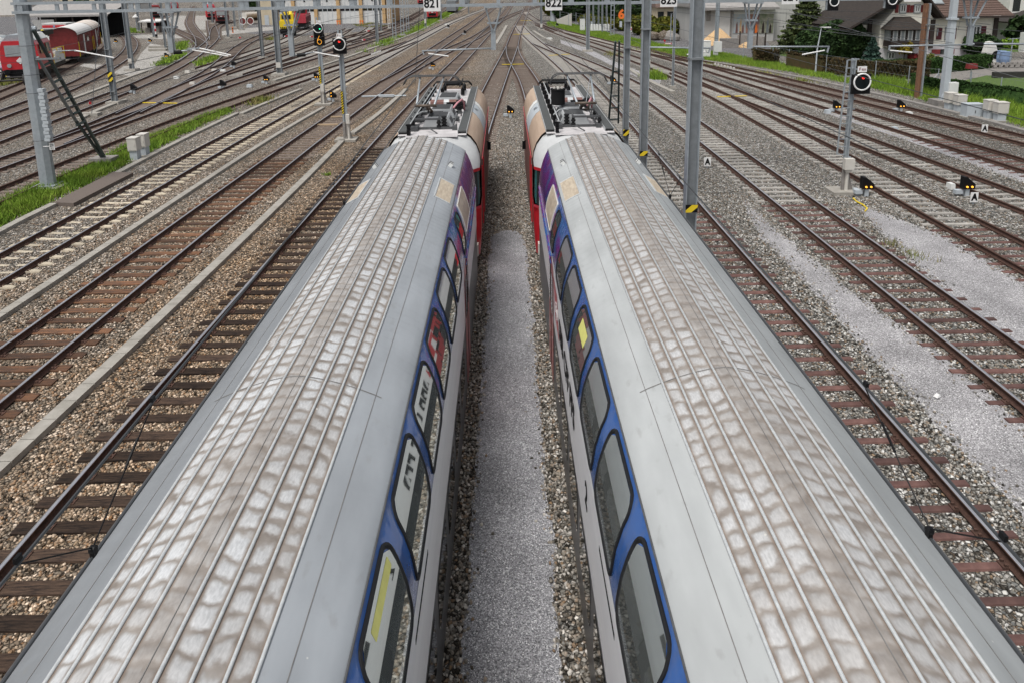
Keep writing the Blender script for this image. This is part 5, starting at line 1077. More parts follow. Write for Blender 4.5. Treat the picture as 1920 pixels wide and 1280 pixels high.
def near_line(label,xc,y1,s):
    root=thing('overhead_line',label,'overhead line',(0,0,0),0,'overhead lines'); zc,zm=5.66,6.10
    far=[(xc,28),(xc*.97,40),(xc*.8,60),(xc*.55,85)]
    g=G(); g.tube([(xc,-6,zc),(xc,28,zc)]+[(x,y,zc) for x,y in far[1:]],.009,6); g.done('contact_wire','wire',root)
    g=G(); g.tube([(xc,-6,zm-.05),(xc,4,zm),(xc,10,zm+.04),(xc,28,zm+.5)]+[(x,y,zm+.5+(y-28)*.012) for x,y in far[1:]],.009,6); g.done('messenger_wire','wire',root)
    for yc in(3.25,9.3):
        ya,yb=yc+.75,yc-.5
        g=G(); g.box((xc,yc,zc+.02),(.024,.035,.04),0); g.disc((xc+.0,yc,zc+.04),.022,'x',10,0,.03)
        g.done('dropper_clamp','black',root)
        for yy in(ya,yb): g=G(); g.box((xc,yy,zm+.02),(.018,.04,.03),0); g.done('wire_clamp','black',root)
        g=G(); 
        for yy in(ya,yb): g.cyl((xc,yc,zc+.05),(xc,yy,zm-.01),.0045,5)
        g.done('dropper','black',root)
        g=G(); p=Vector((xc,yc,zc+.05)).lerp(Vector((xc,ya,zm)),.72); q=Vector((xc,yc,zc+.05)).lerp(Vector((xc,ya,zm)),.5); g.cyl(p,q,.009,6); g.done('ferrule','black',root)
near_line('contact and messenger wire over the left train, with triangular droppers',-2.30,90,1); near_line('contact and messenger wire over the right train, with triangular droppers',2.30,90,-1)
overhead('contact line over the track right of the right train',[(6.7,12),(6.7,30),(6.8,60),(5,90),(3,140)],msg=False)
overhead('contact line over the steel sleepered track between the pale paths',[(11.15,14),(11.2,40),(10.9,58),(8.5,76),(5,97)],msg=False)
overhead('contact line over the orange sleepered track',[(-11.6,18),(-11.4,34),(-10.6,58),(-8.6,105),(-4.1,231)],msg=True)
overhead('contact line over the cream sleepered track',[(-16,24),(-15.6,45),(-14.5,88),(-12.4,149)],msg=False)
overhead('contact line above the outer right tracks by the gantry',[(24,34),(22,60),(18,80)],zc=5.9,msg=True)
overhead('contact line above the right tracks behind the tall signal',[(19.6,30),(17.8,50),(13,78)],zc=5.8,msg=True)
def wires(label,L,r=.012):
    root=thing('span_wire',label,'wire',(0,0,0),0,'span wires')
    for (x0,y0,Y0,x1,y1,Y1) in L:
        a,b=PY(x0,y0,Y0),PY(x1,y1,Y1); g=G(); n=10; g.tube([a.lerp(b,t)-Vector((0,0,.25*4*t*(1-t)*(b-a).length/60)) for t in np.linspace(0,1,n)],r,4); g.done('wire','wire',root)
wires('thin wires crossing in front of the house and conifers',[(1480,20,45,1930,152,33),(1440,35,50,1920,110,36),(1560,30,60,1930,60,45),(1460,50,50,1920,95,40)],.014)
wires('thin slanting wire from the gantry down past the three big masts',[(1000,40,60,1312,380,22)],.010)
wires('second thin slanting wire right of the gantry centre',[(1040,45,60,1290,200,35)],.010)
wires('thin wires crossing behind the thick left mast',[(-10,120,40,240,100,60),(-10,107,40,240,60,70),(-10,210,30,140,172,45)],.012)
wires('dark loose cable hanging from the gantry left of sign 821',[(787,10,30,778,160,30)],.012)
wires('pale guy wire anchored near the striped mast',[(188,5,52,172,213,44)],.02)
b=P(170,217); g=G(); g.box((0,0,.1),(1.3,.6,.2)); tag(g.done('guy_anchor','concrete',loc=tuple(b)),'small concrete anchor block of the pale guy wire','anchor block')
# ground details
for x,y,lb,m in((833,171,'small rusty bolt box near the left trough','orange'),(1757,742,'scrap of pale litter in the ballast between rails','white'),(1826,691,'scrap of turquoise litter in the ballast','teal_glass')):
    b=P(x,y,.05); g=G(); g.box((0,0,.02),(.13,.09,.05),rz=.5,top=(.5,.7)); tag(g.done('litter_scrap',m,loc=tuple(b)),lb,'litter')

board('white ended pipe stub beside the left coach roof edge, nearer one',(738,302),.55,.14,.10,'cab_beige',name='pipe_stub',cat='pipe'); board('white ended pipe stub beside the left coach roof edge, farther one',(746,278),.5,.12,.10,'cab_beige',name='pipe_stub',cat='pipe')
root=thing('point_rod','grey point rod lying across the orange sleepered track near the left trough','switch rod',tuple(P(700,181,.12)),0,'yellow switch rods'); q=P(752,180,.12)-P(700,181,.12); g=G(); g.cyl((-.9,0,0),q+Vector((.4,0,0)),.06,8); g.box((q.x*.45,0,.02),(1.3,.3,.16)); g.done('rod','cab_grey',root)
for pts_,lb in(([(1600,372),(1606,378),(1618,384),(1626,391),(1622,396)],'yellow cable curling from the dwarf signal at the tall signal foot'),([(655,236),(690,215),(770,160),(790,140)],'thin dark cable along the far trough by the left signals')):
    Q=[P(x,y,.05) for x,y in pts_]; g=G(); g.tube([q-Q[0] for q in Q],.03 if 'yellow' in lb else .015,5); tag(g.done('loose_cable','yellow' if 'yellow' in lb else 'wire',loc=tuple(Q[0])),lb,'cable')
# ================================================================== BACKGROUND, LEFT
def head(p,q): return math.atan2(-(q.x-p.x),(q.y-p.y))   # +Y local axis points from p to q
def wheels(root,L,wd,n=4,r=.42,m='under'):
    for i in range(n):
        y=-L/2+L*(i+.5)/n; g=G()
        for q in(-1,1): g.disc((q*wd*.38,y,r),r,'x',16,0,.12)
        g.cyl((-wd*.38,y,r),(wd*.38,y,r),.08,8); g.done('wheelset',m,root)
# engine shed with white doors
Yb=P(650,45).y; xa,xb=PY(488,45,Yb).x,PY(735,45,Yb).x
sh=thing('engine_shed','long ochre engine shed with big white folding doors behind the yard','building',((xa+xb)/2,Yb,0))
cx=(xa+xb)/2; k=MPP(Yb); X=lambda px: PY(px,45,Yb).x-cx
g=G(); hw=(xb-xa)/2
g.bb((-hw,.6,0),(hw,14,8.2),0); g.bb((X(488),0,0),(X(520),.62,8.2),1); g.bb((-hw,0,6.0),(hw,.62,8.2),0); g.bb((X(726),-.2,0),(X(735.5),.62,8.2),2); g.done('wall',['ochre','sand_wall','timber'],sh)
g=G(); g.add([(-hw-.5,-.6,8.1),(hw+.5,-.6,8.1),(hw+.5,7.3,11),(-hw-.5,7.3,11),(-hw-.5,15.2,8.1),(hw+.5,15.2,8.1)],[(0,1,2,3),(3,2,5,4),(0,3,4),(1,5,2)]); g.done('roof','tile_roof',sh)
pil=[520,552,594,636,678,721]
for i,px in enumerate(pil): g=G(); g.box((X(px),.0,3.05),(6*k,.5,6.1),0); g.box((X(px),-.02,5.6),(7*k,.6,.3),0); g.done('pillar','ochre',sh)
for a,b_ in zip(pil[:-1],pil[1:]):
    x0,x1=X(a)+3*k,X(b_)-3*k; c=(x0+x1)/2; g=G(); arch=[(x0,0),(x1,0),(x1,4.9)]+[(c+(x1-c)*math.cos(R(t)),4.9+.75*math.sin(R(t))) for t in range(15,180,15)]+[(x0,4.9)]
    g.ext(arch,.28,.42,0); 
    for t in(.25,.5,.75): g.box((x0+(x1-x0)*t,.26,2.4),(.05,.04,4.8),1)
    dr=g.done('shed_door',['door_white','cab_grey'],sh); g=G()
    for j in range(4): xx=x0+(x1-x0)*(j+.5)/4; g.box((xx,.25,3.35),((x1-x0)/4*.82,.05,.95))
    g.done('window','glass_dark',dr); g=G(); g.box((c,.24,5.15),(.35,.05,.35)); g.done('vent','black_matte',dr)
g=G(); g.box((X(501),-.03,1.1),(.95,.06,2.2)); g.done('side_door','cab_grey',sh)
for px,lb in((635,'orange buffer post set left before the shed'),(678,'orange buffer post set right before the shed')):
    b=P(px,47); root=thing('buffer_stop',lb,'buffer stop',tuple(b),0,'orange posts at the shed doors'); g=G(); g.box((-.3,0,.5),(.15,.15,1.0)); g.box((.3,0,.5),(.15,.15,1.0)); g.box((0,0,.8),(.9,.12,.2)); g.done('frame','orange',root)
# pale buildings far left and beyond the yard
def block(label,x0,x1,ybase,h,m,roofm,dep=10,gable=False,name='yard_building',wins=0,z_over=.3,rh=2.,grp=None):
    Y=P((x0+x1)/2,ybase).y; a,b=PY(x0,ybase,Y).x,PY(x1,ybase,Y).x; root=thing(name,label,'building',((a+b)/2,Y,0),0,grp); w_=b-a
    g=G(); g.box((0,dep/2,h/2),(w_,dep,h)); g.done('wall',m,root)
    g=G()
    if gable: g.add([(-w_/2-z_over,-z_over,h),(w_/2+z_over,-z_over,h),(w_/2+z_over,dep/2,h+rh),(-w_/2-z_over,dep/2,h+rh),(w_/2+z_over,dep+z_over,h),(-w_/2-z_over,dep+z_over,h)],[(0,1,2,3),(3,2,4,5),(0,3,5),(1,4,2)])
    else: g.box((0,dep/2,h+.12),(w_+2*z_over,dep+2*z_over,.26))
    g.done('roof',roofm,root)
    for i in range(wins):
        g=G(); xx=-w_/2+w_*(i+.5)/wins; g.box((xx,-.03,h*.55),(w_/wins*.5,.06,h*.28)); g.done('window','glass_dark',root)
    return root
block('sand coloured building behind the dark conifer at the far left',115,215,22,9,'sand_wall','roof_grey',12,wins=5)
block('low white building beyond the yard lawn',190,262,20,2.6,'white_wall','roof_grey',8)
block('wide white hall roof at the top left corner',-160,36,30,8.5,'white_wall','white_roof',14)
block('grey workshop far beyond the red trains',430,480,10,6.0,'conc_dark','white_roof',10,True)
block('far white building behind the two tone mast top',300,395,2,7,'white_wall','roof_grey',10,wins=6)
# open timber shed on the left
p=P(20,95); q=P(122,72); root=thing('open_shed','open sided shed with a grey sheet roof behind the red wagon','shed',((p.x+q.x)/2,q.y+2,0))
w_=abs(q.x-p.x)+3
g=G(); g.add([(-w_/2-6,-3.4,4.15),(w_/2+.5,-3.4,4.15),(w_/2+.5,4,6.1),(-w_/2-6,4,6.1)],[(0,1,2,3)]); g.add([(-w_/2-6,-3.4,4.05),(w_/2+.5,-3.4,4.05),(w_/2+.5,4,6.0),(-w_/2-6,4,6.0)],[(3,2,1,0)]); g.bb((-w_/2-6,-3.45,3.85),(w_/2+.5,-3.38,4.12)); g.done('roof','roof_grey',root)
for x in np.linspace(-w_/2-5,w_/2,6): g=G(); g.box((x,-3.1,2.0),(.2,.2,4.0)); g.done('post','timber_dark',root)
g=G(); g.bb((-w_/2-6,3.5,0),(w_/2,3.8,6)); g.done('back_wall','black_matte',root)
g=G(); g.box((-w_/2-1.2,-3.2,1.75),(3.8,.12,3.3)); 
for i in range(12): g.box((-w_/2-2.9+i*.31,-3.28,1.75),(.04,.06,3.3))
g.done('slatted_gate','wall_grey',root)
block('white rescue container with a red band at the shed',84,132,58,0,'white_wall','white_roof',0.1) if False else None
b=P(107,86); k=MPP(b.y); root=thing('box_van','white box body with a red band parked beside the shed','van',tuple(b)); 
zt=ZT(b,45); g=G(); g.box((0,1.2,zt/2+.3),(44*k,2.4,zt-.6)); g.box((0,1.2,zt+.03),(44.6*k,2.5,.1)); bo=g.done('body','cab_white',root); g=G(); g.box((0,-.01,zt-.42),(44.2*k,.05,.42)); g.done('red_band','red',bo); g=G(); g.box((0,-.04,zt-.42),(.3,.05,.3)); g.done('blue_lamp','blue_plastic',bo); wheels(root,4,2.4,2)
# red tower wagon
a=P(44,152); c=P(165,104); L=9.5; ang=head(a,c); 
root=thing('tower_wagon','red maintenance rail vehicle with a white cab roof and white work platform','rail vehicle',tuple(a+(c-a).normalized()*.0),ang); root.scale=(1.12,1.12,1.12)
g=G(); g.ext([(-1.4,.95),(1.4,.95),(1.45,1.9),(1.32,3.1),(1.15,3.45),(-1.15,3.45),(-1.32,3.1),(-1.45,1.9)],0,4.2); g.done('body','red',root)
g=G(); g.ext([(-1.2,3.44),(1.2,3.44),(.8,3.95),(-.8,3.95)],.25,4.2); g.done('roof','galv',root); g=G(); g.ext([(.1,3.50),(1.22,3.46),(.85,3.97),(.1,3.99)],.7,4.1); g.done('roof_panel','white',root)
g=G(); g.box((-.05,-.02,2.62),(1.95,.06,.95)); g.done('windscreen','glass_pale',root); g=G(); g.box((1.42,1.2,2.65),(.06,1.2,.8),ry=-.1); g.done('side_window','glass_dark',root); g=G(); g.box((1.42,3.0,2.65),(.06,1.0,.8),ry=-.1); g.done('side_window','glass_dark',root)
for x in(-.85,.85): g=G(); g.disc((x,-.03,1.35),.17,'y',16,0,.06); g.done('headlight','glass_pale',root)
g=G(); g.box((0,-.03,1.75),(.42,.05,.42),ry=R(45)); g.done('white_emblem','white',root)
g=G(); g.disc((1.455,3.3,1.75),.32,'x',18,0,.05); g.done('white_round_sign','white',root); g=G(); g.box((0,-.05,.75),(2.5,.2,.5)); g.box((0,-.2,.55),(1.7,.35,.35)); g.box((0,4.5,.75),(2.4,9.2,.35)); g.done('frame','black',root)
g=G()
for q in(-.85,.85): g.cyl((q,-.1,.9),(q,-.6,.9),.08,8); g.disc((q,-.62,.9),.2,'y',12)
g.done('buffer','black_matte',root)
g=G(); g.box((0,6.5,1.25),(2.6,4.4,.55)); g.box((1.1,6.0,1.75),(.5,1.4,.55)); g.box((.9,7.6,1.8),(.7,1.0,.7)); g.done('work_platform','cab_white',root)
g=G(); g.tube([(0,5.0,1.5),(0,5.0,3.2),(.3,6.5,3.9)],.18,8); 
for x in(-1.3,1.3):
    for y in(4.6,6.2,8.6): g.cyl((x,y,1.1),(x,y,2.3),.04,6)
    g.cyl((x,4.6,2.3),(x,8.6,2.3),.035,6); g.cyl((x,4.6,1.7),(x,8.6,1.7),.03,6)
g.box((1.32,4.6,1.1),(.08,.2,1.6)); g.done('yellow_railing','yellow',root)
g=G(); g.box((.1,6.9,3.75),(1.2,3.0,.45)); g.box((.1,5.6,3.4),(.8,.5,.5)); g.tube([(0,5,3.2),(.2,8.4,3.6)],.12,6); g.done('crane_boom','black',root)
g=G(); g.ring((.7,2.0,4.35),.55,.03,'x',16); g.cyl((.1,2,4.35),(1.0,2.0,4.35),.25,10); g.done('cable_drum','galv',root)
wheels(root,9,2.9,4,.45,'under'); 
# brown red vans with curved white roofs
def van(label,a,c,L,roofm,off):
    d=(c-a).normalized(); o=a+d*off; root=thing('goods_van',label,'goods wagon',tuple(o),head(a,c),'red goods vans')
    g=G(); g.box((0,L/2,2.2),(2.7,L,2.5)); 
    for i in range(int(L/.9)+1): g.box((1.37,i*.9+.05,2.15),(.06,.10,2.4)); g.box((-1.37,i*.9+.05,2.15),(.06,.10,2.4))
    ar=[(1.5*math.cos(R(t)),3.45+.95*math.sin(R(t))) for t in range(0,181,15)]; g.ext([(x*.93,z-.05) for x,z in ar],0,L,0); g.done('body','red_dark',root)
    g=G(); A=[[(x,y,z) for x,z in ar] for y in(-.25,L+.2)]; g.loft(A,0,closed=False); g.loft([[(x,y,z-.06) for x,z in ar][::-1] for y in(-.25,L+.2)],1,closed=False); g.loft([[(x,-.25,z) for x,z in ar],[(x,-.25,z-.06) for x,z in ar]],0,closed=False); g.done('roof',[roofm,'black_matte'],root,smooth=False)
    g=G(); g.box((1.4,L*.42,2.1),(.06,.7,2.3)); g.done('white_door','cab_white',root)
    g=G(); g.box((1.4,L*.68,2.6),(.05,1.3,.7)); 
    g.done('window','glass_dark',root)
    g=G()
    for y in(.1,L-.1): g.cyl((1.45,y,.9),(1.45,y,2.6),.04,6)
    g.cyl((1.45,.1,2.6),(1.2,.1,2.6),.04,6); g.done('handrail','yellow',root)
    g=G(); g.box((0,L/2,.8),(2.3,L,.25)); g.box((0,-.3,.85),(1.2,.6,.25)); g.done('frame','black',root)
    w2=bpy.data.objects.new('running_gear',None); COL.objects.link(w2); w2.parent=root; w2.location=(0,L/2,0); bpy.data.objects.remove(w2)
    for i in(.2,.8):
        g=G()
        for q in(-1,1): g.disc((q*.8,L*i,.45),.45,'x',16,0,.12)
        g.done('wheelset','under',root)
    return root
van('nearer red goods van with a clean white curved roof',P(126,122),P(172,98),10.,'white_roof',0)
d1=(P(172,98)-P(126,122)).normalized(); e1=P(126,122)+d1*10.8
van('farther red goods van with a rust stained white roof',e1,P(200,74),9.,'white_rusty',0)
# cars
def car(label,x,y,rz,m,m2=None,L=4.2):
    b=P(x,y); root=thing('parked_car',label,'car',tuple(b),rz,'parked cars'); w_=.86
    pr=[(-L/2,.35),(-L/2,.72),(-L*.46,.86),(-L*.27,.98),(-L*.10,1.42),(L*.22,1.46),(L*.40,1.05),(L/2,.92),(L/2,.35)]
    g=G(); n=len(pr); rings=[]
    for x_,s_ in((-w_,.0),(-w_*.96,1),(w_*.96,1),(w_,.0)): rings.append([(x_*(1 if z<1 else .82),yy,z if (s_ or z<.9) else z) for yy,z in pr])
    g.loft([rings[1],rings[2]],0); g.add(rings[1],[tuple(range(n))[::-1]]); g.add(rings[2],[tuple(range(n))]); g.done('body',m,root)
    g=G(); g.add([(-.72,-L*.265,1.0),(.72,-L*.265,1.0),(.64,-L*.11,1.40),(-.64,-L*.11,1.40)],[(0,1,2,3)]); 
    for v in range(4): 
        p=Vector(g.v[v]); g.v[v]=(p.x,p.y-.02,p.z+.02)
    g.done('windscreen','glass_pale',root)
    for q in(-1,1):
        g=G(); g.add([(q*.845,-L*.2,1.02),(q*.845,L*.3,1.04),(q*.72,L*.2,1.38),(q*.72,-L*.09,1.37)],[(0,1,2,3) if q>0 else (3,2,1,0)]); g.done('side_window','glass_dark',root)
        g=G(); g.sph((q*.62,-L/2+.03,.70),.13,0,8,(1.3,.6,.7)); g.done('headlight','glass_pale',root)
        for yy in(-L*.32,L*.30): g=G(); g.disc((q*.80,yy,.32),.32,'x',16,0,.2); g.disc((q*.905,yy,.32),.18,'x',12,1,.02); g.done('wheel',['rubber','cab_grey'],root)
    if m2: g=G(); g.add([(-.78,-L*.47,.87),(.78,-L*.47,.87),(.74,-L*.275,1.0),(-.74,-L*.275,1.0)],[(0,1,2,3)]); 
    if m2:
        for v in range(4): p=g.v[v]; g.v[v]=(p[0],p[1],p[2]+.012)
        g.done('bonnet',m2,root)
    g=G(); g.box((0,-L/2-.01,.55),(.45,.02,.12)); g.done('plate','cab_white',root)
    return root
car('black car with a lilac bonnet parked beside the red rail vehicle',21,139,R(8),'car_black','car_lilac'); car('white car at the left edge, nearer of two',-2,96,R(80),'car_white'); car('white car at the left edge behind another white one',2,83,R(80),'car_white')
car('dark car under the carport right of the house',1897,78,R(-70),'car_black')
# red trains at the back of the yard
def railcar(label,x,y,x2,y2,L,m,wd=2.8,hh=3.9,round_=True,face='black',name='rail_car',grp='red trains at the back of the yard'):
    a=P(x,y); c=P(x2,y2); root=thing(name,label,'train',tuple(a),head(a,c),grp)
    sec=[(-wd/2,.8),(wd/2,.8),(wd/2,2.6),(wd*.46,3.3),(wd*.3,hh-.1),(0,hh),(-wd*.3,hh-.1),(-wd*.46,3.3),(-wd/2,2.6)]
    g=G(); rings=[[(x_*.86,0,.8+(z-.8)*.90) for x_,z in sec],[(x_*.97,.5,.8+(z-.8)*.98) for x_,z in sec],[(x_,1.2,z) for x_,z in sec],[(x_,L,z) for x_,z in sec]]; g.loft(rings,0,caps=True); g.done('body',m,root)
    g=G(); g.box((0,-.03,2.55),(wd*.68,.08,.95)); g.done('windscreen','glass_pale',root)
    g=G(); g.box((0,-.05,1.35),(wd*.62,.12,.55)); g.done('front_apron',face,root)
    for q in(-1,1): g=G(); g.disc((q*wd*.27,-.08,1.75),.12,'y',12,0,.06); g.done('headlight','glass_pale',root)
    g=G(); g.box((0,-.06,1.85),(.5,.06,.16)); g.done('white_badge','white',root)
    g=G(); g.box((0,L/2,.55),(wd*.85,L,.5)); g.box((0,-.3,.6),(wd*.7,.6,.3)); g.done('frame','black',root)
    g=G(); g.ext([(-wd*.3,hh-.06),(wd*.3,hh-.06),(wd*.2,hh+.12),(-wd*.2,hh+.12)],1.5,L-1); g.done('roof','galv',root)
    for q in(-1,1):
        for yy in np.arange(1.6,L-1.2,2.0): g=G(); g.box((q*wd*.5,yy+.7,2.35),(.05,1.4,.8)); g.done('window','glass_dark',root)
    return root
railcar('bright red rounded train with a pale windscreen at the back of the yard',397,38,394,8,20,'red',hh=4.2)
railcar('dark red locomotive standing right of the rounded red train',416,46,432,30,9,'red_dark',hh=3.6)
railcar('red train with a white band farther back on the left',328,22,334,2,16,'red')
railcar('dark red vehicle with a yellow lamp far behind the track shelter',293,34,292,16,8,'red_dark',hh=3.8)
railcar('short red train standing below the sign 821',811,38,836,10,14,'red',hh=3.7)
railcar('second red train end left of the sign 821',789,9,796,-4,12,'red')
for i,(x,y) in enumerate(((846,26),(872,10))):
    a=P(x,y); c=P(x+14,y-11); root=thing('passenger_car',['grey passenger car right behind the red train under the sign 821','second grey passenger car farther along the green verge'][i],'train coach',tuple(a),head(a,c),'grey cars behind the short red train'); g=G(); g.box((0,10,2.2),(2.7,20,2.9)); g.done('body','galv_dark',root); g=G(); g.box((0,10,3.75),(2.5,20,.3),top=(.7,1)); g.done('roof','galv',root); g=G(); g.box((0,10,.6),(2.2,19,.5)); g.done('frame','black',root)
    for q in(-1,1):
        for yy in range(8): g=G(); g.box((q*1.36,2+yy*2.3,2.5),(.05,1.5,.8)); g.done('window','glass_dark',root)
# wheels of the old locomotive on display
a=P(452,47); c=P(480,34); root=thing('boiler_wagon','cream boiler on big red spoked wheels by the yard path','wagon',tuple(P(463,47)),R(-8))
for i,x in enumerate((-.95,.95)):
    g=G(); g.ring((x,0,.85),.78,.09,'y',24,0); w2=g.done('wheel','cab_white',root); g=G()
    g.disc((x,0,.85),.72,'y',20,0,.06); g.done('wheel_web','red_dark',w2); g=G()
    for t in range(8): g.bar((x,-.06,.85),(x+.7*math.cos(R(t*45)),-.06,.85+.7*math.sin(R(t*45))),.05,.05)
    g.disc((x,-.08,.85),.16,'y',12,0,.1); g.done('spoke','oxide',w2)
g=G(); g.cyl((-.6,.2,2.0),(-.3,6.5,2.0),.75,16); g.cyl((-.62,.1,2.0),(-.6,.25,2.0),.8,16); g.done('boiler','cab_beige',root); g=G(); g.box((-.3,3,1.0),(1.6,6,.5)); g.done('frame','black',root)
# yellow crane wagon and red shunter
a=P(540,70); c=P(572,48); root=thing('crane_wagon','yellow crane wagon with a chequered end in front of the engine shed','rail vehicle',tuple(a),head(a,c))
g=G(); g.box((0,2.4,2.1),(2.5,4.6,1.3)); g.box((0,1.0,3.2),(2.2,1.2,1.4)); g.box((-.4,3.4,3.4),(1.0,2.2,1.5)); g.tube([(.5,.6,2.7),(.6,2.2,4.6),(.6,5.5,4.2)],.28,8); g.done('superstructure','yellow',root); g=G(); g.box((-.1,.37,3.4),(1.5,.06,.7)); g.done('cab_window','glass_dark',root)
g=G()
for i in range(8): g.box((-1.1+i*.31,.06,1.62),(.16,.06,.2),ry=.5)
g.done('hazard_strip','black',root); g=G(); g.box((0,2.7,1.05),(2.5,6,.6)); g.box((0,-.2,.8),(2.3,.3,.5)); g.done('frame','black',root)
for i in range(3):
    g=G()
    for q in(-1,1): g.disc((q*.85,.9+i*1.9,.45),.45,'x',14,0,.12)
    g.done('wheelset','under',root)
a=P(562,58); c=P(590,44); root=thing('shunting_locomotive','red shunting locomotive with dark cab windows behind the yellow crane','locomotive',tuple(a),head(a,c)); g=G(); g.box((0,4.2,2.3),(2.6,8.2,1.7)); g.box((0,4.5,3.6),(2.5,2.6,1.3)); g.done('body','red_pink',root)
for q in(-1,1): g=G(); g.box((q*1.26,4.5,3.65),(.06,1.9,.8)); g.done('cab_window','glass_dark',root)
g=G(); g.box((0,3.18,3.65),(1.9,.06,.8)); g.done('cab_window','glass_dark',root); g=G(); g.box((0,4.2,4.3),(2.6,2.9,.15)); g.done('cab_roof','dark_grey',root); g=G(); g.box((0,4.2,.95),(2.5,8.6,.6)); 
for i in range(9): g.box((1.35,.4+i*.95,1.9),(.05,.05,1.5))
g.done('frame','black',root); wh=0
for i in range(4):
    g=G()
    for q in(-1,1): g.disc((q*.85,1.1+i*2.0,.45),.45,'x',14,0,.12)
    g.done('wheelset','under',root)
# track shelter and yard bits
b=P(284,62); k=MPP(b.y); root=thing('track_shelter','low open shelter with a pale roof beside the yard path','shelter',tuple(b)); g=G(); g.box((0,1.2,2.3),(40*k,3.4,.22),rx=.08); g.done('roof','white_roof',root)
for x in(-17,0,17): g=G(); g.box((x*k,0,1.1),(.14,.14,2.2)); g.box((x*k,2.4,1.1),(.14,.14,2.2)); g.done('post','timber_dark',root)
g=G(); g.box((0,2.6,1.2),(38*k,.15,2.2)); g.done('back_wall','timber_dark',root); g=G(); g.box((-9*k,.8,.45),(8*k,1.2,.9),rz=.3); g.box((9*k,.9,.6),(9*k,1.4,1.2)); g.done('stored_crate','conc_dark',root)
b=P(258,60); root=thing('yard_lamp','grey post with a small peaked lamp hood left of the shelter','lamp',tuple(b)); g=G(); g.cyl((0,0,0),(0,0,2.9),.12,8); g.done('post','galv',root); g=G(); g.cyl((0,0,2.9),(0,0,3.5),.75,4,0,.05); g.done('hood','white_roof',root)
b=P(293,70); root=thing('marker_post','white post with red bands and a black foot by the yard path','post',tuple(b)); g=G()
for i in range(6): g.cyl((0,0,.5+i*.5),(0,0,1.0+i*.5),.12,8,i%2)
g.cyl((0,0,0),(0,0,.5),.25,8,2); g.done('shaft',['white','red','black'],root)
b=P(437,63); root=thing('hazard_post','small black and orange striped post beside the slim mast','post',tuple(b)); g=G()
for i in range(5): g.cyl((0,0,.1+i*.22),(0,0,.32+i*.22),.12,8,i%2)
g.done('shaft',['orange','black'],root)
for i,(y,lb) in enumerate(((90.5,'upper pale concrete slab stack left of the lattice mast'),(96,'lower pale concrete slab stack left of the lattice mast'))):
    b=P(297,y); k=MPP(b.y); g=G(); g.box((0,0,.15),(32*k,.8,.3)); tag(g.done('slab_stack','concrete',loc=tuple(b)),lb,'concrete slabs','slab stacks')
for x,y,lb in((537,71,'red white wheel stop nearest the crane wagon'),(585,72,'red white wheel stop between the siding rails'),(691,61,'red white wheel stop in front of the third door'),(683,78,'red white wheel stop on the dark rail pair'),(450,74,'red white derailer on the curved siding'),(170,199,'red derailer block beside the striped mast')):
    b=P(x,y); k=MPP(b.y); g=G(); g.box((0,0,.25),(4*k,.3,.22),0,rz=.4); g.box((-3*k,.1,.2),(2.5*k,.3,.16),1,rz=.4); tag(g.done('wheel_stop',['red','white'],loc=tuple(b)),lb,'wheel stop','red wheel stops')
for L_,lb,n in(([(598,104),(613,102),(628,100),(643,98),(656,96)],'row of white insulators beside the far left switch',7),):
    root=thing('switch_heater','row of short white pegs along the outer rail of the left switch','switch part',tuple(P(705,100,.2))); g=G()
    for i in range(7): q=P(697+i*2.7,102-i*.95,.2)-P(705,100,.2); g.box(q,(.10,.35,.14))
    g.done('peg','white',root)
root=thing('switch_heater','row of white pegs along the rusty rail by the white cabinets','switch part',tuple(P(1360,125,.2))); g=G()
for i in range(7): q=P(1341+i*5.8,120.5+i*1.4,.2)-P(1360,125,.2); g.box(q,(.14,.35,.2))
g.done('peg','cab_beige',root)
root=thing('switch_heater','short row of pegs on the outer rail right of the blue mast','switch part',tuple(P(1117,74,.2))); g=G()
for i in range(7): q=P(1107+i*3,72.3+i*.6,.2)-P(1117,74,.2); g.box(q,(.14,.3,.16))
g.done('peg','cab_beige',root)
# ================================================================== VEGETATION helpers
def grass(name,poly,n,h,wd,m,z=0.):
    q=fill(poly,n); C=np.c_[q,np.full(len(q),z)]; V,Fq=blades(C,h,wd); o=np_mesh(name,V,Fq,m); o['kind']='stuff'; return o
def px2(L): return [tuple(P(x,y)) for x,y in L]
def tuft_poly(name,poly,nt,nb,h,wd,m,sp=.35,z=0.):
    c=fill(poly,nt); C=np.repeat(c,nb,0)+RS.normal(size=(nt*nb,2))*sp; C=np.c_[C,np.full(len(C),z)]; hs=np.repeat(RS.uniform(.5,1.4,nt),nb); V,Fq=blades(C,h*hs,wd); o=np_mesh(name,V,Fq,m); o['kind']='stuff'; return o
vg=px2([(-160,540),(-160,455),(0,388),(60,352),(120,334),(160,318),(235,278),(300,252),(400,214),(425,207),(430,210),(340,252),(262,292),(205,322),(110,368),(60,393),(0,420)])
sheet('verge_ground',vg,.010,'earth'); tuft_poly('grass',vg,620,60,.24,.020,'grass',.22); grass('grass',vg,14000,.14,.02,'grass_dry')
v2=px2([(640,120),(700,86),(760,64),(790,52),(800,42),(830,33),(870,16),(892,3),(884,6),(840,30),(805,50),(775,66),(740,80),(700,92),(665,108)]); sheet('verge_ground',v2,.010,'earth'); tuft_poly('grass',px2([(668,108),(700,88),(728,76),(770,60),(800,40),(862,14),(880,6),(830,36),(800,52),(770,64),(735,80),(700,94)]),260,40,.45,.05,'grass',.5)
gr=px2([(1030,42),(1080,48),(1150,66),(1240,85),(1300,98),(1340,98),(1400,110),(1500,128),(1590,150),(1700,163),(1770,180),(1900,196),(2100,225),(2100,290),(1920,236),(1800,205),(1700,178),(1620,163),(1560,150),(1480,135),(1400,122),(1300,110),(1180,84),(1100,66),(1030,50)])
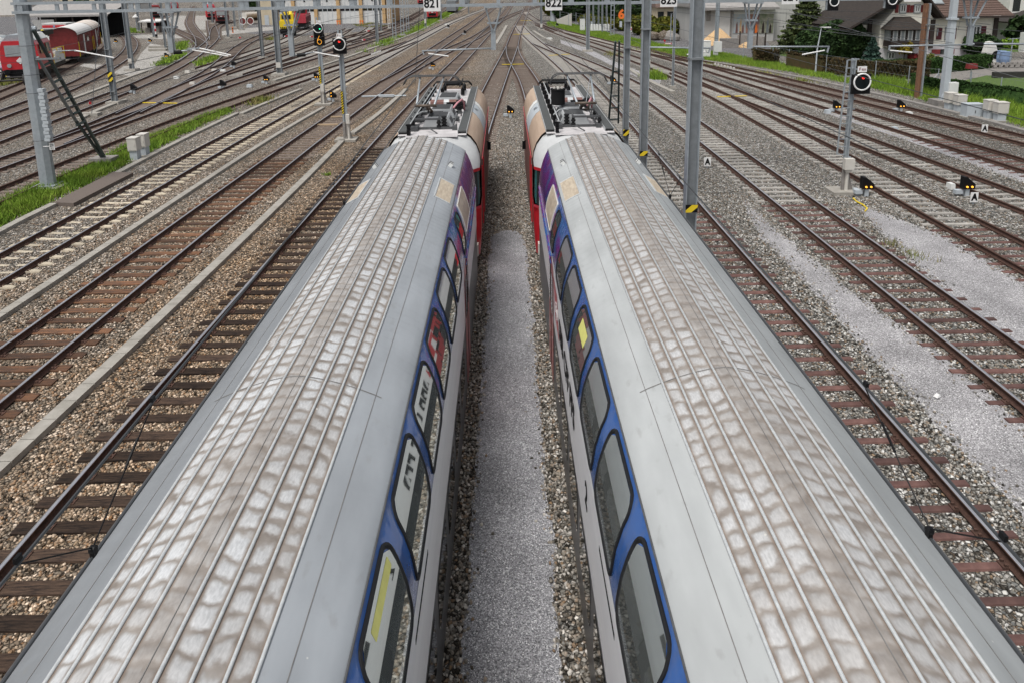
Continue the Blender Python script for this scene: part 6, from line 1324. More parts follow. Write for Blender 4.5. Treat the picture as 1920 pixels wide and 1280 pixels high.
sheet('verge_ground',gr,.012,'earth'); tuft_poly('grass',gr,5200,34,.26,.020,'grass',.30); tuft_poly('grass',px2([(1640,160),(1700,165),(1760,180),(1900,200),(1900,222),(1760,192),(1650,168)]),300,26,.48,.022,'grass',.25); tuft_poly('grass',px2([(1640,145),(1700,160),(1690,168),(1630,160)]),110,30,.5,.022,'grass',.3)
tuft_poly('grass',px2([(1180,80),(1320,115),(1400,127),(1560,160),(1500,152),(1400,133),(1300,120),(1170,88)]),110,25,.18,.04,'grass_dry',.4)
tuft_poly('weeds',px2([(1212,139),(1235,142),(1246,150),(1225,150),(1210,146)]),26,60,.45,.04,'grass',.25); tuft_poly('weeds',px2([(1140,98),(1165,104),(1160,108),(1140,104)]),10,30,.25,.04,'grass_dry',.3)
for L_,n in(([(335,80),(350,78),(345,95),(333,96)],26),([(295,125),(315,108),(345,100),(340,108),(310,122)],30),([(372,118),(402,106),(404,112),(378,124)],26),([(0,156),(24,152),(30,156),(0,162)],14),([(200,45),(250,52),(270,62),(240,66),(215,55)],60),([(500,73),(518,70),(520,74),(500,77)],14),([(480,192),(502,186),(498,190),(478,196)],12),([(655,48),(700,43),(720,50),(690,55)],20)): tuft_poly('weeds',px2(L_),n,40,.35,.05,'grass_dry' if n<26 else 'grass',.4)
tuft_poly('weeds',px2([(1650,440),(1700,470),(1790,500),(1740,510),(1680,470)]),12,14,.22,.012,'grass_dry',.12)
tuft_poly('weeds',px2([(610,325),(618,325),(618,332),(610,332)]),2,30,.18,.02,'grass',.08)
def tree(name,label,x,y,ytop,wpx_,kind,m,n=3500,ls=.16,dens=1.,trunk=True,grp='trees and shrubs on the right',base=0.,squash=.8,pos=None):
    b=pos or P(x,y); k=MPP(b.y); h=ZT(b,ytop); rad=wpx_*k/2; root=thing(name,label,'tree' if h>2.2 else 'shrub',tuple(b),0,grp)
    z0=base*h
    if kind=='cone':
        t=RS.uniform(0,1,n)**.75; t=1-t; nl=max(5,int(h/.55)); lay=.72+.28*np.cos((t*nl%1)*2*math.pi); r=rad*(1-t)**.85*lay*np.sqrt(RS.uniform(.15,1,n)); a=RS.uniform(0,2*math.pi,n); arms=1+.22*np.sin(a*7+t*40); r=r*arms
        C=np.stack([r*np.cos(a),r*np.sin(a),z0+(h-z0)*t-.12*r],1)
    elif kind=='ball':
        u=RS.normal(size=(n,3)); u/=np.linalg.norm(u,axis=1)[:,None]; cl=RS.normal(size=(14,3)); cl/=np.linalg.norm(cl,axis=1)[:,None]
        lob=1+.16*np.max(u@cl.T,axis=1)**6-.10*(np.sin(u[:,0]*7)*np.sin(u[:,2]*6+1)); r=lob*RS.uniform(.55,1,n)**.4
        C=u*r[:,None]*np.array([rad,rad*squash,(h-z0)/2])+np.array([0,0,z0+(h-z0)/2])
    else: # loose
        nc=max(10,n//110); cc=RS.normal(size=(nc,3)); cc/=np.linalg.norm(cc,axis=1)[:,None]; cc*=RS.uniform(.35,1,(nc,1))**.5; cc=cc*np.array([rad,rad*squash,(h-z0)/2])+np.array([0,0,z0+(h-z0)/2])
        C=cc[RS.randint(0,nc,n)]+RS.normal(size=(n,3))*rad*.16
    C=C[C[:,2]>.02]; V,Fq=cards(C,ls); np_mesh('crown',V,Fq,m,root)
    if trunk:
        g=G(); g.tube([(0,0,-.05),(.03,0,h*.45),(0,.02,h*.85)],[max(.05,h*.022),max(.035,h*.014),.02],7)
        for i in range(7): a=i*2.4; zz=h*(.3+.07*i); g.tube([(0,0,zz),(math.cos(a)*rad*.5,math.sin(a)*rad*.5,zz+h*.10)],[.04,.015],5)
        g.done('trunk','bark',root)
    return root
tree('spruce_tree','tall loose spruce in front of the pale ribbed wall',1508,100,-18,118,'cone','leaf_spruce',12000,.21); tree('yew_tree','dense dark round yew next to the street lamp',1578,112,42,88,'ball','leaf_dark',9000,.17); tree('yew_tree','smaller dark yew left of the big round one',1528,106,55,70,'ball','leaf_dark',6500,.17)
tree('blue_spruce','small bluish conical spruce left of the house',1634,118,71,42,'cone','leaf_blue',5000,.13); tree('shrub','yellow autumn shrub in front of the bay window',1694,117,63,36,'loose','leaf_yellow',1500,.12,base=.25); tree('shrub','grey purple low shrub below the house wall',1712,116,99,22,'loose','leaf_red',700,.10,base=.0)
tree('shrub','dark round magnolia in front of the right windows',1838,112,68,58,'ball','leaf_dark',2600,.20,base=.25); tree('shrub','thin red leaved shrub between spruce and house',1562,100,18,44,'loose','leaf_red',700,.16,base=.25)
tree('shrub','dry grey twig bush against the house plinth',1744,115,101,26,'loose','grass_dry',600,.10)
tree('conifer_tree','dark green tree beyond the carport at the right edge',1912,90,30,44,'loose','leaf_dark',2200,.22); tree('shrub','light green bush under the carport edge',1892,92,76,36,'ball','grass',1200,.18)
tree('conifer_tree','dark conifer standing behind the gantry at the left',157,33,2,46,'ball','leaf_dark',3000,.22,grp='trees of the left yard'); 
for i,(x,y,yt,w_,m) in enumerate(((1065,40,-25,70,'leaf_dark'),(1100,38,-30,66,'leaf_dark'),(1140,42,-22,70,'leaf_dark'),(1040,30,-25,46,'leaf_green'),(1190,44,-10,60,'leaf_dark'))): tree('broadleaf_tree',['dark tree behind the bridge pier right of sign 822','dark tall tree behind the slim white cabinet','dark tree behind the lattice mast by the bushes','lighter tree just right of the sign 822 top','dark tree left of the red roofed house'][i],x,y,yt,w_,'ball',m,4000,.35)
for i,(x,y,yt,w_,m) in enumerate(((1105,50,28,38,'leaf_green'),(1135,56,33,40,'leaf_green'),(1178,58,30,50,'leaf_green'),(1210,66,30,52,'leaf_green'),(1250,70,34,52,'leaf_green'),(1236,74,45,44,'leaf_green'))): tree('bush',['yellowish bush right of the slim white cabinet','yellow green bush behind the grey posts','big yellow green bush left of the no entry plate','big bush between the two nearest big masts','bush with reddish tips right of the dark paired mast','lower bush above the rock pile'][i],x,y,yt,w_,'ball',m,2600,.20,trunk=False)
for i,(x,y,yt,w_) in enumerate(((495,30,6,26),(470,20,-4,30))): tree('broadleaf_tree',['dark ivy tree beside the ochre shed corner','dark tree behind the boiler wagon'][i],x,y,yt,w_,'ball','leaf_dark',2200,.3,grp='trees of the left yard')
tree('broadleaf_tree','autumn tree behind the house at the top right corner',1885,60,-20,70,'loose','leaf_green',3500,.3)
def hedge(label,L,h,wd,m,n,ls=.11):
    P0=[P(x,y) for x,y in L]; q=np.array([(p.x,p.y) for p in P0]); d=np.r_[0,np.cumsum(np.linalg.norm(np.diff(q,axis=0),axis=1))]; t=RS.uniform(0,d[-1],n); bx=np.interp(t,d,q[:,0]); by=np.interp(t,d,q[:,1])
    side=RS.uniform(-1,1,n)*wd/2; z=RS.uniform(0,h,n); f=RS.uniform(0,1,n); top=f<.4; z[top]=h-RS.uniform(0,.12,top.sum()); fr=(f>=.4)&(f<.85); side[fr]=-wd/2+RS.uniform(0,.1,fr.sum()); z+=.05*np.sin(t*3.1)
    C=np.stack([bx+RS.normal(size=n)*.04,by+side,z],1)-np.array([q[0,0],q[0,1],0]); V,Fq=cards(C,ls); root=thing('hedge',label,'hedge',(q[0,0],q[0,1],0),0,'clipped hedges'); np_mesh('foliage',V,Fq,m,root)
    g=G(); core=[(x-q[0,0],y-q[0,1]) for x,y in q]; 
    for a,b_ in zip(core[:-1],core[1:]): 
        a_,b2=Vector((*a,h*.48)),Vector((*b_,h*.48)); g.bar(a_,b2,wd*.6,h*.78)
    g.done('inner_twigs',m,root)
hedge('long brown clipped hedge along the track fence',[(1478,126),(1540,137),(1640,149),(1735,146)],1.45,1.0,'hedge_brown',21000); hedge('dark green clipped hedge in front of the house',[(1640,140),(1733,138),(1850,127)],1.2,1.2,'hedge',22500); hedge('short brown hedge corner beside the road',[(1414,116),(1454,118)],1.3,1.6,'hedge_brown',5400); hedge('low hedge curving along the lawn edge behind the cabinets',[(1712,166),(1726,174),(1800,182),(1880,194),(1960,208)],1.1,.8,'hedge',19500)
# ================================================================== BACKGROUND, RIGHT
# fence with posts and wire mesh
FP=[(1393,111),(1417,116),(1448,119),(1478,126),(1511,132),(1548,139),(1595,147),(1640,153),(1702,165),(1756,172),(1817,180),(1873,192),(1935,205)]
fr=thing('mesh_fence','thin wire mesh fence on grey posts along the grass bank','fence',tuple(P(1393,111))); o=P(1393,111)
pts=[P(x,y)-o for x,y in FP]; fh=1.75
for p in pts: g=G(); g.cyl(p,p+Vector((0,0,fh)),.035,6); g.done('post','galv',fr)
g=G()
for a,b in zip(pts[:-1],pts[1:]):
    for z in(.1,.9,1.7): g.cyl(a+Vector((0,0,z)),b+Vector((0,0,z)),.008,4)
    n=int((b-a).length/.45)
    for i in range(n):
        for s_ in(-1,1):
            q=a.lerp(b,(i+.5)/n); u=(b-a).normalized()*.55; g.cyl(q-u*s_+Vector((0,0,.12)),q+u*s_+Vector((0,0,1.68)),.0035,3)
g.done('mesh_wire','galv_dark',fr)
g=G(); g.cyl(pts[9]+Vector((-1.2,0,0)),pts[9]+Vector((0,0,1.4)),.025,5); g.cyl(pts[9]+Vector((.9,0,0)),pts[9]+Vector((0,0,1.4)),.025,5); g.done('brace','galv',fr)
F2=[(1050,46),(1066,50),(1080,49),(1095,53),(1115,58),(1139,62)]; o=P(1050,46); f2=thing('mesh_fence','fence of grey posts beside the road ramp right of the bridge pier','fence',tuple(o)); pts=[P(x,y)-o for x,y in F2]
for p in pts: g=G(); g.cyl(p,p+Vector((0,0,2.6)),.06,6); g.done('post','galv',f2)
g=G()
for a,b in zip(pts[:-1],pts[1:]):
    for z in np.linspace(.2,2.5,6): g.cyl(a+Vector((0,0,z)),b+Vector((0,0,z)),.012,4)
g.done('mesh_wire','galv_dark',f2)
# bridge pier and ramp
b=P(1037,41); k=MPP(b.y); root=thing('bridge_pier','thick pale concrete column below the sign 822','column',tuple(b)); g=G(); g.cyl((0,0,0),(0,0,6.2),5.2*k,20); g.done('shaft','cab_grey',root); g=G(); g.box((2,0,6.4),(14,5,.6)); g.done('deck','concrete',root)
p=[P(x,y) for x,y in((1044,46),(1072,51),(1076,40),(1046,33))]; root=thing('retaining_wall','sloping pale concrete ramp wall behind the fence','wall',tuple(p[0])); o=p[0]; g=G(); q=p[1]-o; g.add([(0,0,0),(q.x,q.y,0),(q.x,q.y,2.6),(0,0,.9)],[(0,1,2,3)]); g.add([(0,.4,0),(q.x,q.y+.4,0),(q.x,q.y+.4,2.6),(0,.4,.9)],[(3,2,1,0)]); g.add([(0,0,.9),(q.x,q.y,2.6),(q.x,q.y+.4,2.6),(0,.4,.9)],[(0,1,2,3)]); g.done('face','cab_beige',root)
# small drainage plates: white segmented pipe row
root=thing('duct_row','row of short white rounded containers in front of the yellow bushes','container row',tuple(P(1125,60))); k=MPP(P(1125,60).y)
for i in range(7): g=G(); g.box(((-16+i*5.2)*k,0,.75),(4.4*k,.8,1.1),top=(.8,.8)); g.done('container','cab_white',root)
b=P(1110,58); g=G(); g.box((0,0,.8),(5*k,.6,1.6),0); g.box((0,-.31,.9),(4*k,.02,.5),1); tag(g.done('relay_box',['cab_grey','black'],loc=tuple(b)),'grey relay box with a black panel left of the white containers','cabinet')
# red roofed house among the bushes
b=P(1248,52); root=thing('small_house','small house with a reddish brown roof above the bushes','house',tuple(b)); k=MPP(b.y); g=G(); g.box((0,3,1.9),(36*k,7,3.8)); g.done('wall','sand_wall',root); w_=22*k; g=G(); g.add([(-w_,-1.2,3.7),(w_,-1.2,3.7),(w_*.7,3.2,6.0),(-w_*.7,3.2,6.0),(w_,7.5,3.7),(-w_,7.5,3.7)],[(0,1,2,3),(3,2,4,5),(0,3,5),(1,4,2)]); g.done('roof','tile_roof',root)
for x in(-.5,.3): g=G(); g.box((x*w_,-.53,2.3),(1.1,.06,1.3)); g.done('window','glass_dark',root)
# rocks
for i,(x,y,r) in enumerate(((1222,76,1.3),(1232,75,1.0),(1245,76,1.2),(1256,76,1.1),(1212,72,.9),(1264,77,.8))):
    b=P(x,y); g=G(); g.sph((0,0,r*.45),r,0,10,(1,.8,.75)); o=g.done('boulder','conc_dark' if i%2 else 'earth',loc=tuple(b))
    v=np.array([p.co[:] for p in o.data.vertices]); v*= (1+.18*np.sin(v*3.1+i)); o.data.vertices.foreach_set('co',v.ravel())
    tag(o,['dark boulder second in the row under the bushes','grey boulder third in the row under the bushes','large dark boulder in the middle of the row under the bushes','grey boulder near the street post','brownish boulder at the left end of the row','last small boulder right by the nearest big mast'][i],'boulder','boulders under the bushes')
# road signs
b=P(1181,72); k=MPP(b.y); root=thing('road_sign','white plate with a red round sign between the two nearest big masts','sign',tuple(b)); g=G(); g.cyl((0,.03,0),(0,.03,3.2),.04,6); g.done('post','galv',root); zc=ZT(b,56); g=G(); g.box((0,0,zc),(7*k,.04,9*k)); g.done('plate','white',root); g=G(); g.ring((0,-.03,zc+.7*k),2.5*k,.06,'y',20); g.done('red_ring','red',root); g=G(); g.box((0,-.03,zc+.7*k),(2*k,.03,2.2*k)); g.done('symbol','red_pink',root)
b=P(1246,86); k=MPP(b.y); root=thing('road_sign','small round red sign and red white bar beside the grass bank','sign',tuple(b)); g=G(); g.cyl((0,.03,0),(0,.03,1.0),.03,6); g.done('post','galv',root); g=G(); zc=ZT(b,77); g.disc((0,0,zc),2*k,'y',16,0,.04); g.done('disc','red',root); g=G(); g.box((6*k,0,ZT(b,82.5)),(14*k,.05,2.6*k),0); g.box((6*k,-.03,ZT(b,82.5)),(11*k,.03,1.6*k),1); g.done('bar',['red','white'],root)
# street lamps
b=P(1529,137); k=MPP(b.y); root=thing('street_lamp','slim white street lamp in front of the brown hedge','street lamp',tuple(b),0,'street lamps'); zt=ZT(b,52); g=G(); g.tube([(0,0,0),(0,0,zt*.5),(.25,0,zt)],[.08,.06,.045],8); g.done('post','cab_grey',root); g=G(); g.box((.62,0,zt),(.95,.2,.08)); g.done('lamp_head','white',root)
b=P(1257,80); root=thing('street_lamp','thin grey lamp post behind the boulders','street lamp',tuple(b),0,'street lamps'); zt=ZT(b,26); g=G(); g.cyl((0,0,0),(0,0,zt),.06,8); g.done('post','galv',root); g=G(); g.box((.3,0,zt),(.8,.2,.08)); g.done('lamp_head','dark_grey',root)
# concrete building with posters
Yc=P(1420,78).y; k=MPP(Yc)
Xc=lambda px: PY(px,70,Yc).x
root=thing('warehouse','grey concrete warehouse with a dark eave and large picture panels','building',(Xc(1390),Yc,0)); x0=Xc(1390)
zE=PY(1400,15,Yc).z; g=G(); g.bb((Xc(1302)-x0,0,0),(Xc(1450)-x0,11,zE),0); g.done('wall','wall_grey',root)
g=G(); g.add([(Xc(1296)-x0,-1.2,zE+.1),(Xc(1452)-x0,-1.2,zE+.1),(Xc(1452)-x0,6,zE+2.4),(Xc(1296)-x0,6,zE+2.4),(Xc(1452)-x0,12,zE),(Xc(1296)-x0,12,zE)],[(0,1,2,3),(3,2,4,5),(0,3,5),(1,4,2)]); g.bb((Xc(1296)-x0,-1.25,zE-.25),(Xc(1452)-x0,-1.18,zE+.08)); g.done('roof','roof_grey',root)
g=G(); a_,b_=Xc(1347)-x0,Xc(1367)-x0; g.bb((a_,-.12,0),(b_,-.02,PY(1355,22,Yc).z)); dr=g.done('roller_door','white_wall',root); g=G(); g.bb((a_-.25,-.16,0),(a_,0,PY(1355,20,Yc).z)); g.bb((b_,-.16,0),(b_+.25,0,PY(1355,20,Yc).z)); g.done('door_post','conc_dark',dr)
g=G(); g.bb((Xc(1323)-x0,-.05,PY(1323,40,Yc).z),(Xc(1331)-x0,0.,PY(1323,15,Yc).z)); g.done('shutter_panel','conc_dark',root)
g=G(); g.bb((Xc(1374)-x0,-.10,PY(1400,27,Yc).z),(Xc(1449)-x0,-.02,PY(1400,17,Yc).z)); g.done('white_fascia','white_wall',root)
for px0,px1,m in((1374,1396,'posterblue'),(1398,1421,'postermix'),(1422,1448,'postergreen')):
    g=G(); g.bb((Xc(px0)-x0,-.08,PY(px0,63,Yc).z),(Xc(px1)-x0,-.02,PY(px0,27,Yc).z)); po=g.done('picture_panel',m,root); zb,zt=PY(px0,63,Yc).z,PY(px0,27,Yc).z; w_=Xc(px1)-Xc(px0); cx=(Xc(px0)+Xc(px1))/2-x0
    # generic standing shapes in the picture
    g=G()
    for t,(u,h_) in enumerate(((-.22,.62),(.1,.8),(.3,.5))): g.ext([(cx+w_*(u-.10),zb+.05),(cx+w_*(u+.10),zb+.05),(cx+w_*(u+.07),zb+(zt-zb)*h_*.7),(cx+w_*(u+.02),zb+(zt-zb)*h_),(cx+w_*(u-.06),zb+(zt-zb)*h_*.75)],-.095,-.083,t%2)
    g.done('picture_shape',['oxide','sand'] if m=='posterblue' else ['orange','dark_grey'] if m=='postermix' else ['timber_dark','galv_dark'],po)
Yr=Yc+1; X2=lambda px: PY(px,60,Yr).x
root=thing('ribbed_hall','pale grey hall wall with fine vertical ribs behind the spruce','building',(X2(1560),Yr,0)); x0=X2(1560); zz=PY(1500,8,Yr).z+1.5; g=G(); g.bb((X2(1450)-x0,0,0),(X2(1680)-x0,12,zz)); 
x=X2(1450)-x0
while x<X2(1660)-x0: g.box((x,-.02,zz/2),(.05,.05,zz)); x+=.42
g.done('wall','wall_grey',root); g=G(); g.box(((X2(1450)+X2(1680))/2-x0,6,zz+.1),(X2(1680)-X2(1450)+.6,12.6,.25)); g.done('roof','roof_grey',root)
# yard wall under the posters
g=G(); a=P(1384,86); b=P(1434,90); root=thing('yard_wall','low weathered concrete wall with dark posts under the picture panels','wall',tuple(a)); q=b-a; g=G(); g.bar((0,.2,.7),q+Vector((0,.2,.7)),.25,1.4); g.done('face','conc_dark',root)
for t in(.05,.38,.7,1.0): g=G(); p=q*t; g.box((p.x,p.y-.05,.95),(.14,.14,1.9)); g.done('post','timber_dark',root)
# sand heap, retaining block, small heap
def heap(label,x,y,ytop,wpx_,n=40):
    b=P(x,y); k=MPP(b.y); h=ZT(b+Vector((0,wpx_*k*.3,0)),ytop); r=wpx_*k/2; g=G(); rings=[]
    for i in range(14):
        t=i/13; rr=r*(1-t)**.9; rings.append([(rr*math.cos(2*math.pi*j/n)*(1+.05*math.sin(j*3+i)),rr*.8*math.sin(2*math.pi*j/n)*(1+.05*math.cos(j*5)),h*(t**.92)+.05*math.sin(j*1.7+i*2.1)*(1-t)) for j in range(n)])
    g.loft(rings,0); o=g.done('sand_heap','sand',loc=(b.x,b.y+r*.55,0)); return tag(o,label,'sand heap','sand heaps')
heap('large tan sand heap behind the grey retaining block',1352,86,52,70); heap('small flat sand heap at the foot of the drop post',1402,90,79,34)
b=P(1368,91); k=MPP(b.y); g=G(); g.box((0,.3,.62),(34*k,.5,1.25)); tag(g.done('retaining_block','conc_dark',loc=tuple(b)),'long grey concrete block holding back the sand heap','concrete block')
# white pick-up
b=P(1335,72); k=MPP(b.y); root=thing('pickup_truck','white pick-up truck half hidden behind the sand heap','truck',tuple(b),R(0)); Lx=28*k
g=G(); g.ext([(.1,.6),(2.25,.6),(2.3,1.15),(1.75,1.35),(1.25,2.05),(.1,2.1)],-.9,.9,0,ax='y',off=(0,0,0)); g.done('cab','car_white',root); g=G(); g.ext([(.35,1.35),(1.55,1.35),(1.18,1.92),(.35,1.95)],-.93,-.91,0); g.done('side_window','glass_dark',root); g=G(); g.box((-1.7,0,.95),(3.4,1.8,.55)); g.box((-1.7,-.9,1.3),(3.4,.06,.5)); g.box((-1.7,.9,1.3),(3.4,.06,.5)); g.box((-3.4,0,1.3),(.06,1.8,.5)); g.done('load_bed','cab_grey',root)
for x in(-2.6,1.45): g=G(); g.disc((x,-.85,.38),.38,'y',16,0,.22); g.disc((x,.85,.38),.38,'y',16,0,.22); g.done('wheel','rubber',root)
g=G()
for i in range(26): a=RS.uniform(-.6,.6); g.tube([(-1.5+RS.uniform(-1,.6),RS.uniform(-.5,.5),1.2),(-1.3+a*2,RS.uniform(-.6,.6),2.6),(-.9+a*3.2,RS.uniform(-.8,.8),3.6+RS.uniform(0,.8))],[.03,.02,.008],4)
o=g.done('brushwood','bark',loc=tuple(b)); tag(o,'pile of dry branches loaded on the white pick-up','brushwood')
# ------------------------------------------------------------------ HOUSE
Yh=P(1690,115).y; k=MPP(Yh); XH=lambda px,y=80: PY(px,y,Yh).x; ZH=lambda y,px=1690: PY(px,y,Yh).z
hx=XH(1696); house=thing('house','cream house with a brown tiled roof, dark red shutters and a glazed bay','house',(hx,Yh,0))
L_=lambda px: XH(px)-hx
xl,xr_=L_(1648),L_(1745); xw=L_(1880); zE=ZH(33,1800); zg=ZH(-22)
g=G(); g.ext([(xl,1.4),(xr_,1.4),(xr_,ZH(35,1745)),((xl+xr_)/2+.4,zg),(xl,ZH(48))],0,9,0); g.bb((xr_,1.1,1.4),(xw,8,zE),0); g.bb((L_(1612),1.6,1.4),(xl,8,ZH(48)),0); g.done('wall','cream_wall',house)
g=G(); g.bb((xl-.03,-.05,0),(xr_+.03,9.1,1.42)); g.bb((xr_,1.05,0),(xw+.03,8,1.42)); g.bb((L_(1608),1.55,0),(xl,8,1.42)); g.done('plinth','plinth',house)
ap=((xl+xr_)/2+.4,zg+.25); lf=(L_(1580),ZH(50)); rg=(L_(1752),ZH(30,1745))
g=G()
for (p,q) in((lf,ap),(ap,rg)):
    g.add([(p[0],-1.1,p[1]),(q[0],-1.1,q[1]),(q[0],9.5,q[1]),(p[0],9.5,p[1])],[(0,1,2,3)]); g.add([(p[0],-1.1,p[1]-.22),(q[0],-1.1,q[1]-.22),(q[0],9.5,q[1]-.22),(p[0],9.5,p[1]-.22)],[(3,2,1,0)],1); g.add([(p[0],-1.12,p[1]-.24),(q[0],-1.12,q[1]-.24),(q[0],-1.12,q[1]+.02),(p[0],-1.12,p[1]+.02)],[(0,1,2,3)],1)
g.done('gable_roof',['tile_dark','timber_dark'],house)
g=G(); x0,x1=xr_+.1,xw+.9; g.add([(x0,.0,zE+.12),(x1,.0,zE+.12),(x1-1.5,5.2,zE+4.0),(x0-2,5.2,zE+4.0)],[(0,1,2,3)]); g.add([(x0-2,5.2,zE+4.0),(x1-1.5,5.2,zE+4.0),(x1,10.5,zE+.1),(x0,10.5,zE+.1)],[(0,1,2,3)]); g.add([(x1,0,zE+.12),(x1,10.5,zE+.1),(x1-1.5,5.2,zE+4.0)],[(0,1,2)])
n=17
for i in range(n):
    t=(i+.5)/n; g.bar((x0-2*t,5.2*t-.03,zE+.13+3.88*t),(x1-1.5*t,5.2*t-.03,zE+.13+3.88*t),.05,.05,0)
g.bb((x0,-.06,zE-.10),(x1,.02,zE+.1),1); g.add([(x0,0,zE-.02),(x1,0,zE-.02),(x1,1.1,zE-.02),(x0,1.1,zE-.02)],[(3,2,1,0)],1); rf=g.done('main_roof',['tile_roof','timber_dark'],house)
c=PY(1768,8,Yh+2); g=G(); g.box((L_(1769),2.0,zE+1.75),(1.0,1.15,.08),rx=R(36)); sk=g.done('skylight','glass_pale',rf); g=G(); g.box((L_(1769),2.0,zE+1.71),(1.2,1.35,.08),rx=R(36)); g.done('frame','galv_dark',sk)
def win(px0,px1,y0,y1,yw,shut=None,m='shutter',sill=True):
    x0,x1=L_(px0),L_(px1); z0,z1=ZH(y1),ZH(y0); cx=(x0+x1)/2; w_=x1-x0; h_=z1-z0; cz=(z0+z1)/2
    g=G(); g.box((cx,yw-.04,cz),(w_+.24,.08,h_+.24)); wf=g.done('window_surround','galv',house); g=G(); g.box((cx,yw-.085,cz),(w_,.03,h_)); g.done('pane','glass_dark',wf); g=G()
    for t in(-.5,0,.5): g.box((cx+t*w_,yw-.11,cz),(.13,.05,h_))
    g.box((cx,yw-.11,z1),(w_,.05,.08)); g.box((cx,yw-.11,z0),(w_,.05,.1)); g.box((cx,yw-.11,z0+h_*.1),(w_*.9,.03,h_*.16)); g.done('frame','cab_white',wf)
    if shut:
        for s_,px in zip((-1,1),shut):
            if px is None: continue
            g=G(); sw=(px[1]-px[0])*k; xx=L_((px[0]+px[1])/2); g.box((xx,yw-.07,cz),(sw,.06,h_*1.05)); 
            for i in range(9): g.box((xx,yw-.11,z0+h_*(i+.5)/9),(sw*.8,.02,h_/16))
            g.done('shutter',m,house)
win(1682,1691,10,24,0,((1672,1678),(1692,1699)),'shutter_red'); win(1709,1717,11,24,0,((1700,1706),(1720,1726)),'shutter_red')
win(1722,1730,57,76,0,((1712,1720),(1738,1743)))
win(1784,1793,56,77,1.1,((1766,1776),(1793,1803))); win(1833,1847,54,72,1.1,((1823,1833),(1850,1859)))
win(1667,1678,99,111,0,None)
for px in(1768,1795): g=G(); g.box((L_(px),1.0,.8),(.9,.05,.5)); g.done('cellar_shutter','shutter_red',house)
g=G(); g.box((L_(1781),1.02,.8),(.7,.05,.5)); g.done('cellar_window','glass_dark',house)
# glazed bay
x0,x1=L_(1656),L_(1711); zb0,zb1,zb2,zb3=ZH(87),ZH(75),ZH(54),ZH(32)
g=G(); g.bb((x0,-1.5,zb0),(x1,0,zb1),0); 
for t in np.linspace(0,1,5): g.box((x0+(x1-x0)*t,-1.45,(zb1+zb2)/2),(.14,.12,zb2-zb1))
g.bb((x0,-1.5,zb2-.12),(x1,0,zb2),0); bay=g.done('bay','timber_dark',house)
g=G(); g.bb((x0+.05,-1.38,zb1),(x1-.05,-1.34,zb2-.1)); g.bb((x0+.04,-1.34,zb1),(x0+.08,0,zb2-.1)); g.bb((x1-.08,-1.34,zb1),(x1-.04,0,zb2-.1)); g.done('bay_pane','glass_pale',bay); g=G()
for t in np.linspace(.06,.94,8): g.box((x0+(x1-x0)*t,-1.42,(zb1+zb2)/2),(.09,.06,zb2-zb1-.15))
g.done('bay_frame','cab_white',bay); g=G(); e=.45; m_=(x0+x1)/2; g.add([(x0-e,-1.95,zb2),(x1+e,-1.95,zb2),(x1+e,0,zb2),(x0-e,0,zb2),(m_-.7,-.3,zb3),(m_+.9,-.3,zb3),(m_+.9,0,zb3),(m_-.7,0,zb3)],[(0,1,5,4),(1,2,6,5),(3,0,4,7),(4,5,6,7),(3,2,1,0)]); g.done('bay_roof','tile_dark',bay)
for px,yy in((1744,-.08),(1642,1.5),(1876,1.05)): g=G(); g.bb((L_(px)-.22,yy-.12,1.3 if px>1700 else 1.0),(L_(px)+.22,yy,ZH(38) if px<1800 else zE)); g.done('downpipe_board','timber_dark',house)
g=G(); g.bb((L_(1655),-.9,zb0-.02),(L_(1700),-.05,zb0+.05)); g.done('terrace_slab','concrete',house)
# arch, barrels, mailbox, carport, stone wall, second house
b=P(1855,117); root=thing('garden_arch','white rounded wall end beside the blue barrels','wall',tuple(b)); g=G(); g.ext([(-.9,0),(.55,0),(.55,1.1),(.25,1.9),(-.1,2.1),(-.45,2.05)],-.25,.35,0); g.done('face','white_wall',root); g=G(); g.disc((.42,-.27,.75),.42,'y',16,0,.02); g.done('opening','black_matte',root)
for x,y,lb in((1874,117,'left blue plastic rain barrel beside the white wall'),(1884,119,'right blue plastic rain barrel, standing in front')):
    b=P(x,y); k=MPP(b.y); root=thing('rain_barrel',lb,'barrel',tuple(b),0,'blue rain barrels'); g=G(); g.tube([(0,0,0),(0,0,.4),(0,0,1.0),(0,0,1.1)],[.42,.50,.48,.44],18); g.done('body','blue_plastic',root); g=G(); g.cyl((0,0,1.1),(0,0,1.15),.5,18); g.done('lid','blue_plastic',root)
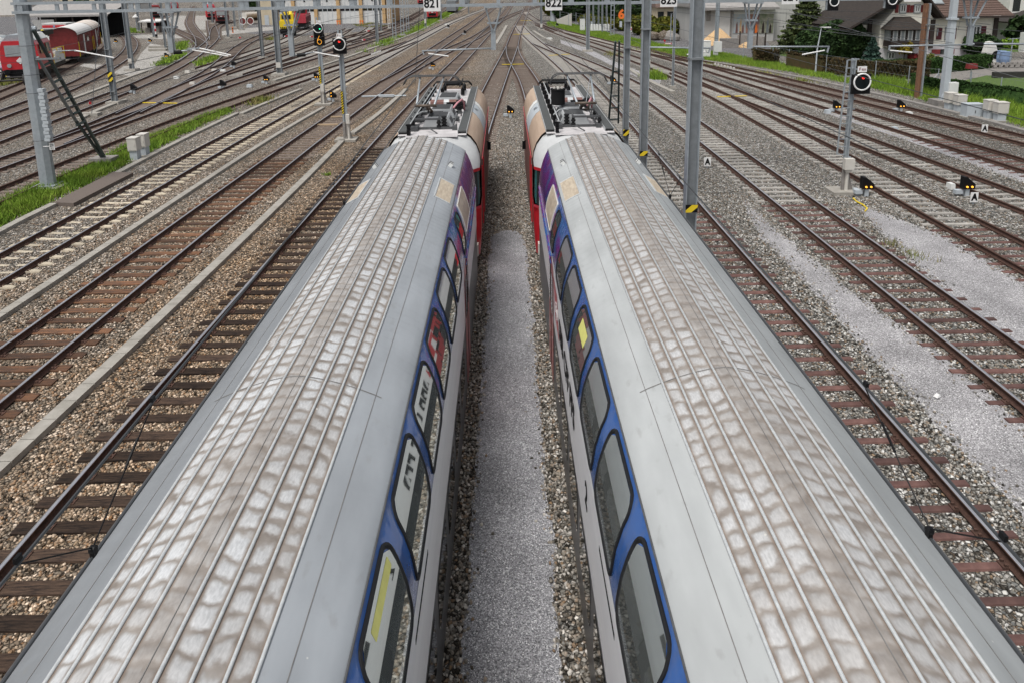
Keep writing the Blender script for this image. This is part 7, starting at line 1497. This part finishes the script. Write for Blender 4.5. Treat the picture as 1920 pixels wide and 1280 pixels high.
b=P(1819,149); root=thing('letter_box','dark red letter box on a thin post beside the lawn','letter box',tuple(b)); zt=ZT(b,127); g=G(); g.cyl((0,0,0),(0,0,zt),.04,8); g.done('post','galv',root); g=G(); g.box((0,0,zt+.12),(.85,.4,.42),top=(.9,.8)); g.done('box','red_dark',root)
b=P(1890,128); root=thing('garden_wall','low rough stone wall below the barrels','wall',tuple(b)); g=G()
for i in range(26): g.box((-3+i*.27+RS.uniform(-.05,.05),RS.uniform(-.05,.05),.2+.22*(i%2)),(.3,.3,.24),0,rz=RS.uniform(-.3,.3),top=(.85,.8))
g.done('stones','conc_dark',root)
b=P(1905,146); root=thing('garden_wall','dark low wall at the lawn corner on the right edge','wall',tuple(b)); g=G(); g.box((.5,0,.25),(5,.4,.5)); g.done('stones','under',root)
Y2=P(1905,88).y; root=thing('carport','open carport with a dark roof at the right edge','carport',(PY(1905,88,Y2).x,Y2,0)); k=MPP(Y2); g=G(); g.box((1.5,2,ZT(Vector((PY(1905,88,Y2).x,Y2,0)),33)),(6.5,6,.18),ry=-.18); g.done('roof','tile_dark',root)
for x in(-1.2,3.2): g=G(); g.box((x,0,1.7),(.15,.15,3.4)); g.done('post','timber_dark',root)
g=G(); g.bb((-1.2,4.5,0),(4.5,4.7,4)); g.done('back_wall','white_wall',root)
block('white neighbour house behind the carport at the right edge',1885,1990,70,8,'white_wall','tile_dark',10,True,wins=4,name='neighbour_house')
b=P(1921,98); root=thing('white_cabinet','white appliance box at the right edge of the driveway','cabinet',tuple(b)); g=G(); g.box((0,0,1.1),(.9,.8,2.2)); g.done('housing','cab_white',root)
b=P(1893,122); root=thing('washing_pole','thin grey pole near the barrels','pole',tuple(b)); g=G(); g.cyl((0,0,0),(0,0,2.6),.05,6); g.cyl((-.5,0,2.5),(.8,0,2.6),.03,5); g.done('pole','galv',root)
# distant green backdrop trees along the top edge and hills
for i,(x,y) in enumerate(((905,-8),(960,-14),(1010,-12),(860,-10),(760,-6),(700,6),(640,4),(1290,14),(1340,8))):
    pass
